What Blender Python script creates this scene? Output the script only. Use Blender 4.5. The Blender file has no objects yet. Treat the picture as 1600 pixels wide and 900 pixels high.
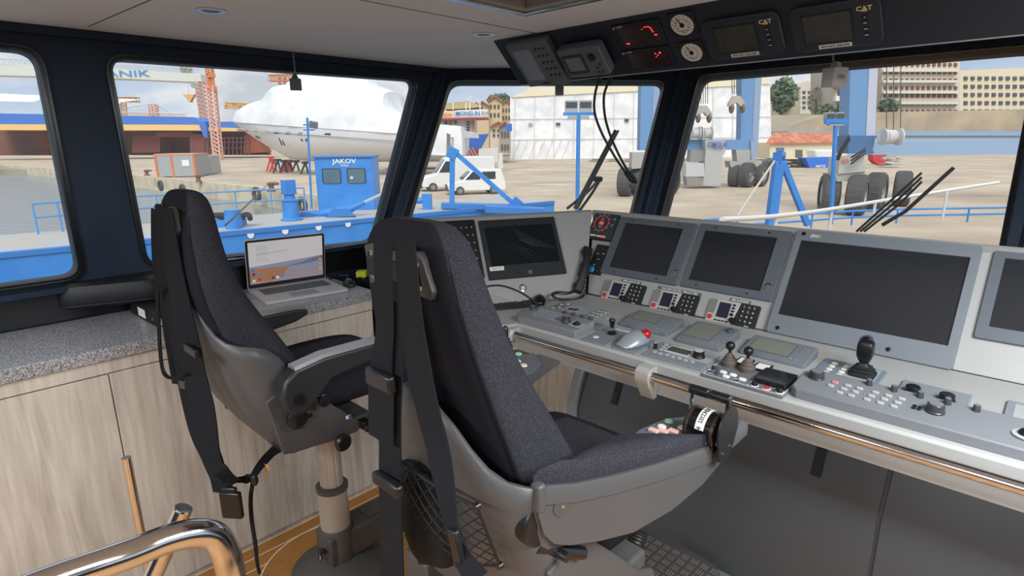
import bpy, bmesh, math, random
from mathutils import Vector, Matrix
R = math.radians
random.seed(7)
COL = bpy.context.scene.collection
sc = bpy.context.scene
# ---------------------------------------------------------------- camera (ship axes: X starboard, Y forward, Z up, floor z = 0)
F, PITCH, ROLL, YAW, EYE = 900.0, R(14.2), R(0.55), R(44.0), 1.65
FW = Vector((-math.sin(YAW)*math.cos(PITCH), math.cos(YAW)*math.cos(PITCH), -math.sin(PITCH)))
rt = Vector((math.cos(YAW), math.sin(YAW), 0)); up = rt.cross(FW)
RT = rt*math.cos(ROLL) - up*math.sin(ROLL); UP = up*math.cos(ROLL) + rt*math.sin(ROLL)
CAM = Vector((0, 0, EYE))
cd = bpy.data.cameras.new('camera'); cam = bpy.data.objects.new('camera', cd); COL.objects.link(cam)
cd.sensor_width = 36; cd.lens = 36*F/1600; cd.clip_start = .02; cd.clip_end = 3000
cam.matrix_world = Matrix(((RT.x, UP.x, -FW.x, 0), (RT.y, UP.y, -FW.y, 0), (RT.z, UP.z, -FW.z, EYE), (0, 0, 0, 1)))
sc.camera = cam
def ray(x, y): return FW + RT*((x-800)/F) + UP*((450-y)/F)
def atx(x, y, v): r = ray(x, y); return CAM + r*(v/r.x)
def aty(x, y, v): r = ray(x, y); return CAM + r*(v/r.y)
def atz(x, y, v): r = ray(x, y); return CAM + r*((v-EYE)/r.z)
HF = Vector((-math.sin(YAW), math.cos(YAW), 0))       # horizontal viewing direction
def atd(x, y, d): r = ray(x, y); return CAM + r*(d/r.dot(HF))
# ---------------------------------------------------------------- world, lamps, exposure
w = bpy.data.worlds.new('overcast_sky'); sc.world = w; w.use_nodes = True
nt = w.node_tree; N = nt.nodes; L = nt.links; N.clear()
tc = N.new('ShaderNodeTexCoord'); mp = N.new('ShaderNodeMapping'); mp.inputs['Scale'].default_value = (1, 1, 2.6)
nz = N.new('ShaderNodeTexNoise'); nz.inputs['Scale'].default_value = 3.2; nz.inputs['Detail'].default_value = 9; nz.inputs['Roughness'].default_value = .55
nz.inputs['Distortion'].default_value = .25
cr = N.new('ShaderNodeValToRGB'); e = cr.color_ramp.elements
e[0].position = .36; e[0].color = (.46, .60, .80, 1); e[1].position = .72; e[1].color = (.52, .56, .63, 1)
a = e.new(.47); a.color = (.62, .71, .84, 1); a = e.new(.55); a.color = (.84, .86, .90, 1); a = e.new(.63); a.color = (.62, .65, .71, 1)
bg = N.new('ShaderNodeBackground'); bg.inputs['Strength'].default_value = .56; wo = N.new('ShaderNodeOutputWorld')
L.new(tc.outputs['Generated'], mp.inputs['Vector']); L.new(mp.outputs['Vector'], nz.inputs['Vector'])
L.new(nz.outputs['Fac'], cr.inputs['Fac']); L.new(cr.outputs['Color'], bg.inputs['Color']); L.new(bg.outputs['Background'], wo.inputs['Surface'])
def light(name, kind, loc, energy, col=(1, 1, 1), **k):
    d = bpy.data.lights.new(name, kind); d.energy = energy; d.color = col
    rot = k.pop('rot', (0, 0, 0))
    for a, b in k.items(): setattr(d, a, b)
    o = bpy.data.objects.new(name, d); o.location = loc; o.rotation_euler = rot; COL.objects.link(o); return o
light('sun_behind_cloud', 'SUN', (0, 0, 30), 1.6, (1, .97, .92), angle=R(40), rot=(R(38), R(18), R(20)))
sc.view_settings.view_transform = 'Standard'; sc.view_settings.look = 'None'; sc.view_settings.gamma = 1
sc.view_settings.use_curve_mapping = False
sc.view_settings.exposure = 0.85
sc.cycles.max_bounces = 8; sc.cycles.transparent_max_bounces = 12; sc.cycles.diffuse_bounces = 5
sc.cycles.sample_clamp_indirect = 4; sc.cycles.use_denoising = True
# ---------------------------------------------------------------- materials
def lin(h):
    h = h.lstrip('#'); c = [int(h[i:i+2], 16)/255 for i in (0, 2, 4)]
    return tuple((v/12.92 if v <= .04045 else ((v+.055)/1.055)**2.4) for v in c) + (1,)
_m = {}
def M(h, rough=.5, metal=0, var=None, bump=None, spec=.5, emit=0, coat=0, name=None):
    """var=(scale, second colour, lo, hi): noise patches; bump=(scale, strength)"""
    key = (h, rough, metal, var, bump, spec, emit, coat, name)
    if key in _m: return _m[key]
    m = bpy.data.materials.new(name or 'surface_'+h.lstrip('#')); m.use_nodes = True
    t = m.node_tree; b = t.nodes['Principled BSDF']
    b.inputs['Base Color'].default_value = lin(h); b.inputs['Roughness'].default_value = rough; b.inputs['Metallic'].default_value = metal
    b.inputs['Specular IOR Level'].default_value = spec; b.inputs['Coat Weight'].default_value = coat
    if emit: b.inputs['Emission Color'].default_value = lin(h); b.inputs['Emission Strength'].default_value = emit
    c = t.nodes.new('ShaderNodeTexCoord')
    if var:
        n = t.nodes.new('ShaderNodeTexNoise'); n.inputs['Scale'].default_value = var[0]; n.inputs['Detail'].default_value = 5
        mp = t.nodes.new('ShaderNodeMapping'); mp.inputs['Scale'].default_value = var[4] if len(var) > 4 else (1, 1, 1)
        r = t.nodes.new('ShaderNodeValToRGB'); r.color_ramp.elements[0].position = var[2]; r.color_ramp.elements[1].position = var[3]
        r.color_ramp.elements[0].color = lin(h); r.color_ramp.elements[1].color = lin(var[1])
        t.links.new(c.outputs['Object'], mp.inputs['Vector']); t.links.new(mp.outputs['Vector'], n.inputs['Vector'])
        t.links.new(n.outputs['Fac'], r.inputs['Fac']); t.links.new(r.outputs['Color'], b.inputs['Base Color'])
    if bump:
        n = t.nodes.new('ShaderNodeTexNoise'); n.inputs['Scale'].default_value = bump[0]; n.inputs['Detail'].default_value = 4
        u = t.nodes.new('ShaderNodeBump'); u.inputs['Strength'].default_value = bump[1]; u.inputs['Distance'].default_value = .01
        t.links.new(c.outputs['Object'], n.inputs['Vector']); t.links.new(n.outputs['Fac'], u.inputs['Height']); t.links.new(u.outputs['Normal'], b.inputs['Normal'])
    _m[key] = m; return m
def glass(name, tint=(1, 1, 1), refl=1.0, rough=0.0, haze=0):
    m = bpy.data.materials.new(name); m.use_nodes = True; t = m.node_tree; t.nodes.clear()
    o = t.nodes.new('ShaderNodeOutputMaterial'); mx = t.nodes.new('ShaderNodeMixShader'); tr = t.nodes.new('ShaderNodeBsdfTransparent')
    gl = t.nodes.new('ShaderNodeBsdfGlossy'); fr = t.nodes.new('ShaderNodeFresnel'); fr.inputs['IOR'].default_value = 1.33
    mm = t.nodes.new('ShaderNodeMath'); mm.operation = 'MULTIPLY'; mm.inputs[1].default_value = refl
    tr.inputs['Color'].default_value = tint + (1,); gl.inputs['Roughness'].default_value = rough
    src = tr.outputs[0]
    if haze:
        tl = t.nodes.new('ShaderNodeBsdfTranslucent'); tl.inputs['Color'].default_value = (.9, .93, .96, 1); m2 = t.nodes.new('ShaderNodeMixShader'); m2.inputs[0].default_value = haze
        t.links.new(tr.outputs[0], m2.inputs[1]); t.links.new(tl.outputs[0], m2.inputs[2]); src = m2.outputs[0]
    t.links.new(fr.outputs[0], mm.inputs[0]); t.links.new(mm.outputs[0], mx.inputs[0]); t.links.new(src, mx.inputs[1])
    t.links.new(gl.outputs[0], mx.inputs[2]); t.links.new(mx.outputs[0], o.inputs[0]); return m
# ---------------------------------------------------------------- mesh building
def frm(o, U, W):
    """frame matrix: x along U, y along W, z = U x W, at o"""
    U = Vector(U).normalized(); W = Vector(W).normalized(); n = U.cross(W); W = n.cross(U)
    m = Matrix.Identity(4)
    for i, c in enumerate((U, W, n, Vector(o))):
        for j in range(3): m[j][i] = c[j]
    return m
def T(x=0, y=0, z=0, rx=0, ry=0, rz=0, s=1):
    return Matrix.Translation((x, y, z)) @ Matrix.Rotation(rz, 4, 'Z') @ Matrix.Rotation(ry, 4, 'Y') @ Matrix.Rotation(rx, 4, 'X') @ Matrix.Scale(s, 4)
class G:
    def __init__(s): s.bm = bmesh.new(); s.i = 0
    def face(s, vs):
        try: f = s.bm.faces.new(vs); f.material_index = s.i; return f
        except ValueError: return None
    def verts(s, ps, X=None): return [s.bm.verts.new((X @ Vector(p)) if X else Vector(p)) for p in ps]
    def hexa(s, P, X=None):
        v = s.verts(P, X)
        for q in ((3, 2, 1, 0), (4, 5, 6, 7), (0, 1, 5, 4), (1, 2, 6, 5), (2, 3, 7, 6), (3, 0, 4, 7)): s.face([v[k] for k in q])
        return s
    def box(s, x0, x1, y0, y1, z0, z1, X=None):
        return s.hexa([(x0, y0, z0), (x1, y0, z0), (x1, y1, z0), (x0, y1, z0), (x0, y0, z1), (x1, y0, z1), (x1, y1, z1), (x0, y1, z1)], X)
    def cbox(s, cx, cy, cz, sx, sy, sz, X=None): return s.box(cx-sx/2, cx+sx/2, cy-sy/2, cy+sy/2, cz-sz/2, cz+sz/2, X)
    def ring(s, rings, close=False, cap=True):
        for a, b in list(zip(rings, rings[1:])) + ([(rings[-1], rings[0])] if close else []):
            n = len(a)
            for k in range(n): s.face([a[k], a[(k+1) % n], b[(k+1) % n], b[k]])
        if cap and not close: s.face(rings[0][::-1]); s.face(rings[-1])
        return s
    def loft(s, loops, X=None, cap=True, close=False): return s.ring([s.verts(l, X) for l in loops], close, cap)
    def prism(s, poly, z0, z1, X=None): return s.loft([[(p[0], p[1], z0) for p in poly], [(p[0], p[1], z1) for p in poly]], X)
    def cyl(s, p0, p1, r0, r1=None, n=20, X=None, cap=True):
        p0, p1 = Vector(p0), Vector(p1); r1 = r0 if r1 is None else r1
        d = (p1-p0).normalized(); a = d.orthogonal().normalized(); b = d.cross(a)
        c = [(math.cos(2*math.pi*k/n), math.sin(2*math.pi*k/n)) for k in range(n)]
        return s.loft([[p + a*u*r + b*v*r for u, v in c] for p, r in ((p0, r0), (p1, r1))], X, cap)
    def lathe(s, prof, o=(0, 0, 0), n=28, X=None, sx=1, sy=1):
        return s.loft([[(o[0]+max(r, 1e-4)*sx*math.cos(2*math.pi*k/n), o[1]+max(r, 1e-4)*sy*math.sin(2*math.pi*k/n), o[2]+z) for k in range(n)] for r, z in prof], X)
    def tube(s, pts, r, n=10, X=None, closed=False, smooth=0):
        P = [Vector(p) for p in pts]
        if smooth: P = spline(P, smooth, closed)
        rr = r if isinstance(r, (list, tuple)) else [r]*len(P)
        if len(rr) != len(P): rr = [rr[0] + (rr[-1]-rr[0])*k/(len(P)-1) for k in range(len(P))]
        m = len(P); a = None; loops = []
        for k in range(m):
            q = P[(k+1) % m] if (closed or k < m-1) else P[k]; p = P[k-1] if (closed or k > 0) else P[k]
            d = (q-p).normalized()
            if a is None: a = d.orthogonal().normalized()
            a = (a - d*a.dot(d)).normalized(); b = d.cross(a)
            loops.append([P[k] + (a*math.cos(2*math.pi*j/n) + b*math.sin(2*math.pi*j/n))*rr[k] for j in range(n)])
        return s.loft(loops, X, cap=not closed, close=closed)
    def strap(s, pts, width, side, th=.003, X=None, smooth=6):
        """flat ribbon along pts; side = direction(s) of its width"""
        P = spline([Vector(p) for p in pts], smooth) if smooth else [Vector(p) for p in pts]
        m = len(P); wd = width if isinstance(width, (list, tuple)) else [width, width]; loops = []
        sides = side if isinstance(side[0], (list, tuple, Vector)) else [side, side]
        for k in range(m):
            t = k/(m-1); d = (P[min(k+1, m-1)]-P[max(k-1, 0)]).normalized()
            f = t*(len(sides)-1); j = min(int(f), len(sides)-2); sd = Vector(sides[j]).lerp(Vector(sides[j+1]), f-j)
            sd = (sd - d*sd.dot(d)).normalized(); n = d.cross(sd)
            f = t*(len(wd)-1); j = min(int(f), len(wd)-2); h = (wd[j] + (wd[j+1]-wd[j])*(f-j))/2
            loops.append([P[k]-sd*h-n*th/2, P[k]+sd*h-n*th/2, P[k]+sd*h+n*th/2, P[k]-sd*h+n*th/2])
        return s.loft(loops, X)
    def ball(s, c, r, X=None, sz=1, nu=18, nv=10):
        pr = [(r*math.sin(math.pi*k/nv), -r*sz*math.cos(math.pi*k/nv)) for k in range(nv+1)]
        return s.lathe(pr, c, nu, X)
    def rbox(s, w, h, z0, z1, r, X=None, n=5, taper=0):
        """rounded rectangle slab centred on the origin; taper shrinks the top"""
        lo = rrect(w, h, r, n); k = taper
        hi = rrect(w-2*k, h-2*k, max(r-k, .0005), n)
        return s.loft([[(x, y, z0) for x, y in lo], [(x, y, z1-k) for x, y in lo], [(x, y, z1) for x, y in hi]] if k else
                      [[(x, y, z0) for x, y in lo], [(x, y, z1) for x, y in lo]], X)
    def build(s, name, mat, parent=None, bev=0, seg=2, ang=35, sub=0, label=None, solid=0, wn=False):
        me = bpy.data.meshes.new(name); bmesh.ops.recalc_face_normals(s.bm, faces=s.bm.faces)
        s.bm.to_mesh(me); s.bm.free()
        me.shade_smooth(); me.set_sharp_from_angle(angle=R(ang))
        for m in (mat if isinstance(mat, (list, tuple)) else [mat]): me.materials.append(m)
        o = bpy.data.objects.new(name, me); COL.objects.link(o)
        if parent is not None: o.parent = parent
        if solid:
            m = o.modifiers.new('thickness', 'SOLIDIFY'); m.thickness = solid; m.offset = 0
        if bev:
            m = o.modifiers.new('edge', 'BEVEL'); m.width = bev; m.segments = seg; m.limit_method = 'ANGLE'; m.angle_limit = R(40); m.harden_normals = False
        if sub:
            m = o.modifiers.new('sub', 'SUBSURF'); m.levels = m.render_levels = sub
        if label: o['label'] = label
        return o
def spline(P, k, closed=False):
    m = len(P); out = []
    rng = range(m if closed else m-1)
    for i in rng:
        a, b, c, d = (P[(i-1) % m], P[i], P[(i+1) % m], P[(i+2) % m]) if closed else (P[max(i-1, 0)], P[i], P[i+1], P[min(i+2, m-1)])
        for j in range(k):
            t = j/k
            out.append(.5*((2*b) + (c-a)*t + (2*a-5*b+4*c-d)*t*t + (3*b-a-3*c+d)*t**3))
    if not closed: out.append(P[-1])
    return out
def rrect(w, h, r, n=5):
    o = []
    for cx, cy, a0 in ((w/2-r, h/2-r, 0), (-w/2+r, h/2-r, 90), (-w/2+r, -h/2+r, 180), (w/2-r, -h/2+r, 270)):
        for k in range(n+1): a = R(a0 + 90*k/n); o.append((cx+r*math.cos(a), cy+r*math.sin(a)))
    return o
def tag(o, label, cat, group=None, kind=None):
    if label: o['label'] = label
    if cat: o['category'] = cat
    if group: o['group'] = group
    if kind: o['kind'] = kind
    return o
def thing(name, label, cat, X=None, group=None):
    o = bpy.data.objects.new(name, None); COL.objects.link(o); o.empty_display_size = .05
    if X is not None: o.matrix_world = X if isinstance(X, Matrix) else Matrix.Translation(X)
    return tag(o, label, cat, group)
def one(g, name, label, cat, mat, group=None, **k):
    """a thing that is a single mesh: its origin is moved to its own base"""
    c = [v.co for v in g.bm.verts]; lo = min(v.z for v in c)
    ctr = Vector(((min(v.x for v in c)+max(v.x for v in c))/2, (min(v.y for v in c)+max(v.y for v in c))/2, lo))
    for v in g.bm.verts: v.co -= ctr
    o = g.build(name, mat, None, **k); o.location = ctr
    return tag(o, label, cat, group)
def struct(g, name, mat, **k):
    o = g.build(name, mat, None, **k); o['kind'] = 'structure'; return o
def text(body, size, mat, parent, X, name='lettering', ext=.0004, bold=0, align='CENTER', sx=1):
    c = bpy.data.curves.new('t', 'FONT'); c.body = body; c.size = size; c.extrude = ext; c.align_x = align; c.align_y = 'CENTER'; c.offset = bold*size; c.resolution_u = 2
    o = bpy.data.objects.new('t', c); COL.objects.link(o)
    dg = bpy.context.evaluated_depsgraph_get(); me = bpy.data.meshes.new_from_object(o.evaluated_get(dg))
    bpy.data.objects.remove(o); bpy.data.curves.remove(c)
    me.name = name; me.transform(X @ Matrix.Diagonal((sx, 1, 1, 1))); me.materials.clear(); me.materials.append(mat)
    o = bpy.data.objects.new(name, me); COL.objects.link(o); o.parent = parent; return o
def copy_tree(o, parent=None):
    c = o.copy(); COL.objects.link(c)
    if parent is not None: c.parent = parent
    for ch in list(o.children): copy_tree(ch, c)
    return c
# ================================================================= THE WHEELHOUSE
DARK = M('#212d3e', .5, 0, bump=(60, .03), spec=.22, name='dark_window_frame_paint')
BLACK = M('#0d0f12', .3, name='black_gloss_panel')
BEAD = M('#101418', .25, name='black_rubber_bead')
GREY = M('#a3a4a2', .42, 0, bump=(900, .02), spec=.4, name='light_grey_console_paint')
CEILM = M('#dde1e8', .75, name='ceiling_lining')
CHROME = M('#d8d8d8', .12, 1, name='polished_steel')
FW_B, FW_T = Vector((0, 2.22, .93)), Vector((0, 2.46, 1.298))
def wood():
    m = bpy.data.materials.new('light_ash_veneer'); m.use_nodes = True; t = m.node_tree; b = t.nodes['Principled BSDF']
    c = t.nodes.new('ShaderNodeTexCoord'); mp = t.nodes.new('ShaderNodeMapping'); mp.inputs['Scale'].default_value = (7, 7, .55)
    n = t.nodes.new('ShaderNodeTexNoise'); n.inputs['Scale'].default_value = 1.3; n.inputs['Detail'].default_value = 3; n.inputs['Distortion'].default_value = 1.2
    wv = t.nodes.new('ShaderNodeMath'); wv.operation = 'MULTIPLY'; wv.inputs[1].default_value = 26
    sn = t.nodes.new('ShaderNodeMath'); sn.operation = 'SINE'
    n2 = t.nodes.new('ShaderNodeTexNoise'); n2.inputs['Scale'].default_value = 9; n2.inputs['Detail'].default_value = 6
    ad = t.nodes.new('ShaderNodeMath'); ad.operation = 'MULTIPLY_ADD'; ad.inputs[1].default_value = .13; 
    r = t.nodes.new('ShaderNodeValToRGB'); r.color_ramp.elements[0].position = .2; r.color_ramp.elements[1].position = .85
    r.color_ramp.elements[0].color = lin('#aaa196'); r.color_ramp.elements[1].color = lin('#cdc5b9')
    t.links.new(c.outputs['Object'], mp.inputs['Vector']); t.links.new(mp.outputs[0], n.inputs['Vector']); t.links.new(mp.outputs[0], n2.inputs['Vector'])
    t.links.new(n.outputs['Fac'], wv.inputs[0]); t.links.new(wv.outputs[0], sn.inputs[0]); t.links.new(sn.outputs[0], ad.inputs[0]); t.links.new(n2.outputs['Fac'], ad.inputs[2])
    t.links.new(ad.outputs[0], r.inputs['Fac']); t.links.new(r.outputs['Color'], b.inputs['Base Color']); b.inputs['Roughness'].default_value = .55
    return m
WOOD = wood()
def teak():
    m = bpy.data.materials.new('teak_floor_with_white_caulking'); m.use_nodes = True; t = m.node_tree; b = t.nodes['Principled BSDF']
    def mt(op, a=None, bb=None, c=None):
        n = t.nodes.new('ShaderNodeMath'); n.operation = op
        for i, v in enumerate((a, bb, c)):
            if v is None: continue
            if isinstance(v, (int, float)): n.inputs[i].default_value = v
            else: t.links.new(v, n.inputs[i])
        return n.outputs[0]
    c = t.nodes.new('ShaderNodeTexCoord'); sp = t.nodes.new('ShaderNodeSeparateXYZ'); t.links.new(c.outputs['Object'], sp.inputs[0])
    x, y = sp.outputs[0], sp.outputs[1]
    ln = mt('LESS_THAN', mt('ABSOLUTE', mt('SUBTRACT', mt('FRACT', mt('DIVIDE', mt('ADD', x, 10.035), .068)), .5)), .028)
    out = None; rings = None
    for px_, py_ in ((-1.88, .93), (-.87, .93)):
        d = mt('SQRT', mt('ADD', mt('POWER', mt('SUBTRACT', x, px_), 2), mt('POWER', mt('SUBTRACT', y, py_), 2)))
        o = mt('GREATER_THAN', d, .30); rg = mt('LESS_THAN', mt('ABSOLUTE', mt('SUBTRACT', d, .30)), .0022)
        out = o if out is None else mt('MULTIPLY', out, o); rings = rg if rings is None else mt('MAXIMUM', rings, rg)
    mask = mt('MAXIMUM', mt('MULTIPLY', ln, out), rings)
    mp = t.nodes.new('ShaderNodeMapping'); mp.inputs['Scale'].default_value = (60, 3, 1); n = t.nodes.new('ShaderNodeTexNoise'); n.inputs['Detail'].default_value = 6
    t.links.new(c.outputs['Object'], mp.inputs[0]); t.links.new(mp.outputs[0], n.inputs[0])
    r = t.nodes.new('ShaderNodeValToRGB'); r.color_ramp.elements[0].color = lin('#8f5f2c'); r.color_ramp.elements[1].color = lin('#b07c42'); r.color_ramp.elements[0].position = .35; r.color_ramp.elements[1].position = .7
    mx = t.nodes.new('ShaderNodeMix'); mx.data_type = 'RGBA'; t.links.new(mask, mx.inputs[0]); t.links.new(n.outputs[0], r.inputs[0]); t.links.new(r.outputs[0], mx.inputs[6]); mx.inputs[7].default_value = lin('#e9dfc8')
    t.links.new(mx.outputs[2], b.inputs['Base Color']); b.inputs['Roughness'].default_value = .5
    return m
def granite():
    m = bpy.data.materials.new('grey_speckled_granite'); m.use_nodes = True; t = m.node_tree; b = t.nodes['Principled BSDF']
    c = t.nodes.new('ShaderNodeTexCoord'); v = t.nodes.new('ShaderNodeTexVoronoi'); v.inputs['Scale'].default_value = 330
    n = t.nodes.new('ShaderNodeTexNoise'); n.inputs['Scale'].default_value = 240; n.inputs['Detail'].default_value = 3
    ad = t.nodes.new('ShaderNodeMath'); ad.operation = 'MULTIPLY_ADD'; ad.inputs[1].default_value = .45
    r = t.nodes.new('ShaderNodeValToRGB'); r.color_ramp.elements[0].color = lin('#3c3e42'); r.color_ramp.elements[1].color = lin('#b4b5b8'); r.color_ramp.elements[0].position = .45; r.color_ramp.elements[1].position = .9
    t.links.new(c.outputs['Object'], v.inputs['Vector']); t.links.new(c.outputs['Object'], n.inputs['Vector'])
    sp = t.nodes.new('ShaderNodeSeparateColor'); t.links.new(v.outputs['Color'], sp.inputs[0]); t.links.new(sp.outputs[0], ad.inputs[0]); t.links.new(n.outputs['Fac'], ad.inputs[2])
    t.links.new(ad.outputs[0], r.inputs[0]); t.links.new(r.outputs[0], b.inputs['Base Color']); b.inputs['Roughness'].default_value = .3
    return m
GLASS = glass('window_glass', (.98, .99, .985), .8, haze=.07)  # milky veil mixed into the panes as haze over the view outside
PW = -2.70                                                     # port wall inner face
CZ = 2.06                                                      # ceiling
struct(G().box(-3, 2.2, -2.6, 3.3, -.08, 0), 'floor', teak())
# ceiling with a hatch opening
HX0, HX1, HY0, HY1 = -1.375, -.70, .82, 1.497
g = G()
for a in ((-3, HX0, -2.6, 3.4), (HX1, 2.2, -2.6, 3.4), (HX0, HX1, -2.6, HY0), (HX0, HX1, HY1, 3.4)): g.box(*a, CZ, CZ+.05)
struct(g, 'ceiling', CEILM)
g = G()
s1, s2 = (-1.562, 1.07), (-1.512, 1.829)
for (x0, y0), (x1, y1) in ((( -1.60, .2), (-1.60, 1.84)), ((-2.6, .55), (-1.6, .62))):
    g.strap([(x0, y0, CZ-.0006), (x1, y1, CZ-.0006)], .005, (1, 0, 0) if abs(x1-x0) < .1 else (0, 1, 0), .0012, smooth=0)
struct(g, 'trim_4', M('#6d6c69', .8, name='ceiling_joint'))
# ---- window walls: a plate with a rounded opening, on any plane
def wall_with_window(name, wname, BL, BR, TR, TL, inner, rad, th, glaze=True):
    """BL.. are outer corners; inner = four opening corners (3D, same order); th = outward thickness"""
    BL, BR, TR, TL = map(Vector, (BL, BR, TR, TL)); n = (BR-BL).cross(TL-BL).normalized(); X = frm(BL, BR-BL, TL-BL); Xi = X.inverted()
    q = [Xi @ Vector(p) for p in inner]; q = [Vector((p.x, p.y, 0)) for p in q]
    def rnd(off, k=6):
        loop = []
        cen = sum(q, Vector())/4
        pts = []
        for i in range(4):                                     # offset each corner outwards
            a, b, c = q[i-1], q[i], q[(i+1) % 4]; d1 = (b-a).normalized(); d2 = (c-b).normalized()
            n1 = Vector((d1.y, -d1.x, 0)); n2 = Vector((d2.y, -d2.x, 0)); m = (n1+n2).normalized(); pts.append(b + m*off/max(.3, m.dot(n1)))
        for i in range(4):
            a, b, c = pts[i-1], pts[i], pts[(i+1) % 4]; r = rad+off
            p0 = b+(a-b).normalized()*r; p1 = b+(c-b).normalized()*r
            for j in range(k+1):
                t = j/k; loop.append(p0*(1-t)**2 + b*2*t*(1-t) + p1*t*t)
        return loop
    lo = rnd(0); oq = [Xi @ p for p in (BL, BR, TR, TL)]; K = 7
    outer = []
    for i in range(4):
        a, b, c = oq[i-1], oq[i], oq[(i+1) % 4]
        for j in range(K):
            outer.append(b)
    g = G()
    for z0, z1 in ((0, -th),):
        A = g.verts([(p.x, p.y, z0) for p in lo], X); B = g.verts([(p.x, p.y, z1) for p in lo], X)
        C = g.verts([(p.x, p.y, z0) for p in oq], X); D = g.verts([(p.x, p.y, z1) for p in oq], X)
        nn = len(lo)
        for k in range(nn):
            k2 = (k+1) % nn; i, i2 = k//K, k2//K
            g.face([A[k], A[k2], B[k2], B[k]])
            for P, Q in ((A, C), (B, D)):
                if i == i2: g.face([P[k], P[k2], Q[i]])
                else: g.face([P[k], P[k2], Q[i2], Q[i]])
        for i in range(4): g.face([C[i], C[(i+1) % 4], D[(i+1) % 4], D[i]])
    o = struct(g, name, DARK, ang=30)
    # raised frame and bead round the opening, pane behind it
    wf = G(); a = rnd(.022); b = rnd(.001)
    wf.loft([[(p.x, p.y, .0) for p in a], [(p.x, p.y, .012) for p in a], [(p.x, p.y, .012) for p in b], [(p.x, p.y, -.012) for p in b]], X, cap=False)
    wf.tube([(p.x, p.y, .012) for p in rnd(.012)], .003, 6, X, closed=True)
    f = struct(wf, wname, BEAD, ang=30)
    if glaze:
        p = rnd(.01); pg = G(); pg.face(pg.verts([(v.x, v.y, -th*.55) for v in p], X)); pn = pg.build('pane', GLASS, f)
    return X
def P(x, z, y): return Vector((x, y, z))
W1 = [atx(232, 413, PW), atx(588, 377, PW), atx(653, 127, PW), atx(172, 93, PW)]
P1t, P1b = Vector((PW, 2.243, 2.06)), Vector((PW, 1.883, 1.264))
def ext(a, b, z): return a + (b-a)*((z-a.z)/(b.z-a.z))
P1lo = ext(P1t, P1b, 1.0)
wall_with_window('wall_port', 'window_1', (PW, .50, .9), ext(P1t, P1b, .9), P1t, (PW, .50, 2.06), W1, .055, .07)
# chamfered corner
CD = Vector((1, 1, 0)).normalized(); nC = CD.cross(P1t-P1b)
def onpl(x, y, o, n): r = ray(x, y); return CAM + r*((o-CAM).dot(n)/r.dot(n))
P2t, P2b = onpl(1072, 105, P1t, nC), onpl(1015, 333, P1t, nC); P2t = ext(P2b, P2t, 2.06); P2lo = ext(P2b, P2t, 1.0)
W2 = [onpl(632, 366, P1t, nC), onpl(978, 366, P1t, nC), onpl(1039, 127, P1t, nC), onpl(704, 127, P1t, nC)]
wall_with_window('wall_corner', 'window_2', P1lo, P2lo, P2t, P1t, W2, .055, .07)
nF = Vector((1, 0, 0)).cross(P2t-P2b)
W3 = [onpl(1028, 362, P2t, nF), None, None, onpl(1094, 119, P2t, nF)]
dx = Vector((1.42, 0, 0)); W3[1] = W3[0]+dx+Vector((.03, 0, 0)); W3[2] = W3[3]+dx
e3 = .0
wall_with_window('wall_front', 'window_3', P2lo, P2lo+Vector((1.62, 0, 0)), P2t+Vector((1.62, 0, 0)), P2t, W3, .055, .07)
o4 = Vector((1.62, 0, 0)); W4 = [p+Vector((1.5, 0, 0))+Vector((.03, 0, 0)) for p in W3]
wall_with_window('wall_front_starboard', 'window_4', P2lo+o4, P2lo+o4+Vector((1.85, 0, 0)), P2t+o4+Vector((1.85, 0, 0)), P2t+o4, W4, .055, .07)
# port wall aft of the first window, seen at the far left of the frame
wall_with_window('wall_port_aft', 'window_5', (PW, -2.5, .9), (PW, .50, .9), (PW, .50, 2.06), (PW, -2.5, 2.06),
                 [(PW, -1.2, 1.17), (PW, .40, 1.17), (PW, .40, 1.97), (PW, -1.2, 1.97)], .055, .07)
wall_with_window('wall_starboard', 'window_6', (2.0, 3.2, .9), (2.0, -2.5, .9), (2.0, -2.5, 2.06), (2.0, 3.2, 2.06),
                 [(2, 2.6, 1.1), (2, -2.2, 1.1), (2, -2.2, 1.98), (2, 2.6, 1.98)], .055, .07)
wall_with_window('wall_aft', 'window_7', (2.0, -2.5, .9), (PW, -2.5, .9), (PW, -2.5, 2.06), (2.0, -2.5, 2.06),
                 [(1.8, -2.5, 1.0), (-2.5, -2.5, 1.0), (-2.5, -2.5, 1.98), (1.8, -2.5, 1.98)], .055, .07)
g = G(); g.box(PW-.07, PW, -2.5, 1.9, 0, .9); g.box(2.0, 2.07, -2.5, 3.2, 0, .9); g.box(PW, 2.0, -2.57, -2.5, 0, .9)
b1, b2 = Vector((PW, 1.72, 0)), Vector((P2lo.x, P2lo.y, 0))
g.prism([(PW, 1.72), (P2lo.x, P2lo.y), (2.0, P2lo.y), (2.0, P2lo.y+.07), (P2lo.x-.03, P2lo.y+.07), (PW-.07, 1.74)], 0, 1.05)
struct(g, 'wall_lower', DARK)
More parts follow.
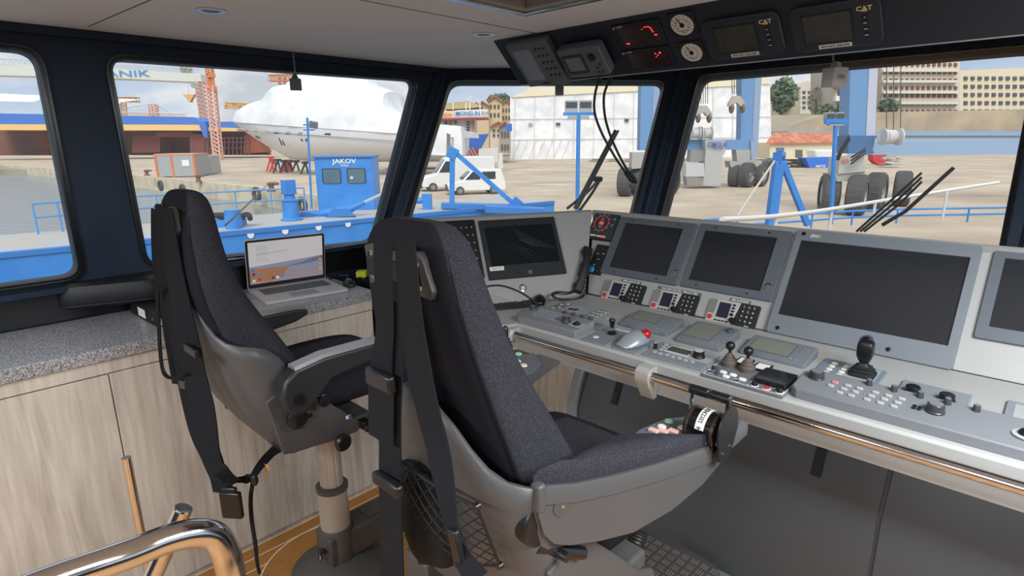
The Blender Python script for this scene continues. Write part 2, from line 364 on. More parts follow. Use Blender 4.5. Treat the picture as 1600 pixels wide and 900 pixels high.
# pillars cover strips (double grooves) along the two raked posts
def pillar(name, a, b, n, w=.035):
    a, b = Vector(a), Vector(b); d = (b-a).normalized(); X = frm(a, d, n); l = (b-a).length; g = G()
    g.loft([[(0, y, z) for y, z in pr] for pr in ([],)] if 0 else [[(x, y, z) for y, z in ((-w, -.01), (-w, .012), (-w*.62, .03), (-w*.2, .03), (-w*.14, .022), (w*.14, .022), (w*.2, .03), (w*.62, .03), (w, .012), (w, -.01))] for x in (0, l)], X)
    struct(g, name, DARK, ang=20)
view1 = Vector((P1t.y, 0, 0))
def post(name, t, b, w):
    d = (b-t).normalized(); inw = (Vector((0, .6, 0))-t); inw.z = 0; inw = (inw - d*inw.dot(d)).normalized(); side = inw.cross(d)
    pillar(name, t, b, side, w)
post('trim_1', P1t, P1lo, .05); post('trim_2', P2t, P2lo, .05)
pt = Vector((PW, .52, 2.06)); 
# header band between windows and ceiling, sill ledge under window 1
g = G(); g.box(PW, PW+.03, -2.4, 2.2, 2.03, 2.06); g.box(PW, PW+.055, -2.4, 1.75, 1.118, 1.14)
struct(g, 'trim_3', DARK, bev=.004)
g = G(); g.box(PW, PW+.02, -2.4, 1.7, 1.01, 1.118); struct(g, 'trim_5', BLACK)
# hatch
ht = thing('ceiling_hatch', 'chrome framed square roof hatch in the ceiling', 'hatch', T(0, 0, CZ))
def sqr(g, a, z0, z1, w):
    x0, x1, y0, y1 = HX0+a, HX1-a, HY0+a, HY1-a
    g.box(x0, x1, y0, y0+w, z0, z1); g.box(x0, x1, y1-w, y1, z0, z1); g.box(x0, x0+w, y0+w, y1-w, z0, z1); g.box(x1-w, x1, y0+w, y1-w, z0, z1)
g = G(); sqr(g, -.012, -.012, .001, .022); g.build('rim', CHROME, ht, bev=.003)
g = G(); sqr(g, .01, -.004, .05, .03); g.build('frame', M('#8f8f8a', .5, name='grey_hatch_lining'), ht, bev=.004)
g = G(); g.box(HX0+.04, HX1-.04, HY0+.04, HY1-.04, .03, .045); g.build('blind', M('#8a8a86', .7, name='hatch_blind'), ht)
# downlights
for i, (x, y, lb) in enumerate(((-2.039, .765, 'recessed chrome ring ceiling light, unlit, left one near port window'), (-1.752, 1.67, 'recessed chrome ring ceiling light, unlit, right one near corner window'))):
    t = thing('ceiling_light', lb, 'light', T(x, y, CZ))
    g = G(); g.lathe([(.045, .0005), (.045, -.004), (.038, -.006), (.027, -.003), (.027, .0005)], n=32); g.build('ring', M('#c9cac8', .2, .9, name='satin_ring'), t)
    g = G(); g.lathe([(.027, -.001), (.001, -.0012)]); g.build('lamp', M('#241c18', .3, name='unlit_lamp'), t)
# unseen fill lamps added behind and beside the viewer to brighten the interior
def fill_lamp(x, y, sx, sy, en):
    t = thing('fill_lamp', 'added unseen flat fill lamp under the ceiling', 'light', T(x, y, CZ), 'added fill lamps')
    g = G(); g.box(-sx/2-.02, sx/2+.02, -sy/2-.02, sy/2+.02, -.025, 0); g.build('housing', M('#dcdcd8', .5), t, bev=.004)
    l = light('fill_lamp_light', 'AREA', (0, 0, -.03), en, (.93, .97, 1), shape='RECTANGLE', size=sx, size_y=sy); l.parent = t
LAMPS = 1
if LAMPS:
    for x, y, e_ in ((.75, 1.35, 24), (.75, .75, 22), (-1.2, -1.1, 30), (.2, -.9, 22)): fill_lamp(x, y, .9, .3, e_)
# ================================================================= THE HELM CONSOLE
DEVG = M('#7f868c', .45, bump=(700, .02), name='blue_grey_instrument_paint')
DEVD = M('#5b6168', .45, name='dark_grey_instrument_case')
DEVL = M('#a4a8aa', .4, name='pale_grey_instrument_face')
BLK = M('#15171a', .35, name='black_plastic')
BLKM = M('#1e2023', .6, name='matt_black_plastic')
SCR = M('#2b2d31', .16, spec=.6, name='dark_display_glass')
LCD = M('#7c8076', .2, name='unlit_lcd')
WHITE = M('#eceae4', .5, name='white_print')
CREAM = M('#d9d4c5', .45, name='cream_key')
RED = M('#c8303c', .4, name='red_key')
SILV = M('#c9c8c2', .3, .3, name='silver_face')
KEYG = M('#9fa1a3', .45, name='grey_key')
GREEN = M('#3f9a6a', .4, name='green_key')
DESK = frm((0, 1.70, .905), (1, 0, 0), (0, .52, .025))
FRONT = frm(FW_B, (1, 0, 0), FW_T-FW_B); FH = (FW_T-FW_B).length
a27 = R(27); CU = Vector((math.sin(a27), math.cos(a27), 0)); CN = Vector((math.cos(a27), -math.sin(a27), 0))
C0 = Vector((-1.63, 2.2, .93)); CV = -CN*.24 + Vector((0, 0, .368)); CHAM = frm(C0, CU, CV)
OVER = frm((0, 1.97, 1.896), (1, 0, 0), (0, -.17, .164))
def loc(Fm, x, y):
    o = Fm.translation; n = Fm.to_3x3().col[2]; r = ray(x, y); p = CAM + r*((o-CAM).dot(n)/r.dot(n)); return Fm.inverted() @ p
def quad(Fm, TL, TR, BR, BL):
    a, b, c, d = [loc(Fm, *p) for p in (TL, TR, BR, BL)]; m = (a+b+c+d)/4
    return m.x, m.y, ((b-a).length+(c-d).length)/2, ((a-d).length+(b-c).length)/2
def place(name, label, cat, Fm, cx, cy, z=0, rot=0, group=None): return thing(name, label, cat, Fm @ T(cx, cy, z, rz=rot), group)
# ---- chassis
con = thing('helm_console', 'light grey wraparound helm console with steel rail under front windows', 'console', (-.9, 1.9, 0))
def ch(g, n, m, **k):
    Xi = Matrix.Translation((.9, -1.9, 0))
    for v in g.bm.verts: v.co = Xi @ v.co
    return g.build(n, m, con, **k)
XE = 1.7
e0, e1 = Vector((-1.60, 1.68, .905)), Vector((-1.80, 1.33, .905)); wl = Vector((-2.228, 1.44, .905))
cend = C0 - CU*.90; rr = .018
def deskpoly(z0, z1): # desk top slab (sloping gently up to the panels)
    pts = [(XE, 1.69), (-1.605, 1.69), (-1.815, 1.33), (-2.225, 1.42), (cend.x, cend.y), (C0.x, C0.y+.01), (XE, 2.23)]
    return [[(x, y, (z0 if k == 0 else z1 + (y-1.69)*.0481)) for x, y in pts] for k in (0, 1)]
ch(G().loft(deskpoly(.86, .905)), 'desktop', GREY, bev=.012, seg=3)
g = G()   # apron under the rail, recessed rail groove above
pts = [(XE, 1.69), (-1.60, 1.69), (-1.80, 1.345), (-1.836, 1.366), (-1.623, 1.73), (XE, 1.73)]
g.prism(pts, .79, .8615); ch(g, 'apron', GREY)
# sloping instrument panels + ledge behind
ct = cend + CV
cor = Vector((-1.777, 2.44, 1.298))
def slab(pl, th=.03):
    n = (pl[1]-pl[0]).cross(pl[2]-pl[0]).normalized(); return [[p for p in pl], [p-n*th for p in pl]]
ch(G().loft(slab([Vector((C0.x, FW_B.y, FW_B.z)), Vector((XE, FW_B.y, FW_B.z)), Vector((XE, FW_T.y, FW_T.z)), Vector((cor.x, FW_T.y, FW_T.z))])), 'instrument_panel', GREY, bev=.003)
ch(G().loft(slab([cend-CV*.13, C0-CV*.02, cor, ct])), 'corner_panel', GREY, bev=.003)
g = G(); yb = P2lo.y-.0
g.loft([[(XE, 2.452, z), (cor.x, 2.435, z), (ct.x, ct.y, z), (ct.x-.06, ct.y+.03, z), (P2lo.x-.12, yb-.16, z), (P2lo.x, yb-.02, z), (XE, yb-.02, z)] for z in (1.17, 1.2)])
ch(g, 'rear_ledge', M('#4a4d50', .6, name='dark_grey_ledge'))
g = G(); g.loft([[(x, 2.452, 1.27), (x, 2.44, 1.298), (x, 2.455, 1.306), (x, 2.485, 1.300), (x, 2.49, 1.2), (x, 2.46, 1.2)] for x in (cor.x, XE)])
n2 = CN
g.loft([[p - CN*a + Vector((0, 0, b)) for a, b in ((0, -.028), (-.005, 0), (.012, .008), (.045, .002), (.05, -.1), (.02, -.1))] for p in (Vector((ct.x, ct.y, 1.298)), cor)])
ch(g, 'panel_edge', GREY, ang=50)
# end cheek towards the port counter
# stainless rail
g = G(); RY, RZ = 1.652, .868
g.cyl((-1.585, RY, RZ), (XE, RY, RZ), .0165, n=24)
ch(g, 'rail', CHROME)
g = G(); g.cyl((-1.60, RY, RZ), (-1.583, RY, RZ), .026, n=24); g.box(-1.615, -1.585, RY-.02, 1.70, RZ-.026, RZ+.026); ch(g, 'rail_end', M('#b9b9b5', .4, .2, name='cast_grey_bracket'), bev=.004)
def bracket(x):
    g = G(); pr = [(1.70, .895), (1.645, .897), (1.627, .885), (1.624, .86), (1.632, .84), (1.672, .775), (1.695, .775), (1.695, .895)]
    g.loft([[(xx, a, b) for a, b in pr] for xx in (x, x+.05)]); ch(g, 'rail_bracket', M('#b9b9b5', .4, .2, name='cast_grey_bracket'), bev=.003)
bx = loc(DESK, 1030, 590).x; bracket(-.985); bracket(.45)
# ---- wood clad base below the corner and foot cabinet under the console
g = G(); pl = [(-2.228, 1.40), (-1.80, 2.02), (-1.46, 2.06), (-1.46, 2.3), (-2.228, 2.3)]
g.prism(pl, 0, .865); struct(g, 'wall_corner_base', WOOD)
g = G(); 
fc = thing('foot_cabinet', 'dark grey cabinet under the helm console with sloped upper doors', 'cabinet', (-.9, 2.0, 0))
def fcp(g, n, m, **k):
    for v in g.bm.verts: v.co -= Vector((.0-.9, 2.0, 0))
    return g.build(n, m, fc, **k)
FCM = M('#51565b', .45, bump=(500, .03), name='dark_grey_cabinet_paint')
sec = [(2.25, 0), (1.925, 0), (1.925, .50), (2.02, .71), (2.02, .86), (2.25, .86)]
fcp(G().loft([[(x, y, z) for y, z in sec] for x in (-1.44, XE)]), 'body', FCM, bev=.006)
def fdoor(x0, x1):
    s = [(1.924, .03), (1.914, .034), (1.914, .495), (2.003, .69), (2.012, .69), (1.924, .50)]
    return G().loft([[(x, y, z) for y, z in s] for x in (x0, x1)])
def cheek(x0, x1):
    s = [(2.02, 0), (1.90, 0), (1.898, .48), (1.93, .60), (1.985, .705), (2.03, .715)]
    return G().loft([[(x, y, z) for y, z in s] for x in (x0, x1)])
fcp(cheek(-1.50, -1.445), 'cheek', M('#84898d', .4, name='grey_end_cheek'), bev=.012, seg=3)
for x0, x1 in ((-1.44, -.272), (-.262, .9), (.91, XE)):
    d = fcp(fdoor(x0, x1), 'door', FCM, bev=.003)
for x, yv in ((-1.27, 0), (-.465, 0), (.5, 0)):
    # slotted latch on the sloping part
    o = Vector((x, 1.962, .60)); X = frm(o, (1, 0, 0), (0, .089, .195)); X = Matrix.Translation((.9, -2.0, 0)) @ X
    g = G(); g.rbox(.034, .105, 0, .004, .004, X); g.build('latch', BLK, fc)
    g = G(); g.rbox(.022, .045, .004, .009, .004, X @ T(0, -.02)); g.build('latch_pull', BLKM, fc)
# steel grey sill plate on the floor with holes
t = thing('sill_plate', 'pale grey perforated foot sill plate on floor before dark cabinet', 'plate', (-.9, 1.9, 0))
g = G(); g.box(-.75, 2.5, -.075, .02, 0, .035); g.build('plate', M('#8f9690', .4, .2, name='grey_sill_metal'), t, bev=.003)
for k in range(12):
    p = -.12 + k*.115 - .1
    g = G(); g.cyl((p+.02, -.035, .034), (p+.02, -.035, .0358), .011, n=16); g.build('hole', M('#1a1a19', .9), t)
# ================================================================= INSTRUMENTS ON THE SLOPING PANEL
def bezel_monitor(name, label, Fm, cx, cy, w_, h_, sx, sy, sw, sh, m=DEVD, th=.012, r=.008, scr=SCR, group=None):
    """panel-mounted display: frame with a recessed screen; sx, sy = screen centre relative to the panel centre"""
    t = place(name, label, 'monitor', Fm, cx, cy, group=group)
    g = G(); lo = rrect(w_, h_, r); X0, X1, Y0, Y1 = sx-sw/2, sx+sw/2, sy-sh/2, sy+sh/2
    def rg(pts, z): return [(x, y, z) for x, y in pts]
    inn = []
    for cx_, cy_ in ((X1, Y1), (X0, Y1), (X0, Y0), (X1, Y0)): inn += [(cx_, cy_)]*6
    L_ = [rg(lo, 0), rg(lo, th-.002), rg([(x*(1-.004/w_), y*(1-.004/h_)) for x, y in lo], th)]
    vs = [g.verts(l) for l in L_]; g.ring(vs, cap=False)
    I = g.verts([(X1, Y1, th), (X0, Y1, th), (X0, Y0, th), (X1, Y0, th)]); J = g.verts([(X1, Y1, th-.007), (X0, Y1, th-.007), (X0, Y0, th-.007), (X1, Y0, th-.007)])
    top = vs[-1]; n = len(top)
    for k in range(n):
        k2 = (k+1) % n; i, i2 = k//6, (k2//6)
        if i == i2: g.face([top[k], top[k2], I[i]])
        else: g.face([top[k], top[k2], I[i2], I[i]])
    for i in range(4): g.face([I[i], I[(i+1) % 4], J[(i+1) % 4], J[i]])
    g.build('bezel', m, t, ang=25)
    g = G(); g.box(X0, X1, Y0, Y1, th-.009, th-.0065); g.build('screen', scr, t)
    return t
def screw(t, x, y, z, r=.004, m=BLK): g = G(); g.lathe([(r, 0), (r, .0012), (r*.6, .002)], (x, y, z), 12); g.build('screw', m, t)
def knob(t, x, y, z, r, h, m=BLK, name='knob', flute=0, cap=None):
    g = G(); n = 28
    pr = [(r*1.08, 0), (r*1.08, h*.12), (r, h*.2), (r*.94, h*.9), (r*.82, h)]
    g.lathe(pr, (x, y, z), n); o = g.build(name, m, t)
    if cap: g = G(); g.lathe([(r*.78, 0), (r*.78, .0008)], (x, y, z+h), n); g.build('knob_cap', cap, t)
    return o
def key(t, x, y, w_, h_, z, m=KEYG, th=.003, r=None, name='key', rot=0):
    g = G(); g.rbox(w_, h_, 0, th, min(w_, h_)*.3 if r is None else r, T(x, y, z, rz=rot), n=3, taper=.0006); return g.build(name, m, t)
q = quad(FRONT, (967, 341), (1090, 350), (1060, 447), (942, 428)); s = quad(FRONT, (976, 350.6), (1067, 358), (1045, 433), (955, 419))
def mon(label, q, s, name='display_monitor'):
    t = bezel_monitor(name, label, FRONT, q[0], q[1], q[2], q[3], s[0]-q[0], s[1]-q[1], s[2], s[3])
    w2, h2 = q[2]/2, q[3]/2
    for a, b in ((-.62*w2, .9*h2), (.55*w2, .9*h2), (-.62*w2, -.9*h2), (.5*w2, -.9*h2)): screw(t, a, b, .012)
    kx, ky = w2-.028, -h2*.62
    g = G(); g.lathe([(.0145, 0), (.0145, .002), (.011, .003)], (kx, ky, .012), 24); g.build('power_ring', CHROME, t)
    g = G(); g.lathe([(.009, 0), (.009, .006), (.006, .007)], (kx, ky, .012), 20); g.build('power_button', DEVD, t)
    return t
mon('grey framed radar monitor, smaller of the pair, right of wind display', q, s)
q2 = quad(FRONT, (1094, 350), (1238, 364), (1208, 473), (1065, 448)); s2 = quad(FRONT, (1101, 362), (1213, 372.5), (1192, 456.5), (1078, 439))
mon('grey framed radar monitor, between the smaller one and the biggest display', q2, s2)
# large display
a, b = loc(FRONT, 1247, 362), loc(FRONT, 1199, 520); sa, sb = loc(FRONT, 1251.5, 378.5), loc(FRONT, 1218, 493.5)
bh = a.y-b.y; x0 = (a.x+b.x)/2; sx0 = (sa.x+sb.x)/2+.002; sh = sa.y-sb.y; sw = sh*1.68; bw = sw + 2*(sx0-x0)
cx, cy = x0+bw/2, (a.y+b.y)/2
t = bezel_monitor('chart_monitor', 'biggest grey framed chart display, at right of the sloped panel', FRONT, cx, cy, bw, bh, 0, (sa.y+sb.y)/2-cy, sw, sh, m=M('#737980', .45, name='mid_grey_display_frame'), th=.022, r=.012)
for p in ((1258, 369), (1217, 515), (1389, 549)):
    l = loc(FRONT, *p); screw(t, l.x-cx, l.y-cy, .022, .008)
l = loc(FRONT, 1356, 536)
g = G(); g.lathe([(.022, 0), (.022, .002), (.018, .003)], (l.x-cx, l.y-cy, .022), 28); g.build('power_ring', M('#3c4c66', .4, name='blue_grey_ring'), t)
g = G(); g.lathe([(.014, 0), (.014, .01), (.011, .012)], (l.x-cx, l.y-cy, .022), 24); g.build('power_knob', BLK, t)
l = loc(FRONT, 1275, 371.5); g = G(); g.rbox(.04, .017, 0, .0012, .003, T(l.x-cx+.003, l.y-cy-.004, .022)); g.build('badge', M('#8d9490', .4), t)
text('JRC', .014, M('#e2ece2', .4), t, T(l.x-cx+.003, l.y-cy-.004, .0234), 'badge_lettering', sx=1.3)
# another display further to starboard
nx = x0+bw+.03+q2[2]/2
t = bezel_monitor('radar_monitor', 'grey framed monitor at far right edge beyond the biggest display', FRONT, nx, q2[1], q2[2], q2[3], -.01, .01, s2[2], s2[3])
# wind / heading repeater
q = quad(FRONT, (929, 332), (971, 334), (956, 378), (917, 376))
t = place('wind_display', 'black square wind indicator with red ring at corner of console', 'instrument', FRONT, q[0]+.004, q[1])
WD = t
w_, h_ = q[2]*.98, q[3]*.96
g = G(); g.rbox(w_, h_, 0, .012, .004, taper=.002); g.build('case', BLKM, t)
g = G(); g.rbox(w_*.9, h_*.9, .012, .0132, .003); g.build('face', M('#3d4148', .25, name='slate_face'), t)
def ringmesh(t, cx, cy, r, wd, z, m, name, n=48, a0=0, a1=360):
    g = G(); P_ = [(cx+r*math.cos(R(a0+(a1-a0)*k/n)), cy+r*math.sin(R(a0+(a1-a0)*k/n)), z) for k in range(n + (a1-a0 < 360))]
    g.tube(P_, wd/2, 4, closed=(a1-a0 >= 360)); return g.build(name, m, t)
cy_ = h_*.1; cx_ = -w_*.1
REDM = M('#e8483c', .4, emit=.35, name='red_print'); 
ringmesh(t, cx_, cy_, w_*.27, .0022, .0134, REDM, 'ring')
g = G(); g.box(cx_-.0125, cx_+.0125, cy_-.008, cy_+.008, .0132, .014); g.build('digits_window', REDM, t)
g = G(); g.tube([(cx_-.007, cy_+.012, .0137), (cx_-.006, cy_+.022, .0137), (cx_, cy_+.03, .0137), (cx_+.006, cy_+.022, .0137), (cx_+.007, cy_+.012, .0137)], .0008, 4); 
g.tube([(cx_-.006, cy_-.012, .0137), (cx_-.006, cy_-.022, .0137), (cx_, cy_-.027, .0137), (cx_+.006, cy_-.022, .0137), (cx_+.006, cy_-.012, .0137)], .0008, 4); g.build('boat_outline', WHITE, t)
g = G()
for k in range(12):
    a = R(30*k); c, s_ = math.cos(a), math.sin(a); g.cbox(cx_+c*w_*.325, cy_+s_*w_*.325, .0137, .003, .003, .001)
g.build('ticks', WHITE, t)
g = G(); g.rbox(.032, .008, .013, .0138, .002, T(cx_-.024, -h_*.36)); g.rbox(.032, .008, .013, .0138, .002, T(cx_+.012, -h_*.37)); g.rbox(.006, .009, .013, .0138, .001, T(cx_+.05, -h_*.38)); g.build('logo_strip', WHITE, t)
g = G(); g.box(cx_+.03, cx_+.046, -h_*.42, -h_*.33, .013, .0139); g.build('red_strip', REDM, t)
text('kn', .011, WHITE, t, T(w_*.36, h_*.28, .0134), sx=.9); text('N W', .008, WHITE, t, T(w_*.34, h_*.05, .0134, rz=R(70)))
# dimmer panel with blue clip
q = quad(FRONT, (933, 382.5), (954, 385), (941, 431), (919, 428))
t = place('dimmer_panel', 'narrow black key panel with bright blue cap under wind display', 'panel', FRONT, q[0], q[1])
g = G(); g.rbox(q[2], q[3], 0, .01, .003, taper=.002); g.build('case', BLKM, t)
for k, (a, b) in enumerate(((0, .38), (-.18, .18), (.2, .2), (0, 0), (-.15, -.2), (.2, -.38))):
    text(('*', 'DAY', 'DIM', 'ALT', 'BRT', '+')[k], .007, WHITE, t, T(a*q[2], b*q[3], .0102))
l = loc(FRONT, 925, 422); g = G(); g.rbox(.034, .032, .006, .016, .008, T(l.x-q[0], l.y-q[1]), taper=.003); g.build('blue_cap', M('#1f9ad6', .4, name='bright_blue_plastic'), t)
# three radio control heads
def radio(px, label, pl, plw, n):
    q = quad(FRONT, *px); W, H = q[2], q[3]
    t = place('radio_control_head', label, 'radio', FRONT, q[0], q[1])
    g = G(); g.rbox(W, H, 0, .014, .003); g.build('case', BLKM, t)
    xs = W*.06                                                  # split between silver and black halves
    g = G(); g.prism([(-W/2+.001, -H/2+.001), (xs*.6, -H/2+.001), (xs+.012, H/2-.001), (-W/2+.001, H/2-.001)], .014, .0165); g.build('silver_face', SILV, t, bev=.0006)
    g = G()
    for k in range(10): g.box(-W*.485, -W*.485+W*.13, H*.42-k*H*.06, H*.42-k*H*.06+H*.028, .0166, .0172)
    g.build('speaker_slots', BLK, t)
    g = G(); g.box(-W*.30, -W*.06, -H*.26, H*.38, .0166, .0176); g.build('screen', M('#2a2c3e', .15, name='navy_lcd_glass'), t)
    g = G(); g.rbox(W*.09, W*.09, .0166, .0195, .002, T(-W*.42, -H*.30)); g.build('distress_button', RED, t)
    for k in range(4): key(t, -W*.28+k*W*.075, -H*.40, W*.055, H*.055, .0165, BLK)
    for k in range(3): key(t, W*.005+k*.0, H*(.34-k*.13), W*.06, H*.075, .0165, BLK)
    knob(t, W*.01, -H*.07, .0165, W*.03, .008)
    knob(t, W*.06, -H*.31, .0165, W*.06, .016)
    for r_ in range(4):
        for c_ in range(3):
            x, y = W*(.20+c_*.10), H*(.36-r_*.2)
            g = G(); g.lathe([(W*.036, 0), (W*.036, .002), (W*.028, .0028)], (x, y, .014), 14); g.build('key', M('#26282c', .4, name='dark_key'), t)
            text('123456789*0#'[r_*3+c_], H*.12, WHITE, t, T(x, y, .0169), 'key_lettering')
    key(t, W*.18, -H*.42, W*.07, H*.10, .014, M('#26282c', .4, name='dark_key')); key(t, W*.36, -H*.42, W*.15, H*.10, .014, M('#26282c', .4, name='dark_key')); text('Enter', H*.09, WHITE, t, T(W*.36, -H*.42, .0172), 'key_lettering')
    g = G(); px0 = {0: W*.08, 1: 0, 2: W*.06}[n]; pw = W*plw; g.rbox(pw, H*.15, 0, .003, .001, T(px0, H*.5+H*.10)); g.build('label_strip', M('#5c6065', .5, name='grey_label'), t)
    text(pl, H*.125, WHITE, t, T(px0, H*.5+H*.10, .0032), 'label_lettering', bold=.012, sx=.84)
    g = G(); g.rbox(.024, .011, 0, .002, .001, T(-W*.02, -H*.5-.022)); g.build('tag_plate', M('#b4b3a8', .4), t); text('VHF '+str(n+1), .007, DEVD, t, T(-W*.02, -H*.5-.022, .0022), 'tag_lettering')
    return t
radio([(950, 438), (1011, 448), (1001, 480), (941.5, 468)], 'radio with silver face, leftmost of three, under the smaller monitor', 'MMSI # 538 071 395', .5, 0)
radio([(1026, 453), (1095, 464), (1084, 497), (1017, 485.6)], 'radio with silver face, middle of three, under long call sign label', 'CALL SIGN V7A 2294   Official # 71386', 1.0, 1)
radio([(1112.5, 467.5), (1190, 480), (1179, 517), (1104, 503)], 'radio with silver face, right one of three, beside the biggest display', 'IMO # 9535670', .42, 2)
# ================================================================= CORNER PANEL
q = quad(CHAM, (753, 346), (872, 341), (877, 430), (757, 437)); s = quad(CHAM, (759.6, 355), (866.4, 353.4), (868.4, 412), (762, 414.8))
t = bezel_monitor('wide_monitor', 'wide black monitor set in the grey corner panel behind keyboard', CHAM, q[0], q[1], q[2], q[3], s[0]-q[0], s[1]-q[1], s[2], s[3], m=M('#23262a', .5, name='black_monitor_frame'), th=.014, r=.003, scr=M('#1b2123', .2, name='black_screen'))
g = G(); cx, cy = s[0]-q[0], s[1]-q[1]; mm = M('#2a3234', .25, name='wavy_screen_picture')
for k in range(5):
    f = 1-k*.17; w2, h2 = s[2]*.46*f, s[3]*.46*f; ox, oy = s[2]*.02, 0
    P_ = [(cx+ox-w2, cy+h2*.35, .0078), (cx+ox-w2*.25, cy+h2, .0078), (cx+ox+w2, cy-h2*.35, .0078), (cx+ox+w2*.25, cy-h2, .0078)]
    g.tube(P_, .0011+.0003*k, 4, closed=True)
g.build('screen_picture', mm, t)
g = G(); g.rbox(.07, .02, 0, .0008, .001, T(-q[2]*.5+.045, -q[3]*.5+.052, .014)); g.build('label', WHITE, t); text('SHOW 12VA', .011, DEVD, t, T(-q[2]*.5+.045, -q[3]*.5+.052, .015), sx=.8)
ringmesh(t, 0.01, -q[3]*.43, .008, .001, .0145, WHITE, 'logo_ring', 24); text('S+', .008, WHITE, t, T(.01, -q[3]*.43, .0142))
l = loc(CHAM, 745, 372); 
t = place('alarm_panel', 'black indicator panel half hidden behind the near seat head', 'panel', CHAM, l.x-.13, q[1]+.01)
g = G(); g.rbox(.26, q[3]*.98, 0, .014, .003, taper=.001); g.build('case', M('#1b1d20', .4, name='black_case'), t)
for r_ in range(5):
    for c_ in range(4): text('A', .012, WHITE, t, T(.11-c_*.026, q[3]*.36-r_*.04, .0142), sx=.8)
# round socket
l = loc(CHAM, 817, 450); t = place('wall_socket', 'small round chrome socket below the wide black monitor', 'socket', CHAM, l.x, l.y)
g = G(); g.lathe([(.018, 0), (.018, .003), (.014, .004), (.012, .002)], n=28); g.build('ring', CHROME, t); g = G(); g.lathe([(.011, .0), (.011, .0035)]); g.build('cap', M('#c9cac6', .4), t)
# telephone handset with coiled cord
p1, p2 = CHAM @ (loc(CHAM, 915, 392)+Vector((0, 0, 0))), CHAM @ (loc(CHAM, 899, 458)+Vector((0, 0, 0)))
nC_ = CHAM.to_3x3().col[2]; mid = (p1+p2)/2 + nC_*.02
TX = frm(mid, (p2-p1).cross(nC_).normalized()*-1, p1-p2); hl = (p1-p2).length
t = thing('telephone_handset', 'black telephone handset hanging upright on the console corner', 'telephone', TX)
g = G(); zs = [-.5, -.42, -.3, -.15, 0, .15, .3, .42, .5]; loops = []
for f in zs:
    z = .038 - .052*(2*f)**2*0.6; wd = .017 + .006*abs(2*f)**3; th = .012 + .004*abs(2*f)**2
    loops.append([(x, f*hl*1.02, z+y) for x, y in rrect(wd*2, th*2, .008, 3)])
g.loft(loops); g.build('handle', BLKM, t, ang=60)
for nm, f in (('earpiece', .40), ('mouthpiece', -.40)):
    g = G(); g.lathe([(.008, -.002), (.024, .0), (.028, .010), (.026, .020), (.014, .030)], (0, f*hl, -.004), 24); g.build(nm, BLKM, t)
g = G(); g.rbox(.05, .07, -.02, .012, .006, T(.012, .01), taper=.004); g.build('cradle', M('#3c3e40', .3, .3, name='grey_cradle'), t)
cp = [CHAM @ (loc(CHAM, *p) + Vector((0, 0, d))) for p, d in (((897, 456), .03), ((885, 462), .04), ((868, 462), .05), ((857, 466), .06), ((862, 472), .055), ((880, 474), .05), ((900, 471), .045), ((911, 458), .03), ((913, 430), .02), ((915, 412), .02))]
cp = spline(cp, 26); cc = []
for k, p in enumerate(cp):
    d = (cp[min(k+1, len(cp)-1)]-cp[max(k-1, 0)]).normalized(); a = d.cross(Vector((0, 0, 1)))
    a = a.normalized() if a.length > .1 else d.orthogonal().normalized(); b = d.cross(a); ph = k*1.25; cc.append(p + (a*math.cos(ph)+b*math.sin(ph))*.0055)
g = G(); g.tube([TX.inverted() @ p for p in cc], .0028, 5); g.build('coiled_cord', BLKM, t)
# ================================================================= THINGS ON THE DESK
def plate(name, label, cat, px, m=DEVG, th=.008, bw_=None, rot=0, r=.004, inset=None, grp=None):
    q = quad(DESK, *px) if len(px) == 4 and not isinstance(px[0], float) else px
    t = place(name, label, cat, DESK, q[0], q[1], group=grp)
    g = G(); g.rbox(q[2], q[3], 0, th, r, taper=.002); g.build('case', m, t)
    if inset: a = inset; g = G(); g.box(q[2]*a[0], q[2]*a[1], q[3]*a[2], q[3]*a[3], th, th+.0008); g.build('face', DEVL, t)
    return t, q[2], q[3]
def knobx(t, x, y, z, r, h): knob(t, x, y, z, r, h, M('#3a3d40', .3, name='dark_knob'), cap=M('#8a8d90', .3, .4, name='knob_top'))
# joystick keyboard nearest the corner
def ctrl_keyboard(name, label, x0, x1, y0, y1, m, side, keys=True, dark=False):
    t = place(name, label, 'control panel', DESK, (x0+x1)/2, (y0+y1)/2-1.70)
    W, H = x1-x0, y1-y0; th = .034
    g = G(); P_ = [(-W/2+.02, -H/2), (W/2-.004, -H/2), (W/2, H/2-.02), (W/2-.02, H/2), (-W/2+.03, H/2), (-W/2, H/2-.03), (-W/2, -H/2+.02)]
    g.loft([[(x, y, 0) for x, y in P_], [(x, y, th-.008 + (y+H/2)/H*.012) for x, y in P_], [(x*.985, y*.96, th-.004+(y+H/2)/H*.012) for x, y in P_]]); g.build('case', m, t, bev=.002)
    return t, W, H
def zt(y, H, th=.034): return th-.004+(y+H/2)/H*.012
CKM = M('#83878b', .42, name='grey_keyboard_case')
t, W, H = ctrl_keyboard('radar_keyboard', 'grey wedge control keyboard with trackball at console corner', -1.625, -1.30, 1.70, 1.845, CKM, 0)
tilt = math.atan(.012/H)
for r_ in range(4):
    for c_ in range(11):
        x, y = -W*.33+c_*W*.048+r_*.003, H*.24-r_*H*.145; key(t, x, y, .0105, .0105, zt(y, H), M('#9a9da0', .4, name='key_cap'), name='key')
for f in (.02, .16, .3, .43): knobx(t, W*f-W*.14+.05, H*.36, zt(H*.3, H), .0075, .015)
knobx(t, -W*.42, H*.12, zt(0, H), .014, .018); knobx(t, W*.22, -H*.12, zt(0, H), .018, .026)
g = G(); g.rbox(.06, .055, 0, .002, .012, T(W*.385, -H*.12, zt(-H*.12, H))); g.build('trackball_surround', DEVL, t)
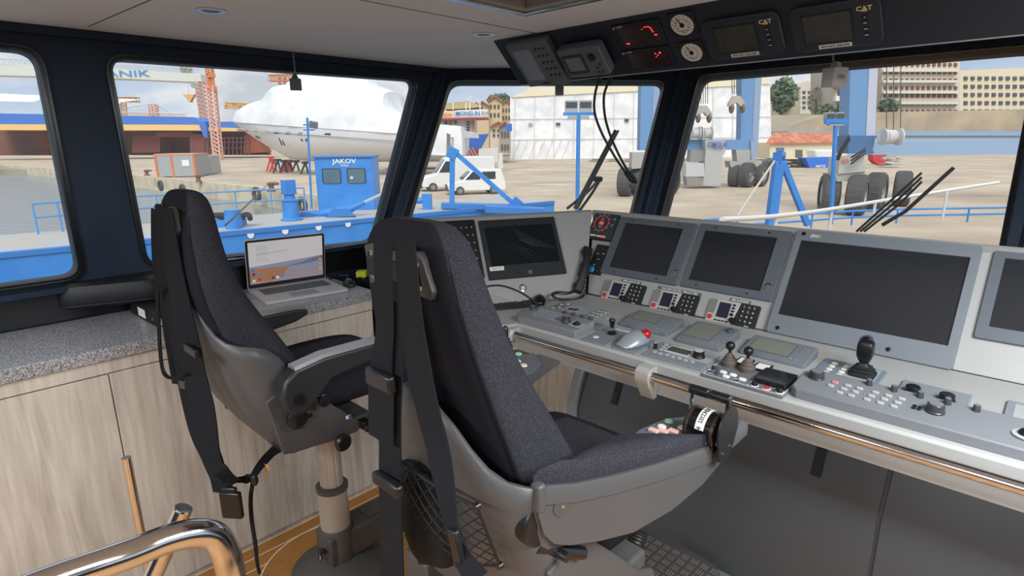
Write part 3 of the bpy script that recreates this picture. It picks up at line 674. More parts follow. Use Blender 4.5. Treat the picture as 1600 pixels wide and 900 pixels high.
g = G(); g.lathe([(.016, 0), (.016, .004), (.012, .005)], (W*.385, -H*.12, zt(0, H)), 24); g.build('trackball_ring', BLK, t); g = G(); g.ball((W*.385, -H*.12, zt(0, H)+.001), .0115); g.build('trackball', BLK, t)
# gooseneck lamp behind it
gp = [(845, 487), (838, 475), (822, 462), (800, 451), (778, 446), (755, 449), (735, 456)]
b0 = atz(845, 487, .925); gs = [b0]
for k, (x, y) in enumerate(gp[1:]): gs.append(atd(x, y, b0.dot(HF) - .015*(k+1)))
g = G(); g.tube(gs, .0045, 8, smooth=6); g.lathe([(.012, 0), (.012, .006), (.006, .012)], b0, 16); e = gs[-1]; g.cyl(e, e+(gs[-1]-gs[-2]).normalized()*.05, .0075, .009)
one(g, 'gooseneck_lamp', 'thin black gooseneck lamp arching behind the corner keyboard', 'lamp', BLKM)
# alarm button plate
t, W, H = plate('thruster_panel', 'grey key plate with red and green buttons behind corner keyboard', 'control panel', [(875, 474), (923, 483), (887.5, 497.5), (846, 487.5)], inset=(-.05, .47, -.22, .46))
for k in range(6):
    for j in range(2): key(t, -W*.32+j*W*.13+k*.0, H*(.38-k*.13), W*.1, H*.09, .0088, (RED, CREAM, GREEN)[(k+j) % 3], .0015)
for a in (.16, .3): g = G(); g.lathe([(.014, 0), (.014, .0012)], (W*a, H*(.02+a*.3), .0088), 22); g.build('pad', M('#3c4148', .5), t)
t, W, H = plate('intercom_panel', 'grey plate with round speaker and key rows, left of plotter', 'control panel', [(935, 485.6), (980, 495.6), (944, 512), (899, 500.6)], inset=(-.12, .46, -.42, .46))
for k in range(4):
    for j in range(3): ringmesh(t, -W*.38+j*W*.13, H*(.35-k*.2), .0065, .0011, .009, WHITE, 'key_ring', 14)
for r_ in (.008, .014, .02): ringmesh(t, W*.2, H*.02, r_, .001, .009, M('#8c9093', .4), 'speaker_ring', 30)
# plotters
def plotter(label, px, lcd, kn=False, tk=.02, nk=6):
    q = quad(DESK, *px); t = place('chart_plotter', label, 'plotter', DESK, q[0], q[1]+.01); W, H = q[2], q[3]
    g = G(); lo = rrect(W, H, .008, 3); g.loft([[(x, y, 0) for x, y in lo], [(x, y, tk*.6+(y/H+.5)*.018) for x, y in lo], [(x*.97, y*.95, tk*.6+.003+(y/H+.5)*.018) for x, y in lo]]); g.build('case', M('#6f757b', .45, name='plotter_case'), t, bev=.0015)
    def zz(y): return tk*.6+.003+(y/H+.5)*.018
    X = Matrix(((1, 0, 0, 0), (0, 1, 0, 0), (0, .018/H, 1, 0), (0, 0, 0, 1)))
    a, b, c, d = lcd; g = G(); z0 = tk*.6+.003+.009
    g.box(W*a-.004, W*b+.004, H*c-.004, H*d+.004, z0, z0+.0006, X); g.build('screen_surround', DEVD, t)
    g = G(); g.box(W*a, W*b, H*c, H*d, z0+.0006, z0+.0012, X); g.build('screen', LCD, t)
    for k in range(nk): g = G(); g.rbox(.011, .007, 0, .002, .003, X @ T(W*.33+(k % 3)*.014, H*(.28 if not kn else -.1)-(k//3)*.018-(k % 2)*.004, z0)); g.build('key', M('#7d8286', .4), t)
    for k in range(2): g = G(); g.rbox(.013, .008, 0, .002, .003, X @ T(W*.25+k*.02, -H*.36, z0)); g.build('key', M('#878c90', .4), t)
    if kn: knob(t, W*.36, H*.28, z0+.004, .013, .014, M('#4b5665', .35, name='slate_knob'))
    return t
plotter('grey flat plotter behind trackball mouse, leftmost of three', [(1000, 496), (1064, 512), (1040, 530), (963, 508)], (-.40, .12, -.1, .40))
plotter('grey plotter with knob beside its square screen, middle of three', [(1090, 514), (1152, 530), (1125, 553), (1050, 535)], (-.42, .16, -.28, .42), True, .024)
plotter('grey plotter with wide green-grey screen, right one of three', [(1180, 535), (1275, 560), (1255, 580), (1152, 553)], (-.40, .2, -.28, .36), False, .02)
# lever plate
t, W, H = plate('horn_lever_panel', 'small grey plate with short black lever, left of trackball mouse', 'control panel', [(952, 510), (985, 522), (943, 544), (912, 531)])
g = G(); g.box(-W*.1, W*.46, H*.38, H*.46, .008, .0088); g.build('print_strip', M('#d2d6d8', .4), t)
g = G(); g.lathe([(.017, 0), (.019, .004), (.014, .010), (.008, .012)], (W*.08, H*.12, .008), 24); g.build('boot', BLK, t)
g = G(); g.lathe([(.0035, 0), (.0035, .022)], (W*.08, H*.12, .018)); g.build('stem', CHROME, t)
g = G(); g.lathe([(.006, 0), (.009, .012), (.0125, .032), (.0105, .036)], (W*.08, H*.12, .034), 20); g.build('grip', BLK, t)
g = G(); g.lathe([(.012, 0), (.012, .0015), (.009, .003)], (-W*.18, -H*.24, .008), 24); g.build('button', M('#e5e3dc', .3), t)
# trackball mouse on a plate
t, W, H = plate('mouse_plate', 'grey plate carrying the silver trackball mouse', 'plate', [(985, 528), (1030, 535), (993, 554), (957, 546)])
MX = t.matrix_world @ T(-.002, .0, .008, rz=R(-14))
t = thing('trackball_mouse', 'silver thumb trackball mouse with big red ball', 'mouse', MX)
g = G(); loops = []
for k in range(11):
    f = k/10; y = -.072+.135*f; hw = .012+.034*math.sin(math.pi*min(1, f*.82+.1))**.7; zt_ = .008+.042*math.sin(math.pi*(f*.72+.08))**1.3
    cx_ = .004*math.sin(f*3)
    loops.append([(cx_+hw*math.cos(R(a)), y, max(.0, zt_*math.sin(R(a))**.8 if 0 < a < 180 else 0)) for a in range(0, 181, 15)])
g.loft(loops); g.build('shell', M('#a9b2ba', .25, .35, name='silver_blue_plastic'), t, ang=70, sub=1)
g = G(); g.ball((.022, .038, .036), .0195); g.build('ball', M('#b01325', .15, coat=.6, name='red_trackball'), t)
g = G(); g.strap([(-.012, .0, .052), (-.01, .03, .045), (-.005, .055, .027)], .012, (1, 0, 0), .002); g.build('button', M('#8d979f', .25, .3, name='mouse_button'), t)
# autopilot
t, W, H = plate('autopilot_panel', 'grey autopilot plate with black ribbed dial and small lcd', 'control panel', [(1037, 537), (1125, 560), (1095, 583), (1002, 553)], inset=(-.18, .47, -.12, .47))
g = G(); g.rbox(W*.40, H*.42, .008, .0098, .002, T(-W*.08, H*.18)); g.build('screen_frame', M('#d6d8d6', .4), t)
g = G(); g.box(-W*.26, W*.10, H*.02, H*.34, .0098, .0106); g.build('screen', M('#4c5346', .2, name='green_lcd'), t)
for k in range(7): ringmesh(t, -W*.36+k*W*.105, -H*.22-(k % 2)*.003, .0068, .0013, .0088, WHITE, 'key_ring', 16)
for k in range(3): ringmesh(t, -W*.37+k*W*.02, H*(.36-k*.18), .0065, .0013, .0088, WHITE, 'key_ring', 16)
knob(t, -W*.43, -H*.02, .008, .0075, .022, BLK, cap=M('#c9cbcc', .4)); knob(t, W*.26, H*.12, .0088, .0195, .024, BLK, cap=M('#b7bcbf', .4, name='pale_cap'))
# crane/thruster panel with tablet
t, W, H = plate('crane_panel', 'dark key plate with two ball levers and black touch screen', 'control panel', [(1128, 566), (1256, 596), (1220, 621), (1092, 587)], m=M('#6a7276', .4, name='slate_plate'))
g = G(); z = .0085
for a in ((-W/2+.004, W/2-.004, H/2-.006, H/2-.004), (-W/2+.004, W/2-.004, -H/2+.004, -H/2+.006), (-W/2+.004, -W/2+.006, -H/2+.004, H/2-.004), (W*.07, W*.07+.002, -H/2+.004, H/2-.004), (W/2-.006, W/2-.004, -H/2+.004, H/2-.004)): g.box(*a, .008, z)
g.build('print_lines', WHITE, t)
def ball_lever(x, y):
    g = G(); g.lathe([(.025, 0), (.025, .016), (.020, .021), (.020, .026), (.015, .031), (.015, .035), (.009, .040), (.006, .046)], (x, y, .008), 26); g.build('boot', M('#5e534c', .7, name='brown_rubber_boot'), t)
    g = G(); g.lathe([(.005, .04), (.005, .056), (.008, .060)], (x, y, .008)); g.ball((x, y, .078), .0155); g.build('ball_grip', BLK, t)
def rocker(x, y):
    g = G(); g.rbox(.05, .06, 0, .006, .003, T(x, y, .008)); g.build('gauge_frame', BLK, t); g = G(); g.box(x-.019, x+.019, y-.023, y+.023, .014, .0148); g.build('gauge_face', WHITE, t)
lv = [loc(DESK, 1139, 574), loc(DESK, 1167, 583)]; q = quad(DESK, (1128, 566), (1256, 596), (1220, 621), (1092, 587))
for l in lv: ball_lever(l.x-q[0], l.y-q[1]); rocker(l.x-q[0]+.030, l.y-q[1]+.05)
for a, b in ((-.30, -.16), (-.17, -.17), (-.22, -.33), (-.03, -.26)): g = G(); g.rbox(.023, .017, .008, .0125, .007, T(W*a, H*b), taper=.002); g.build('button', WHITE, t)
for a, b in ((-.44, -.30), (-.08, -.38)):
    g = G()
    for j in range(3): g.lathe([(.0032, .008), (.0032, .0095)], (W*a-.008+j*.008, H*b, 0), 8)
    g.build('led_group', BLK, t); ringmesh(t, W*a, H*b, .012, .001, .0085, WHITE, 'print_ring', 20)
knob(t, -W*.33, -H*.32, .008, .0055, .022, M('#4e4d55', .5)); knob(t, -W*.44, -H*.12, .008, .006, .01, BLK)
tx, ty, tw, thh = W*.28, H*.12, W*.38, H*.70
g = G(); g.rbox(tw, thh, .008, .022, .005, T(tx, ty)); g.build('touch_screen_case', BLK, t, bev=.001); g = G(); g.box(tx-tw*.44, tx+tw*.44, ty-thh*.42, ty+thh*.42, .022, .0226); g.build('touch_screen', M('#1d2024', .08, name='black_glass'), t)
for a, mt_ in ((.14, BLK), (.28, RED), (.43, BLK)):
    g = G(); g.lathe([(.0125, .008), (.0125, .0095)], (W*a, -H*.36, 0), 22); g.build('button_ring', WHITE, t)
    g = G(); g.lathe([(.010, .0095), (.010, .012 if a == .28 else .018), (.008, .020 if a != .28 else .0125)], (W*a, -H*.36, 0), 22); g.build('button', mt_, t)
# right joystick
q = quad(DESK, (1288, 562), (1392, 584), (1364, 612), (1262, 590))
t, W, H = plate('joystick_panel', 'blue-grey plate with tall black joystick and round white keys', 'control panel', [(1290, 563), (1390, 584), (1362, 612), (1262, 590)], m=M('#76828f', .4, name='blue_grey_plate'), inset=(-.14, .42, -.18, .44))
for k in range(4):
    for j in range(2): g = G(); g.lathe([(.0098, 0), (.0098, .001), (.008, .0028)], (-W*.30+j*W*.2, H*(.30-k*.17), .0085), 20); g.build('round_key', CREAM, t)
jx, jy = W*.2, H*.08
g = G(); g.loft([[(x+jx, y+jy, z+.0085) for x, y in rrect(s_, s_, s_*.2, 3)] for s_, z in ((.072, 0), (.072, .008), (.060, .012), (.062, .018), (.046, .022), (.048, .028), (.032, .032), (.022, .042))]); g.build('boot', BLKM, t)
g = G(); g.loft([[(x+jx, y+jy, z) for x, y in rrect(a, b, .009, 4)] for a, b, z in ((.02, .02, .046), (.034, .03, .06), (.044, .038, .075), (.045, .04, .10), (.042, .038, .116), (.034, .032, .121))]); g.build('grip', BLK, t, ang=50)
# long keyboard at right
KX0, KX1 = -.512, .12
t, W, H = ctrl_keyboard('chart_keyboard', 'long dark grey key desk with knobs in front of joystick', KX0, KX1, 1.715, 1.87, M('#777b80', .42, name='key_desk_case'), 0)
def kz(y): return zt(y, H)
knobx(t, -W/2+.045, H*.14, kz(0), .021, .024)
for k in range(5): knobx(t, -W*.22+k*.062, H*.36, kz(H*.3), .0085, .018)
xk = [(.085, 2), (.12, 3), (.15, 3), (.19, 3), (.222, 3), (.254, 3)]
for a, n_ in xk:
    for k in range(n_):
        y = H*.12-k*H*.17; key(t, -W/2+a+k*-.004+.012, y, .017, .011, kz(y), M('#b4b3ae', .4, name='pale_key') if not (a == .085 and k == 0) else M('#d98a88', .4, name='pink_key'), .004)
for k in range(4): key(t, -W/2+.30+(k % 2)*.012, -H*.02-(k//2)*.013, .009, .009, kz(0), BLK, .004)
knobx(t, -W/2+.345, -H*.02, kz(0), .021, .024)
g = G(); g.lathe([(.03, 0), (.03, .003), (.024, .004)], (W*.34, -H*.05, kz(0)), 30); g.build('trackball_surround', DEVL, t); g = G(); g.ball((W*.34, -H*.05, kz(0)), .02); g.build('trackball', BLK, t)
t, W, H = plate('searchlight_panel', 'grey plate with black knob at right edge behind key desk', 'control panel', (-.285+.09, .255, .17, .15))
knob(t, -W*.28, -H*.05, .008, .02, .02); knob(t, W*.2, -H*.05, .008, .02, .02)
t, W, H = plate('searchlight_panel', 'grey plate with joystick, rightmost panel on console desk', 'control panel', (.06, .26, .19, .19), inset=(-.4, .4, -.4, .4))
knob(t, 0, 0, .008, .018, .05)
# black computer keyboard and mouse on the corner desk
kb0 = atz(830, 476, .925); 
kX = Matrix.Translation(Vector((-1.845, 1.80, .912))) @ Matrix.Rotation(R(52), 4, 'Z') @ Matrix.Rotation(R(2), 4, 'X')
t = thing('computer_keyboard', 'black computer keyboard in the grey console corner', 'keyboard', kX)
g = G(); g.rbox(.44, .125, 0, .014, .006, taper=.002); g.build('case', BLKM, t)
for r_ in range(5):
    for c_ in range(19):
        if c_ in (14,): continue
        key(t, -.207+c_*.0228+.001, .045-r_*.0225, .0185, .0185, .014, M('#2c2e31', .5, name='charcoal_key'), .003, r=.002)
mp_ = atz(843, 473, .925)
t = thing('computer_mouse', 'black wireless mouse between keyboard and phone cord', 'mouse', Matrix.Translation(mp_) @ Matrix.Rotation(R(40), 4, 'Z'))
def mouse_body(g, s=1):
    lp = []
    for k in range(10):
        f = k/9; y = (-.055+.11*f)*s; hw = (.008+.024*math.sin(math.pi*(f*.8+.1)))*s; z = (.006+.03*math.sin(math.pi*(f*.75+.12)))*s
        lp.append([(hw*math.cos(R(a)), y, max(0, z*math.sin(R(a)))) for a in range(0, 181, 20)])
    return g.loft(lp)
mouse_body(G(), 1.05).build('shell', BLK, t, ang=70, sub=1)
g = G(); g.cyl((-.003, .03, .029), (.003, .03, .029), .008, n=14); g.build('wheel', M('#5a5d60', .4), t)
# ================================================================= OVERHEAD INSTRUMENT PANEL
XO0 = -1.835
def od(name, label, cat, cx, cy, z=0, rot=0): return place(name, label, cat, OVER, cx, cy, z, rot)
oh = thing('overhead_console', 'dark blue sloping overhead instrument panel above front windows', 'panel', (0, 0, 0))
NAVY = M('#1b2532', .45, name='navy_black_panel')
g = G(); g.loft([[(x, 1.802, CZ-.002), (x, 1.97, 1.896), (x, 2.02, 1.90), (x, 2.35, 1.99), (x, 2.35, CZ-.002)] for x in (XO0, 1.7)]); g.build('housing', NAVY, oh, bev=.002)
g = G(); g.cyl((XO0, 1.971, 1.894), (1.7, 1.971, 1.894), .0022, n=8); g.build('edge_strip', M('#b9bec2', .3, .6, name='bright_edge_strip'), oh)
OD = M('#2c333b', .4, name='dark_bezel'); ODG = M('#5d646c', .45, name='grey_black_case')
# sounder with portrait screen
def oq(*px): return quad(OVER, *px)
q = oq((798, 68), (857, 57), (895, 120), (832, 130)); t = od('echo_sounder', 'tall grey sounder unit at left end of overhead panel', 'instrument', q[0], q[1]+.004, .0)
W, H = q[2], q[3]*1.06
g = G(); g.rbox(W, H, -.02, .03, .006, taper=.003); g.build('case', ODG, t)
g = G(); g.box(-W*.40, W*.02, -H*.34, H*.36, .03, .0308); g.build('screen', M('#8794a1', .2, name='slate_screen'), t)
for k in range(15):
    g = G(); g.lathe([(.0052, 0), (.0052, .002)], (W*(.17+(k % 3)*.10+.015*(k//6)), H*(.34-(k//3)*.15), .03), 12); g.build('key', BLK, t)
g = G(); g.rbox(W*.2, .006, .03, .032, .002, T(-W*.02, -H*.43)); g.build('slot', BLK, t)
# gps with dial
q = oq((876, 71), (943, 58), (964, 104), (903, 112)); t = od('gps_unit', 'grey gps unit with round dial, second from left overhead', 'instrument', q[0], q[1]+.006, .012)
W, H = q[2], q[3]
g = G(); g.rbox(W, H, 0, .035, .012, taper=.004); g.build('case', ODG, t)
g = G(); g.rbox(W*.8, H*.9, -.03, 0, .006); g.build('mount', NAVY, t)
g = G(); g.rbox(W*.50, H*.66, .035, .037, .004, T(-W*.19, -H*.02)); g.build('screen_frame', OD, t); g = G(); g.box(-W*.38, 0, -H*.24, H*.22, .037, .0378); g.build('screen', M('#707b84', .2, name='small_grey_screen'), t)
knob(t, W*.25, H*.16, .035, .016, .008, BLK)
for a, b in ((.36, -.1), (.27, -.2), (.27, -.36), (.36, -.36)): g = G(); g.lathe([(.005, 0), (.005, .003)], (W*a, H*b, .035), 12); g.build('key', OD, t)
# red sounders
def redpanel(px, label, digs):
    q = oq(*px); t = od('depth_repeater', label, 'instrument', q[0], q[1]); W, H = q[2], q[3]
    g = G(); g.rbox(W, H, 0, .006, .003, taper=.001); g.build('case', M('#14191f', .4, name='near_black_case'), t)
    g = G(); g.box(-W*.36, W*.46, -H*.42, H*.36, .006, .0068); g.build('screen', M('#2a1217', .15, name='dark_red_glass'), t)
    E_ = M('#ff2a2a', .4, emit=2.5, name='lit_red_segments')
    g = G()
    for x, y, w_, h_ in digs: g.box(W*x, W*(x+w_), H*y, H*(y+h_), .007, .0074)
    g.build('red_digits', E_, t)
    text('SKIPPER', H*.07, WHITE, t, T(-W*.30, H*.43, .0062), 'logo_lettering'); ringmesh(t, -W*.43, H*.41, .004, .0014, .0064, WHITE, 'logo_ring', 16)
    for b in (.0, -.22): ringmesh(t, W*.38, H*b, .0055, .0008, .0072, M('#7c4046', .4), 'key_ring', 18)
redpanel([(953, 42), (1031, 26), (1040, 64), (972, 78)], 'dark red digital repeater with digits, upper one beside gauges', [(.18, .26, .02, .03), (.22, .27, .02, .03), (.26, .26, .02, .03), (.29, .20, .02, .05), (.30, .12, .02, .05), (.31, .04, .02, .05), (.12, .2, .015, .02), (.33, -.1, .05, .04), (-.3, -.30, .07, .035)])
redpanel([(968, 82), (1044, 68), (1056, 100), (985, 110)], 'dark red digital repeater showing few digits, lower one', [(.2, .2, .02, .05), (.24, .12, .02, .05), (.29, .2, .03, .08), (.2, .05, .015, .03)])
# round gauges
def gauge(px, r, label):
    l = loc(OVER, *px); t = od('round_gauge', label, 'gauge', l.x, l.y)
    g = G(); g.rbox(r*2.35, r*2.3, 0, .006, .004, taper=.001); g.build('case', M('#171c23', .4, name='gauge_case'), t)
    g = G(); g.lathe([(r, .006), (r, .0072), (r*.96, .0072)], n=40); g.build('dial', M('#d9d9d3', .5, name='white_dial'), t)
    g = G()
    for k in range(11):
        a = R(220-26*k); X = T(r*.82*math.cos(a), r*.82*math.sin(a), .0074, rz=a); g.cbox(0, 0, 0, r*.16, r*.03, .0008, X)
    g.build('ticks', BLK, t)
    for k, s_ in enumerate(('40', '30', '20', '10', '0', '10', '20', '30', '40')):
        a = R(210-30*k); text(s_, r*.2, BLK, t, T(r*.58*math.cos(a), r*.58*math.sin(a), .0074), 'dial_lettering')
    text('Rudder Angle', r*.17, BLK, t, T(0, -r*.55, .0074), 'dial_lettering'); text('degrees', r*.13, BLK, t, T(0, -r*.73, .0074), 'dial_lettering')
    g = G(); g.lathe([(r*.2, .0072), (r*.2, .0105)], n=20); X = T(0, 0, .009, rz=R(112)); g.cbox(r*.35, 0, 0, r*.8, r*.07, .001, X); g.build('needle', BLK, t)
gauge((1067, 37), .0385, 'white round gauge, upper of two, on overhead panel')
gauge((1082, 80), .036, 'white round gauge, lower of two, on overhead panel')
# engine displays
def cat(px, sp, label):
    q = oq(*px); t = od('engine_display', label, 'instrument', q[0], q[1]); W, H = q[2], q[3]
    g = G(); g.rbox(W, H, 0, .012, .025, taper=.004); g.build('case', M('#222b36', .4, name='blue_black_case'), t)
    ln = [(x, y, .0115) for x, y in rrect(W*.985, H*.975, .024)]
    g = G(); g.tube(ln, .0008, 4, closed=True); g.build('case_trim', M('#49525e', .3), t)
    g = G(); g.rbox(W*.58, H*.68, .012, .0126, .002, T(-W*.09, .0)); g.build('screen_frame', M('#11161c', .4), t)
    g = G(); g.box(-W*.36, W*.18, -H*.31, H*.31, .0126, .0134); g.build('screen', M('#38362f', .1, name='olive_black_screen'), t)
    text('CAT', H*.13, M('#e2d9c2', .4), t, T(W*.33, H*.31, .0122), 'logo_lettering', bold=.02, sx=1.0)
    g = G(); g.loft([[(W*.33+a*H*.045, H*.31-.0+b*H*.06, z) for a, b in ((-1, -1), (1, -1), (0, .35))] for z in (.0124, .0132)]); g.build('logo_triangle', M('#e0b23c', .4), t)
    for k in range(4):
        y = H*(.14-k*.13); g = G(); g.rbox(.014, .014, .012, .0136, .004, T(W*.33, y)); g.build('key', M('#0f1319', .4), t); text(('◇', '<>', '=>', '<=')[k] if k else 'o', .009, WHITE, t, T(W*.33, y, .0138), 'key_lettering')
    g = G(); g.box(-W*.22, W*.16, -H*.455, -H*.37, .012, .0132); g.build('label_strip', M('#cfcfc8', .5, name='label_tape'), t); text('MAX REVS 2000 RPM', H*.055, BLK, t, T(-W*.03, -H*.413, .0134), 'label_lettering', bold=.01)
cat([(1099, 31), (1218, 14), (1229, 78), (1114, 93)], 0, 'engine display on overhead panel, left of two, beside gauges')
cat([(1233, 10), (1376, -8), (1384, 64), (1247, 79)], 0, 'engine display on overhead panel, right of two, above right window')
# cables with plugs hanging under the panel, kept in two black ties
def hang(px, d0, label, i):
    p0 = atd(*px[0], d0); pts = [p0]
    for k, p in enumerate(px[1:]): pts.append(atd(*p, d0+.012*(k+1)))
    g = G(); g.tube(pts, .0052, 8, smooth=6); o = p0
    t = thing('hanging_cable', label, 'cable', p0)
    for v in g.bm.verts: v.co -= p0
    g.build('cord', BLKM, t)
    d = (pts[-1]-pts[-2]).normalized(); e = pts[-1]-p0
    g = G(); g.cyl(e-d*.01, e+d*.035, .010, .012); g.cyl(e+d*.035, e+d*.05, .008); g.build('plug', BLK, t)
    q0, q1 = atd(px[0][0], px[0][1]-14, d0-.06)-p0, Vector((0, 0, 0))
    g = G(); g.strap([q0+Vector((.0, -.0, .02)), (q0+q1)/2, q1+Vector((0, 0, -.02))], [.026, .014], (1, .3, 0), .006, smooth=4); g.build('strap', BLKM, t)
dC = (OVER @ loc(OVER, 945, 115)).dot(HF)
hang([(937, 122), (930, 146), (929, 175), (939, 205), (956, 237), (972, 262), (980, 272)], dC+.05, 'black cable with plug hanging by window, left of pair', 0)
hang([(953, 124), (944, 148), (945, 180), (953, 210), (966, 240), (978, 262), (985, 272)], dC+.05, 'black cable with plug hanging by window, right of pair', 1)
# sensors hanging from the ceiling edge
def sensor(px0, px1, w_, h_, d, m, label, cone=False):
    a, b = atd(*px0, d), atd(*px1, d); t = thing('hanging_sensor', label, 'sensor', b)
    g = G(); g.tube([a-b, (a-b)*.5+Vector((.003, 0, 0)), Vector((0, 0, h_/2))], .0035, 8, smooth=4); g.build('cord', M('#6d7a83', .5), t)
    X = Matrix.Rotation(YAW, 4, 'Z') @ T(0, 0, 0, rz=R(18)); g = G(); g.rbox(w_, w_*.8, -h_/2, h_/2, .004, X, taper=.003); g.build('body', m, t)
    g = G(); g.lathe([(w_*.3, h_/2), (w_*.22, h_/2+.014), (w_*.1, h_/2+.02)], n=16); g.build('collar', m, t)
    return t, X
W1d = atx(457, 84, PW+.05).dot(HF)
sensor((458, 83), (462, 132), .05, .05, W1d, M('#5b6064', .5, name='grey_sensor_body'), 'small dark grey sensor box hanging in port window')
fd = aty(1303, 90, 2.35).dot(HF)
t, X = sensor((1301, 85), (1304, 121), .066, .066, fd, M('#d3d3ce', .5, name='white_sensor_body'), 'small white sensor box hanging in right front window')
text('SN', .02, M('#3358a8', .4), t, X @ T(0, -.027, 0, rx=R(90)), 'mark', sx=1.3)
d = aty(873, 140, 2.45).dot(HF); b = atd(874, 138, 2.75)
g = G(); w_ = .036; g.box(-w_/2, w_/2, -w_/2, w_/2, -.03, .02, Matrix.Translation(b) @ Matrix.Rotation(YAW, 4, 'Z')); g.cyl(b+Vector((0, 0, .02)), b+Vector((0, 0, .05)), .01)
one(g, 'camera_box', 'small grey box hanging at window top under the sounder', 'sensor', M('#6f7376', .5))
# ================================================================= HELM SEATS
def speckle(h1, h2, sc_=900, lo=.52, hi=.75, nm='fabric'):
    return M(h1, .95, var=(sc_, h2, lo, hi), bump=(sc_, .25), spec=.1, name=nm)
FAB = speckle('#2a2a30', '#6a6a74', 760, .50, .82, 'charcoal_flecked_fabric'); FAB2 = M('#232328', .97, bump=(600, .2), spec=.08, name='plain_black_fabric')
SHELL = M('#4e4e4f', .42, bump=(1200, .03), name='warm_grey_seat_shell'); SHELLD = M('#4b4a49', .5, name='dark_grey_seat_casting')
BELT = M('#17191d', .8, bump=(900, .3), spec=.2, name='black_webbing'); PED = M('#b3aca3', .45, .25, name='silver_grey_pedestal')
def lerpt(tb, z):
    tb = sorted(tb)
    if z <= tb[0][0]: return tb[0][1]
    for (a, u), (b, v) in zip(tb, tb[1:]):
        if z <= b: return u + (v-u)*(z-a)/(b-a)
    return tb[-1][1]
YR = [(.66, -.19), (.7, -.2), (.8, -.26), (.9, -.30), (1.0, -.322), (1.1, -.343), (1.24, -.37)]
def chair(label, loc_, dy):
    t = thing('helm_chair', label, 'chair', Vector(loc_))
    Y = dy
    ysh = (lambda z: lerpt([(1.0, -.095), (1.2, -.092), (1.33, -.07), (1.42, -.045), (1.5, -.03)], z)) if dy < 0 else (lambda z: 0)
    # backrest
    lv = [(.84, -.20, .0, .20), (.9, -.235, -.03, .20), (1.0, -.265, -.075, .195), (1.1, -.295, -.13, .186), (1.2, -.325, -.19, .172), (1.3, -.35, -.24, .154), (1.39, -.368, -.272, .138), (1.445, -.375, -.29, .129), (1.48, -.374, -.30, .120), (1.505, -.368, -.31, .104), (1.52, -.358, -.32, .082), (1.526, -.348, -.33, .052)]
    g = G(); loops = []
    for z, a, b, w_ in lv:
        d = b-a; r = min(.045, d*.42); c = (a+b)/2+ysh(z)
        loops.append([(x, c+y + (.018*(1-(x/w_)**2) if y > 0 else -.006*(1-(x/w_)**2)), z) for x, y in rrect(2*w_, d, r, 4)])
    g.loft(loops)
    g.bm.normal_update(); bmesh.ops.recalc_face_normals(g.bm, faces=g.bm.faces)
    g.bm.faces.ensure_lookup_table()
    for i, f in enumerate(g.bm.faces):
        if i < 20*(len(lv)-1) and 12 <= i % 20 < 17: f.material_index = 1
    g.build('backrest', [FAB, FAB2], t, ang=75, sub=1)
    g = G()
    for sx in (-1, 1): g.tube([(sx*(w_-.010), a+ysh(z)+.014, z) for z, a, b, w_ in lv[:-3]], .0022, 5)
    g.build('piping', FAB2, t)
    # grey shell
    Yp = Y + (.01 if Y < 0 else 0)
    g = G(); U = 25; rows = 9; grid = []
    def plan(u, z):
        yr_ = lerpt(YR, z); rc = .075; yf = -.13; hw = .232
        side = (yf-(yr_+rc)); arc = rc*math.pi/2; Lr = hw-rc; tot = side+arc+Lr; s = (1-abs(u))*0; d = (1-abs(u))*tot  # d = distance from front edge (u=±1) to rear centre
        sg = 1 if u >= 0 else -1
        if d <= side: return sg*hw, yf-d
        if d <= side+arc: a = (d-side)/rc; return sg*(hw-rc+rc*math.cos(a)), yr_+rc-rc*math.sin(a)
        return sg*(hw-rc-(d-side-arc)), yr_
    for k in range(U):
        u = -1+2*k/(U-1); col = []
        zh = lerpt([(0, 1.235), (.2, 1.20), (.36, 1.135), (.5, 1.10), (.62, 1.082), (.72, 1.075), (.82, 1.04), (.92, .97), (1, .90)], abs(u))
        for j in range(rows):
            z = .70+(zh-.70)*j/(rows-1); x, y = plan(u, z); col.append(g.bm.verts.new((x, y+Y, z)))
        grid.append(col)
    for a, b in zip(grid, grid[1:]):
        for j in range(rows-1): g.face([a[j], b[j], b[j+1], a[j+1]])
    g.build('shell', SHELL, t, solid=.010, ang=70)
    for sx in (-1, 1):
        g = G(); pl = [(-.225, .71), (-.05, .69), (.035, .69), (.055, .715), (-.06, .83), (-.12, .89), (-.2, .93), (-.26, .90)]
        x0 = sx*.234; g.loft([[(x, y+Yp, z) for y, z in pl] for x in (x0-.005, x0+.005)]); g.build('side_plate', SHELL, t, bev=.003)
    g = G(); g.box(-.23, .23, -.2+Yp, .10+Yp, .695, .74); g.build('seat_pan', SHELLD, t, bev=.01)
    # seat cushion
    g = G(); loops = []
    for y, zb, zt_, hw in ((-.2, .80, .88, .20), (-.15, .79, .905, .225), (0, .78, .915, .235), (.15, .775, .915, .235), (.25, .78, .905, .228), (.29, .80, .885, .215), (.305, .825, .86, .19)):
        n = 20; loops.append([(hw*math.copysign(abs(math.cos(a))**.45, math.cos(a)), y+Yp, (zb+zt_)/2+(zt_-zb)/2*math.copysign(abs(math.sin(a))**.6, math.sin(a))) for a in [2*math.pi*k/n for k in range(n)]])
    g.loft(loops); g.bm.normal_update(); bmesh.ops.recalc_face_normals(g.bm, faces=g.bm.faces)
    for f in g.bm.faces:
        c = f.calc_center_median()
        if abs(c.x) > .13 and c.z > .8 or c.y > .22+Yp: f.material_index = 1
    g.build('seat_cushion', [FAB, FAB2], t, ang=80, sub=1)
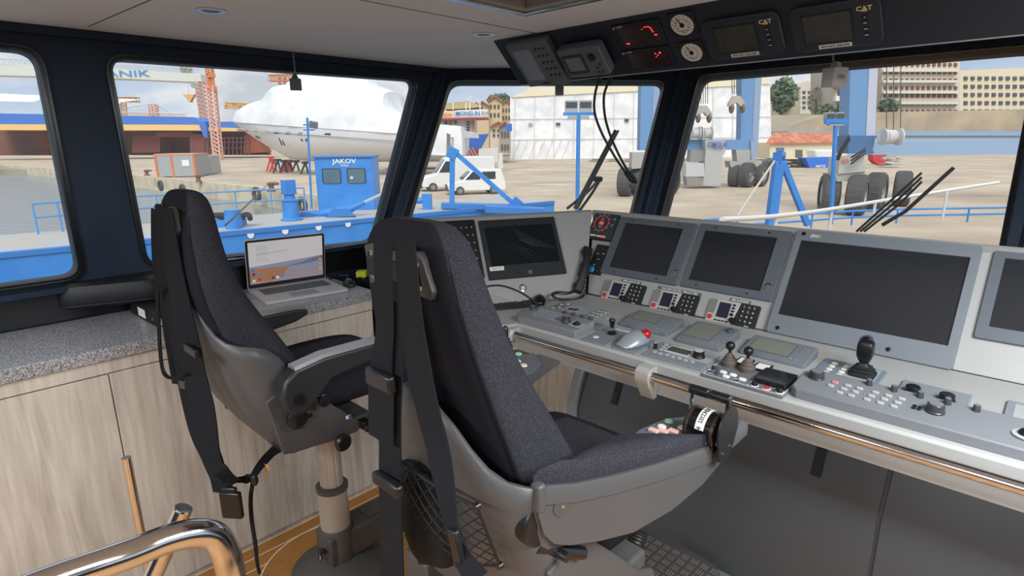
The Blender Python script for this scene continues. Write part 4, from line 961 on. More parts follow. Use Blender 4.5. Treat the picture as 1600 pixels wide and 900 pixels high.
    # strap bar of three plates
    for x0, x1, z0, z1 in ((-.084, -.050, 1.405, 1.485), (-.028, .010, 1.425, 1.478), (.038, .092, 1.405, 1.482)):
        yb = -.384+ysh(1.44)-Y; s_ = 1 if x0 > 0 else -1
        g = G(); pl = [(x0, z0+.012), (x1, z0), (x1, z1-.008), (x0, z1)] if x0 > 0 else [(x0, z0), (x1, z0+.012), (x1, z1), (x0, z1-.008)]
        if x0 > .02: pl = [(x0, z1), (x0, z0+.006), (x1-.004, z0), (x1+.004, z0+.015), (x1-.012, z1-.012), (x1-.022, z1)]
        g.loft([[(x, yb+Y+dy_+(1.485-z)*.10, z) for x, z in pl] for dy_ in (-.006, .012)]); p = g.build('strap_plate', M('#444341', .45, .1, name='grey_cast_plate'), t, bev=.002)
        for zz in (z0+.018, z1-.02):
            if x0 < 0 and x1 > 0 and zz > z0+.02: continue
            cx = (x0+x1)/2; g = G(); yy = yb+Y-.006+(1.485-zz)*.10; g.cyl((cx, yy, zz), (cx, yy-.003, zz), .0058, .004, 12); g.build('screw', CHROME, p)
    g = G(); g.box(-.08, .07, -.390+ysh(1.44), -.375+ysh(1.44), 1.425, 1.46); g.build('strap_bar', BLK, t, bev=.003)
    # pedestal
    g = G(); g.lathe([(.0, 0), (.185, 0), (.185, .008), (.15, .028), (.095, .05), (.07, .062), (.0, .066)], n=40); g.build('floor_flange', SHELLD, t, ang=50)
    g = G(); g.box(-.058, .058, -.06, .42, .062, .185); g.build('base_housing', M('#4d4845', .5, name='dark_casting'), t, bev=.01, seg=3)
    g = G(); g.lathe([(.066, .06), (.066, .19), (.06, .2)], n=32); g.build('base_collar', M('#4d4845', .5, name='dark_casting'), t)
    g = G(); g.rbox(.085, .16, .185, .189, .004, T(0, .2)); g.build('access_cover', SHELLD, t)
    g = G(); g.lathe([(.055, .19), (.057, .20), (.055, .36)], n=36); g.build('lower_column', PED, t)
    g = G(); g.lathe([(.050, .355), (.060, .36), (.060, .378), (.05, .383)], n=36); g.build('column_ring', SHELLD, t)
    g = G(); n = 48; g.loft([[((.043-.0025*(k % 6 == 0))*math.cos(2*math.pi*k/n), (.043-.0025*(k % 6 == 0))*math.sin(2*math.pi*k/n), z) for k in range(n)] for z in (.37, .69)]); g.build('upper_column', PED, t, ang=20)
    g = G(); g.tube([(.02, -.066, .13), (.02, -.085, .125), (.035, -.09, .11)], .008, 8); g.tube([(-.01, -.072, .12), (.045, -.08, .14)], .006, 8); g.build('lock_lever', BLK, t)
    return t
def add(t, g, name, m, **k):
    """a part given in room coordinates"""
    for v in g.bm.verts: v.co -= t.location
    return g.build(name, m, t, **k)
S1 = chair('black fabric helm seat with plain armrests near the laptop counter', (-1.875, .93, 0), -.05)
S2 = chair('black fabric helm seat with control armrests in the foreground', (-.80, .93, 0), 0)
def net(t, px, yq, n=7):
    q = [aty(x, y, yy) for (x, y), yy in zip(px, yq)]; g = G()
    def bil(u, v):
        sag = Vector((0, -.012*math.sin(math.pi*u)*math.sin(math.pi*v), -.01*math.sin(math.pi*u)*(1-v)))
        return q[0]*(1-u)*(1-v)+q[1]*u*(1-v)+q[2]*u*v+q[3]*(1-u)*v+sag
    def run(f, r): g.tube([f(k/10) for k in range(11)], r, 5)
    for e in (lambda s: bil(s, 0), lambda s: bil(s, 1), lambda s: bil(0, s), lambda s: bil(1, s)): run(e, .0028)
    for k in range(1, n*2):
        a = k/n
        run(lambda s, a=a: bil(max(0, a-1)+s*(min(1, a)-max(0, a-1)), min(1, a)+s*(max(0, a-1)-min(1, a))), .0014)
        run(lambda s, a=a: bil(1-(max(0, a-1)+s*(min(1, a)-max(0, a-1))), min(1, a)+s*(max(0, a-1)-min(1, a))), .0014)
    add(t, g, 'net', M('#0c0c0d', .7, name='black_net_cord'))
    for p in q[:3]:
        g = G(); g.cyl(p+Vector((0, .004, 0)), p+Vector((0, -.005, 0)), .007, .005, 12); add(t, g, 'net_button', BLK)
# ---- seat 1 (port)
for sx in (-1, 1):
    g = G(); pl = [(-.275, .885), (-.285, .93), (-.27, .975), (-.235, 1.005), (-.14, 1.02), (.05, 1.018), (.10, 1.008), (.105, .985), (.05, .965), (-.03, .955), (-.12, .945), (-.17, .90), (-.21, .862), (-.25, .862)]
    g.loft([[(sx*x, y, z) for y, z in pl] for x in (.262, .318)]); a = g.build('armrest', M('#242528', .45, name='black_arm_plastic'), S1, bev=.01, seg=3)
    g = G(); pt = [(-.235, 1.007), (-.14, 1.022), (.05, 1.02), (.098, 1.011)]; g.loft([[(sx*x, y, z+dz) for x, dz in ((.266, -.004), (.27, .007), (.31, .007), (.314, -.004))] for y, z in pt]); g.build('arm_pad', M('#77787a', .3, name='sheen_grey_arm_pad'), a)  # pale grey top carries the glossy highlight of the black arm in its colour
    g = G(); g.cyl((sx*.25, -.235, .915), (sx*.325, -.235, .915), .018, n=20); g.build('pivot', BLK, a)
    g = G(); X = T(sx*.29, -.145, .872, ry=R(90)); g.lathe([(.006, -.03), (.006, .0), (.02, .002), (.02, .012), (.008, .014)], X=X, n=12); g.build('star_knob', BLK, S1)
g = G(); g.lathe([(.02, 0), (.032, .004), (.033, .018), (.024, .024)], X=T(.255, -.225, .83, ry=R(90)), n=26); g.box(-.006, .006, 0, .045, .02, .026, T(.255, -.225, .83, ry=R(90), rx=0)); g.build('tilt_knob', BLK, S1)
g = G(); g.lathe([(.012, 0), (.028, .006), (.030, .018), (.022, .026)], X=T(.255, -.08, .69, ry=R(90)), n=26); g.build('height_knob', BLK, S1)
g = G(); g.box(.02, .27, .0, .03, .70, .73); g.cyl((.25, .012, .71), (.285, .012, .71), .014, n=14); g.build('slide_handle', BLK, S1, bev=.004)
g = G(); g.rbox(.02, .012, 0, .001, .001, frm((.2545, -.045, .765), (0, 1, 0), (0, 0, 1))); o = g.build('maker_plate', M('#dfe6ec', .4), S1)
g = G(); g.rbox(.010, .010, .001, .0016, .001, frm((.2545, -.04, .765), (0, 1, 0), (0, 0, 1))); g.build('maker_mark', M('#2a4fb0', .4), o)
B = lambda px, y, : aty(px[0], px[1], y)
yb1 = .50; E = (1, 0, 0)
def belt(t, pts, y, w_, name='belt', m=BELT, side=None, th=.0035, sm=6):
    yy = y if isinstance(y, (list, tuple)) else [y]*len(pts)
    side = side or ((.88, .47, 0) if t is S1 else (1, .12, 0))
    g = G(); g.strap([aty(p[0], p[1], v) for p, v in zip(pts, yy)], w_, side, th, smooth=sm); return add(t, g, name, m)
belt(S1, [(252, 322), (253, 360), (258, 410), (266, 460), (276, 510), (287, 560), (294, 605), (306, 655), (325, 700), (340, 740), (346, 770)], .49, [.035, .055, .075, .07, .06])
belt(S1, [(262, 324), (266, 370), (274, 430), (285, 490), (296, 545), (304, 585), (316, 630), (325, 660), (333, 700), (342, 735), (362, 752)], .485, [.032, .06, .085, .08, .045, .05])
belt(S1, [(252, 441), (246, 455), (248, 500), (250, 545), (255, 580), (268, 592), (280, 590), (288, 583)], .46, .012)
belt(S1, [(247, 330), (247, 380), (250, 430), (262, 500), (272, 560), (279, 600)], .50, [.045, .05])
g = G(); c = aty(299, 548, .475); g.box(-.046, .046, -.006, .006, -.012, .012, Matrix.Translation(c)); add(S1, g, 'belt_adjuster', BLK, bev=.003)
g = G(); c = aty(288, 600, .475); g.box(-.03, .03, -.008, .008, -.014, .014, Matrix.Translation(c) @ T(ry=R(-12))); add(S1, g, 'belt_adjuster', BLK, bev=.003)
belt(S1, [(437, 697), (420, 712), (405, 730), (396, 744)], [.70, .66, .6, .56], [.045, .018])
belt(S1, [(394, 745), (385, 748), (372, 750), (360, 752), (352, 760)], [.56, .55, .53, .51, .5], [.02, .06])
belt(S1, [(397, 745), (392, 775), (393, 810), (399, 850), (402, 880), (406, 897)], .56, [.012, .014, .01])
g = G(); c = aty(362, 788, .50); XX = Matrix.Translation(c) @ T(rz=R(38)); g.box(-.032, .032, -.009, .009, -.045, .042, XX); g.box(-.022, .022, -.007, .007, .042, .058, XX); add(S1, g, 'belt_buckle', BLK, bev=.005)
g = G(); c = aty(398, 750, .555); g.lathe([(.006, -.016), (.01, -.006), (.01, .008), (.005, .016)], c, 12); add(S1, g, 'belt_slider', BLK)
g = G(); c = aty(434, 697, .70); g.cyl(c, c+Vector((.02, -.02, 0)), .016, .012, 16); add(S1, g, 'belt_anchor', BLK)
g = G(); c = aty(416, 733, .62); g.loft([[(x, d, z) for x, z in ((-.018, .012), (-.006, -.018), (.014, -.02), (.02, .004), (.012, .02), (0, .016))] for d in (0, .001)], Matrix.Translation(c)); add(S1, g, 'paper_tag', M('#d9a262', .8, name='orange_paper'))
net(S1, [(316, 552), (351, 571), (387, 657), (336, 612)], [.56, .56, .64, .64], 5)
# ---- seat 2 (foreground): control armrests
zt_of = lambda k, n: 1.09 - .09*k/(n-1)
top_px = [(837, 760), (870, 758), (900, 756), (960, 744), (1030, 725), (1075, 710), (1115, 696), (1142, 679), (1167, 657)]
OT = [atz(x, y, zt_of(k, len(top_px))) for k, (x, y) in enumerate(top_px)]
def hit(px):
    r = ray(*px)
    ext_ = [OT[0]+(OT[0]-OT[1])*3] + OT + [OT[-1]+(OT[-1]-OT[-2])*3]
    for a, b in zip(ext_, ext_[1:]):
        # solve r*t = a + s(b-a) in plan
        d = b-a; det = r.x*(-d.y)+d.x*r.y
        if abs(det) < 1e-9: continue
        t = (a.x*(-d.y)+d.x*a.y)/det; s = (r.x*a.y-r.y*a.x)/det
        if -1e-6 <= s <= 1+1e-6 and t > 0: return CAM+r*t
    return None
bot_px = [(850, 835), (866, 850), (890, 852), (935, 846), (990, 832), (1050, 797), (1098, 757), (1135, 712), (1166, 668)]
BT = [hit(p) or OT[k]-Vector((0, 0, .1)) for k, p in enumerate(bot_px)]
O2 = S2.location; OTl = [p-O2 for p in OT]; BTl = [p-O2 for p in BT]
def surf(y): return lerpt([(p.y, p.z) for p in OTl], y)
def drop(x, y, up_=.016):
    z = 1.05
    for _ in range(6): p = atz(x, y, z+up_)-O2; z = surf(p.y)
    return Vector((p.x, p.y, z))
PI_ = [drop(*p) for p in ((1060, 683), (1010, 682), (965, 684), (925, 704), (885, 724), (852, 742))]
CPI = [drop(*p, .006) for p in ((985, 684), (1000, 672), (1040, 655), (1090, 650))]
tb_ = [(p.y, p.x+.002) for p in PI_[2:]] + [(p.y, p.x) for p in CPI[1:]]
inn = [min(lerpt(tb_, p.y), p.x-.012) for p in OTl]
AG = []
for sx in (1, -1):
    def mir(v): return Vector((sx*v.x, v.y, v.z))
    g = G(); loops = []
    for p, b, xi in zip(OTl, BTl, inn):
        pb = Vector((p.x*.3+b.x*.7, p.y*.3+b.y*.7, b.z)); pb = Vector((b.x, b.y, b.z))
        loops.append([mir(Vector((xi, p.y, p.z))), mir(p), mir(Vector((p.x+.004, p.y, p.z-.012))), mir(Vector((p.x+.004, p.y, p.z-.035))), mir(Vector((p.x, p.y, p.z-.038))), mir(pb), mir(Vector((xi, pb.y, pb.z+.01)))])
    g.loft(loops); arm = g.build('control_armrest', SHELL, S2, ang=30); AG.append(arm)
    # padded top
    g = G(); io = []
    for k in range(0, 7): io.append(OTl[k])
    pad_in = [drop(*p) for p in ((1060, 683), (1010, 682), (965, 684), (925, 704), (885, 724), (852, 742))]
    outl = [mir(Vector((p.x-.006, p.y, p.z))) for p in io] + [mir(p) for p in pad_in]; c = sum(outl, Vector())/len(outl)
    g.loft([[p for p in outl], [p+Vector((0, 0, .016)) for p in outl], [p.lerp(c, .06)+Vector((0, 0, .026)) for p in outl], [p.lerp(c, .3)+Vector((0, 0, .034)) for p in outl]])
    g.build('arm_pad', FAB, arm, ang=80)
    pv = OTl[0]; pc_ = hit((856, 822))-O2
    if sx > 0: g = G(); g.cyl((pc_.x-.045, pc_.y, pc_.z), (pc_.x-.012, pc_.y, pc_.z), .045, n=28); g.cyl((.225, pc_.y, pc_.z), (pc_.x-.045, pc_.y, pc_.z), .035, n=24); g.build('pivot', BLK, arm, bev=.004)
    # rear cap
    g = G(); g.box(sx*(pv.x)-.012*sx, sx*(pv.x+.012), pv.y-.004, pv.y+.016, pv.z-.05, pv.z+.004) if sx > 0 else g.box(-(pv.x+.012), -(pv.x-.012), pv.y-.004, pv.y+.016, pv.z-.05, pv.z+.004); g.build('end_cap', SHELL, arm, bev=.006, seg=3)
    # control plate on the front of the arm
    cp_ = [drop(*p, .006) for p in ((985, 684), (1000, 672), (1040, 655), (1090, 650), (1163, 658), (1122, 694))]
    g = G(); g.loft([[mir(p)+Vector((0, 0, dz)) for p in cp_] for dz in (.0, .008)]); g.build('control_plate', M('#565a60', .45, name='slate_control_plate'), arm, bev=.001)
    for (x, y), m_ in () if sx < 0 else (((1045, 658), GREEN), ((1074, 660), GREEN), ((1034, 666), CREAM), ((1066, 668), CREAM)):
        p = mir(drop(x, y, .01))+Vector((0, 0, .008)); g = G(); g.lathe([(.0105, 0), (.0105, .0015), (.008, .004)], p, 20); g.build('round_button', CREAM if m_ is CREAM else M('#8fc7a6', .4, name='green_lit_key'), arm)
    for x, y in () if sx < 0 else ((1021, 673), (1036, 674), (1052, 674)):
        p = mir(drop(x, y, .01))+Vector((0, 0, .008)); g = G(); g.rbox(.021, .016, 0, .005, .002, Matrix.Translation(p)); g.build('square_button', M('#d3a9a2', .4, name='pinkish_key'), arm)
# right throttle
dc = atz(1103, 668, 1.045)-O2; arm = AG[0]
g = G(); g.cyl(dc-Vector((.036, 0, 0)), dc+Vector((.034, 0, 0)), .041, n=36); g.box(dc.x-.036, dc.x+.034, dc.y-.036, dc.y+.036, dc.z-.04, dc.z-.012); tv = g.build('throttle_drum', M('#141516', .15, coat=.5, name='gloss_black'), arm, bev=.003)
g = G(); n = 10; a0, a1 = R(60), R(165)
g.loft([[(x, dc.y+.0418*math.cos(a0+(a1-a0)*k/n), dc.z+.0418*math.sin(a0+(a1-a0)*k/n)) for x in (dc.x-.008, dc.x+.012)] + [(x, dc.y+.0406*math.cos(a0+(a1-a0)*k/n), dc.z+.0406*math.sin(a0+(a1-a0)*k/n)) for x in (dc.x+.012, dc.x-.008)] for k in range(n+1)]); g.build('label', WHITE, tv)
for k, chh in enumerate('4 SECONDS'):
    a = R(160-k*9.5); p = Vector((dc.x+.002, dc.y+.0422*math.cos(a), dc.z+.0422*math.sin(a)))
    if chh != ' ': text(chh, .014, BLK, tv, frm(p, (0, math.sin(a), -math.cos(a)), (-1, 0, 0)), 'label_lettering')
text('KONGSBERG', .008, M('#2f8fc4', .4), tv, frm(dc+Vector((0, -.0422, -.012)), (1, 0, 0), (0, 0, 1)), 'maker_lettering')
for sx in (-1, 1): g = G(); g.lathe([(.0415, -.003), (.0415, .003)], X=Matrix.Translation(dc+Vector((sx*.028, 0, 0))) @ T(ry=R(90)), n=36); g.build('scale_band', M('#3a2a20', .4, name='brown_scale_band'), tv)
hz = .076
for sx in (-1, 1): g = G(); g.tube([dc+Vector((sx*.038, 0, .0)), dc+Vector((sx*.04, .005, .05)), dc+Vector((sx*.04, .008, hz))], .004, 8); g.build('lever_arm', CHROME, arm)
for sx in (-1, 1): g = G(); g.cyl(dc+Vector((sx*.002, .008, hz)), dc+Vector((sx*.046, .008, hz)), .0105, n=20); g.build('lever_grip', BLK, arm, bev=.002)
g = G(); pl = [(.050*math.cos(R(a)), .052*math.sin(R(a))+.012) for a in range(-25, 206, 11)] + [(-.035, -.05), (-.01, -.062), (.02, -.055)]
g.loft([[(dc.x+.046+x_, dc.y+y*.95, dc.z+z) for y, z in pl] for x_ in (0, .004)]); gp = g.build('guard_plate', M('#191b1e', .45, name='black_guard'), arm)
for y, z in ((-.022, -.035), (.012, -.03)): g = G(); g.cyl((dc.x+.05, dc.y+y, dc.z+z), (dc.x+.053, dc.y+y, dc.z+z), .004, n=10); g.build('screw', CHROME, gp)
# left arm joystick and keys
arm = AG[1]; jp = atz(790, 545, 1.0)-O2
g = G(); g.lathe([(.024, 0), (.024, .01), (.018, .015), (.020, .022), (.014, .027), (.015, .033), (.009, .038)], jp, 26); g.lathe([(.009, .036), (.010, .06), (.009, .072), (.004, .078)], jp, 20); g.build('joystick', BLK, arm)
for (x, y), m_ in (((810, 553), M('#8fc7a6', .4, name='green_lit_key')), ((798, 557), CREAM), ((808, 564.5), CREAM), ((818, 571), CREAM), ((797, 569.5), CREAM)):
    p = drop(x, y, .01)+Vector((0, 0, .009)); g = G(); g.lathe([(.0115, 0), (.0115, .0015), (.009, .004)], p, 20); g.build('round_button', m_, arm)
# finger-hole latch on the arm side
hp = hit((878, 791))-O2; hd = (OTl[3]-OTl[1]).normalized(); X = frm(hp+Vector((.002, 0, 0)), hd, (0, 0, 1))
g = G(); g.lathe([(.019, 0), (.016, -.006), (.003, -.012)], n=24, X=X); g.build('latch_cup', SHELLD, AG[0]); g = G(); g.lathe([(.003, -.009), (.003, .001)], n=10, X=X); g.build('latch_pin', CHROME, AG[0])
# belts of seat 2
y2 = .505
belt(S2, [(599, 374), (598, 410), (600, 460), (601, 520), (597, 565), (594, 600)], y2, [.042, .04, .042, .06])
belt(S2, [(595, 598), (595, 640), (595, 688)], y2-.006, .062)
belt(S2, [(612, 470), (616, 520), (614, 590), (610, 660), (610, 760), (612, 840), (615, 910)], y2+.01, [.03, .045, .06, .06])
g = G(); c = aty(594, 594, y2-.012); g.box(-.036, .036, -.008, .008, -.016, .016, Matrix.Translation(c)); add(S2, g, 'belt_adjuster', BLK, bev=.005)
g = G(); c = aty(606, 756, y2-.004); g.box(-.04, .04, -.009, .009, -.012, .012, Matrix.Translation(c)); add(S2, g, 'belt_adjuster', BLK, bev=.005)
belt(S2, [(632, 376), (637, 430), (643, 500), (653, 570), (668, 640), (684, 700), (697, 770), (707, 830), (722, 870), (745, 905)], [y2]*5+[.5, .48, .47, .46, .45], [.042, .046, .055, .05, .035, .02, .035])
g = G(); c = aty(714, 858, .455); g.box(-.01, .01, -.005, .005, -.03, .03, Matrix.Translation(c) @ T(ry=R(-14))); add(S2, g, 'belt_slider', BLK, bev=.003)
belt(S2, [(826, 835), (822, 870), (806, 915)], .66, [.02, .05])
net(S2, [(622, 716), (745, 791), (781, 884), (655, 880)], [.55, .55, .60, .60], 6)
# black pouch held in the net: a thing of its own
c = aty(668, 795, .60)
g = G(); X = Matrix.Translation(c) @ T(ry=R(-14), rz=R(8)); lp = []
for z, s_ in ((-.115, .6), (-.1, .85), (-.05, 1), (.02, 1.02), (.07, .92), (.095, .7), (.105, .4)): lp.append([(x*s_, y*s_-.0, z) for x, y in rrect(.135, .07, .03, 5)])
g.loft(lp, X); pch = one(g, 'black_pouch', 'black zipped pouch held in the net behind the foreground seat', 'bag', M('#0e0e10', .7, bump=(300, .1), spec=.3, name='black_nylon'), sub=1)
# under-seat casting, footrest bracket and footrest
g = G(); a = atz(640, 852, .58)-O2; g.box(a.x, a.x+.10, a.y-.02, a.y+.1, .47, .58); g.build('slide_block', SHELLD, S2, bev=.006)
g = G(); g.cyl((a.x+.04, a.y+.01, .575), (a.x+.04, a.y+.01, .60), .02, .016, 20); g.build('slide_knob', BLK, S2)
g = G(); g.box(a.x+.1, .2, a.y+.0, a.y+.12, .56, .69); g.build('under_frame', SHELLD, S2, bev=.008)
q_ = [(902, 855), (925, 838), (945, 842), (958, 856), (962, 905), (905, 935), (885, 915)]
for sx in (1, -1):
    g = G(); pl = [(-.1, .70), (.06, .70), (.14, .66), (.17, .60), (.20, .40), (.14, .28), (.05, .30), (-.02, .5)]
    g.loft([[(sx*x, y, z) for y, z in pl] for x in (.215, .225)]); br = g.build('footrest_bracket', SHELL, S2, bev=.003)
    for y, z in ((.10, .60), (.125, .5), (.15, .38), (.05, .5)): g = G(); g.cyl((sx*.2255, y, z), (sx*.2265, y, z), .006, n=12); g.build('hole', BLK, br)
g = G(); g.box(-.21, .21, .12, .16, .26, .34); g.build('footrest_beam', SHELLD, S2, bev=.005)
fz = .30; FR = [atz(*p, fz)-O2 for p in ((928, 812), (1012, 818), (1086, 868), (1084, 890), (1050, 935), (960, 960))]
g = G(); fx = [(-.16, .50), (-.17, .69), (.0, .70), (.155, .685), (.185, .66), (.21, .46), (.16, .22), (-.16, .22)]
g.prism(fx, fz-.012, fz); fo = g.build('footrest', M('#4b4846', .4, .3, name='grey_tread_plate'), S2, bev=.004)
g = G(); 
for i in range(-5, 7):
    for j in range(0, 13):
        cx, cy = i*.034, .24+j*.034
        if not (-.155 < cx < .185 and .23 < cy < .68): continue
        h = (i+j) % 2
        for k in (-1, 0, 1):
            off = k*.0085
            g.cbox(cx+(off if h else 0), cy+(0 if h else off), fz+.001, (.003 if h else .024), (.024 if h else .003), .0025)
tr = g.build('tread_pattern', M('#8b8783', .3, .5, name='raised_tread'), fo); tr['kind'] = 'stuff'
g = G(); g.tube([(-.17, .20, .66), (-.175, .23, .5), (-.16, .27, .36), (-.14, .3, .30)], .034, 18, smooth=5)
r0 = [atz(968, 835, .50)-O2, atz(972, 860, .42)-O2, atz(980, 905, .3)-O2]
g = G(); pts = spline([Vector((-.0, .46, .47)), Vector((.0, .42, .40)), Vector((.01, .36, .29))], 14); g.tube(pts, [.026+.003*(k % 2) for k in range(len(pts))], 18); g.build('rubber_roll', M('#232322', .5, name='ribbed_black_rubber'), S2)
# damper linkage beneath the arm
g = G(); p0, p1, p2 = hit((852, 862))-O2, hit((880, 868))-O2, hit((925, 872))-O2
for p in (p0, p1, p2): p.x -= .02
g.tube([p0, p1, p2], .012, 10); g.cyl(p1-Vector((.0, 0, 0)), p1+Vector((.03, 0, 0)), .009, n=14); g.build('arm_linkage', BLK, S2)
# ================================================================= PORT COUNTER AND THE THINGS ON IT
ct_ = thing('port_counter', 'grey granite topped counter with ash front under port window', 'counter', (-2.45, .5, 0))
def cp5(g, n, m, **k):
    for v in g.bm.verts: v.co -= Vector((-2.45, .5, 0))
    return g.build(n, m, ct_, **k)
g = G(); g.prism([(PW, -2.0), (-2.228, -2.0), (-2.228, 1.395), (PW, 1.395)], .955, 1.0); cp5(g, 'worktop', granite(), bev=.003)
g = G(); g.box(PW, -2.25, -2.0, 1.395, 0, .955); cp5(g, 'body', WOOD)
yy = -1.97
for y1 in (-1.2, -.42, .36, 1.39):
    g = G(); g.box(-2.252, -2.238, yy, y1-.004, .03, .905); cp5(g, 'door', WOOD, bev=.0015); yy = y1
g = G(); g.box(-2.252, -2.238, -1.97, 1.39, .909, .954); cp5(g, 'top_rail', WOOD, bev=.0015)
CT = 1.0
g = G(); a_, b2_ = W1[0]+Vector((.016, .03, -.012)), W1[1]+Vector((.016, -.03, -.012)); g.cyl(a_, b2_, .004, n=8); struct(g, 'trim_6', M('#8e9aa6', .3, name='sill_reflection_line'))  # light grey tube stands in for the bright reflection along the window bottom
# laptop
lf = [atz(x, y, CT) for x, y in ((412, 478), (538, 456), (515, 437), (391, 455))]
c = sum(lf, Vector())/4; ux = (lf[1]-lf[0]+lf[2]-lf[3]).normalized(); uy = (lf[3]-lf[0]+lf[2]-lf[1]).normalized()
LX = frm(c, ux, uy)
t = thing('laptop', 'open silver laptop showing a desktop screen on granite counter', 'laptop', LX)
Wl = ((lf[1]-lf[0]).length+(lf[2]-lf[3]).length)/2; Dl = ((lf[3]-lf[0]).length+(lf[2]-lf[1]).length)/2
SLV = M('#b9bbc0', .4, .15, name='silver_aluminium')
g = G(); g.rbox(Wl, Dl, .001, .013, .008, taper=.002); g.build('base', SLV, t)
kb = G(); kb.rbox(Wl*.82, Dl*.40, .013, .0134, .003, T(0, Dl*.12)); kd = kb.build('key_bed', M('#7d7f83', .4), t)
for r_ in range(5):
    for k in range(14): g = G(); g.rbox(Wl*.050, Dl*.062, 0, .0012, .001, T(-Wl*.385+k*Wl*.0592, Dl*(.28-r_*.08), .0134), n=2); g.build('key', M('#4c4e52', .5, name='laptop_key'), kd)
g = G(); g.rbox(Wl*.33, Dl*.28, .013, .0134, .003, T(0, -Dl*.30)); g.build('touchpad', M('#8e9197', .35, .3), t)
# lid from the photographed corners: top-left and top-right
hl_, hr_ = LX @ Vector((-Wl/2, Dl/2, .01)), LX @ Vector((Wl/2, Dl/2, .01))
A = R(100); lh = .235; lid = T(0, Dl/2-.002, .010, rx=A)
g = G(); g.rbox(Wl, lh, -.006, 0, .008, lid @ T(0, lh/2)); ld = g.build('lid', SLV, t, bev=.001)
g = G(); g.rbox(Wl*.985, lh*.975, 0, .0008, .007, lid @ T(0, lh/2)); g.build('bezel', BLK, ld)
def srect(x0, x1, y0, y1, m, z, nm='screen_patch'): g = G(); g.box(-Wl*.465+x0*Wl*.93, -Wl*.465+x1*Wl*.93, .022+y0*(lh-.034), .022+y1*(lh-.034), .0008, z, lid); return g.build(nm, m, ld)
em = lambda h, e=.16: M(h, .3, emit=e, name='screen_'+h[1:])
srect(0, 1, 0, 1, em('#8d93a8', .16), .0011, 'screen')
g = G(); z = .0013
def sp(x, y): return (-Wl*.465+x*Wl*.93, .022+y*(lh-.034))
def spoly(pts, h, z, nm): g = G(); g.loft([[(*sp(x, y), zz) for x, y in pts] for zz in (.0009, z)], lid); g.build(nm, em(h), ld)
spoly([(0, .0), (1, .0), (1, .22), (.6, .26), (0, .2)], '#9a8f96', .0013, 'wallpaper_shore')
spoly([(0, .08), (.28, .0), (.45, .16), (.52, .33), (.3, .36), (0, .37)], '#a8775c', .0015, 'wallpaper_cliff')
spoly([(.45, .34), (.7, .40), (.85, .47), (1, .50), (1, .40), (.75, .35)], '#6c7188', .0015, 'wallpaper_hills')
srect(0.0, 1, .44, 1, em('#c9c7c8', .45), .0014, 'window_white') if 0 else None
spoly([(0, .42), (.45, .46), (1, .52), (1, 1), (0, 1)], '#cfcbcb', .0017, 'open_window')
spoly([(.1, .70), (.52, .735), (.52, .745), (.1, .71)], '#7d93c0', .0019, 'selected_row')
for k in range(9): spoly([(.1, .9-k*.045), (.22+.03*(k % 3), .9-k*.045), (.22+.03*(k % 3), .908-k*.045), (.1, .908-k*.045)], '#9a9898', .0019, 'text_line')
for x, y, h in ((.04, .35, '#2b7fd0'), (.05, .24, '#2c3f90'), (.12, .24, '#2f9ad0'), (.12, .1, '#c4262a'), (.05, .08, '#d8cfc8'), (.30, .1, '#404a60'), (.36, .1, '#e0e0e0'), (.42, .12, '#2f8ad8'), (.96, .42, '#d0a020'), (.96, .3, '#d0a020'), (.96, .18, '#d0b060')):
    spoly([(x-.018, y-.03), (x+.018, y-.03), (x+.018, y+.03), (x-.018, y+.03)], h, .002, 'icon')
# mouse, cable, yellow box
mc = atz(546, 446, CT)
t = thing('computer_mouse', 'small black mouse beside the laptop on granite counter', 'mouse', Matrix.Translation(mc) @ Matrix.Rotation(R(75), 4, 'Z'))
mouse_body(G(), .95).build('shell', BLK, t, ang=70, sub=1)
g = G(); g.cyl((-.003, .028, .026), (.003, .028, .026), .008, n=14); g.build('wheel', M('#5a5d60', .4), t)
g = G(); g.tube([atz(x, y, CT+.003) for x, y in ((513, 438), (525, 432), (545, 430), (562, 433), (572, 440))], .0028, 6, smooth=5)
one(g, 'power_cable', 'thin black cable running from laptop along the counter', 'cable', BLK)
yc = atz(566, 432, CT); g = G(); X = Matrix.Translation(yc) @ Matrix.Rotation(YAW, 4, 'Z'); g.rbox(.05, .05, 0, .03, .004, X, taper=.002)
one(g, 'yellow_box', 'small bright yellow box behind the mouse on counter', 'box', M('#d8d832', .5, name='bright_yellow_card'), bev=.001)
# binder under a dark bag at left
bq = [atz(x, y, CT+.05) for x, y in ((200, 471), (247, 503), (290, 497), (235, 462))]
bo = atz(246, 512, CT); bd = (atz(200, 486, CT)-bo).normalized()
BX = frm(bo, bd, Vector((-bd.y, bd.x, 0))*(-1 if Vector((-bd.y, bd.x, 0)).dot(Vector((0, 1, 0))) < 0 else 1)); 
if BX.to_3x3().col[2].z < 0: BX = frm(bo, bd, -Vector((-bd.y, bd.x, 0)))
t = thing('ring_binder', 'black ring binder with white spine label on counter', 'binder', Matrix.Translation(bo))
RB = Matrix.Translation(-bo) @ frm(bo, bd, Vector((0, 0, 1)).cross(bd))
sg = 1 if (Vector((0, 0, 1)).cross(bd)).dot(Vector((-1, .2, 0))) > 0 else -1
def bb(g, x0, x1, y0, y1, z0, z1): return g.box(x0, x1, min(sg*y0, sg*y1), max(sg*y0, sg*y1), z0, z1, RB)
g = G(); bb(g, 0, .30, 0, .004, 0, .052); bb(g, 0, .30, .004, .28, 0, .003); bb(g, 0, .30, .004, .28, .049, .052); g.build('cover', M('#17181c', .5, name='black_binder_cover'), t, bev=.002)
g = G(); bb(g, .12, .20, -.0006, 0, .010, .044); g.build('label', WHITE, t)
g = G(); bb(g, .004, .296, .006, .26, .004, .030); g.build('paper', M('#e3e2de', .8, name='white_paper'), t)
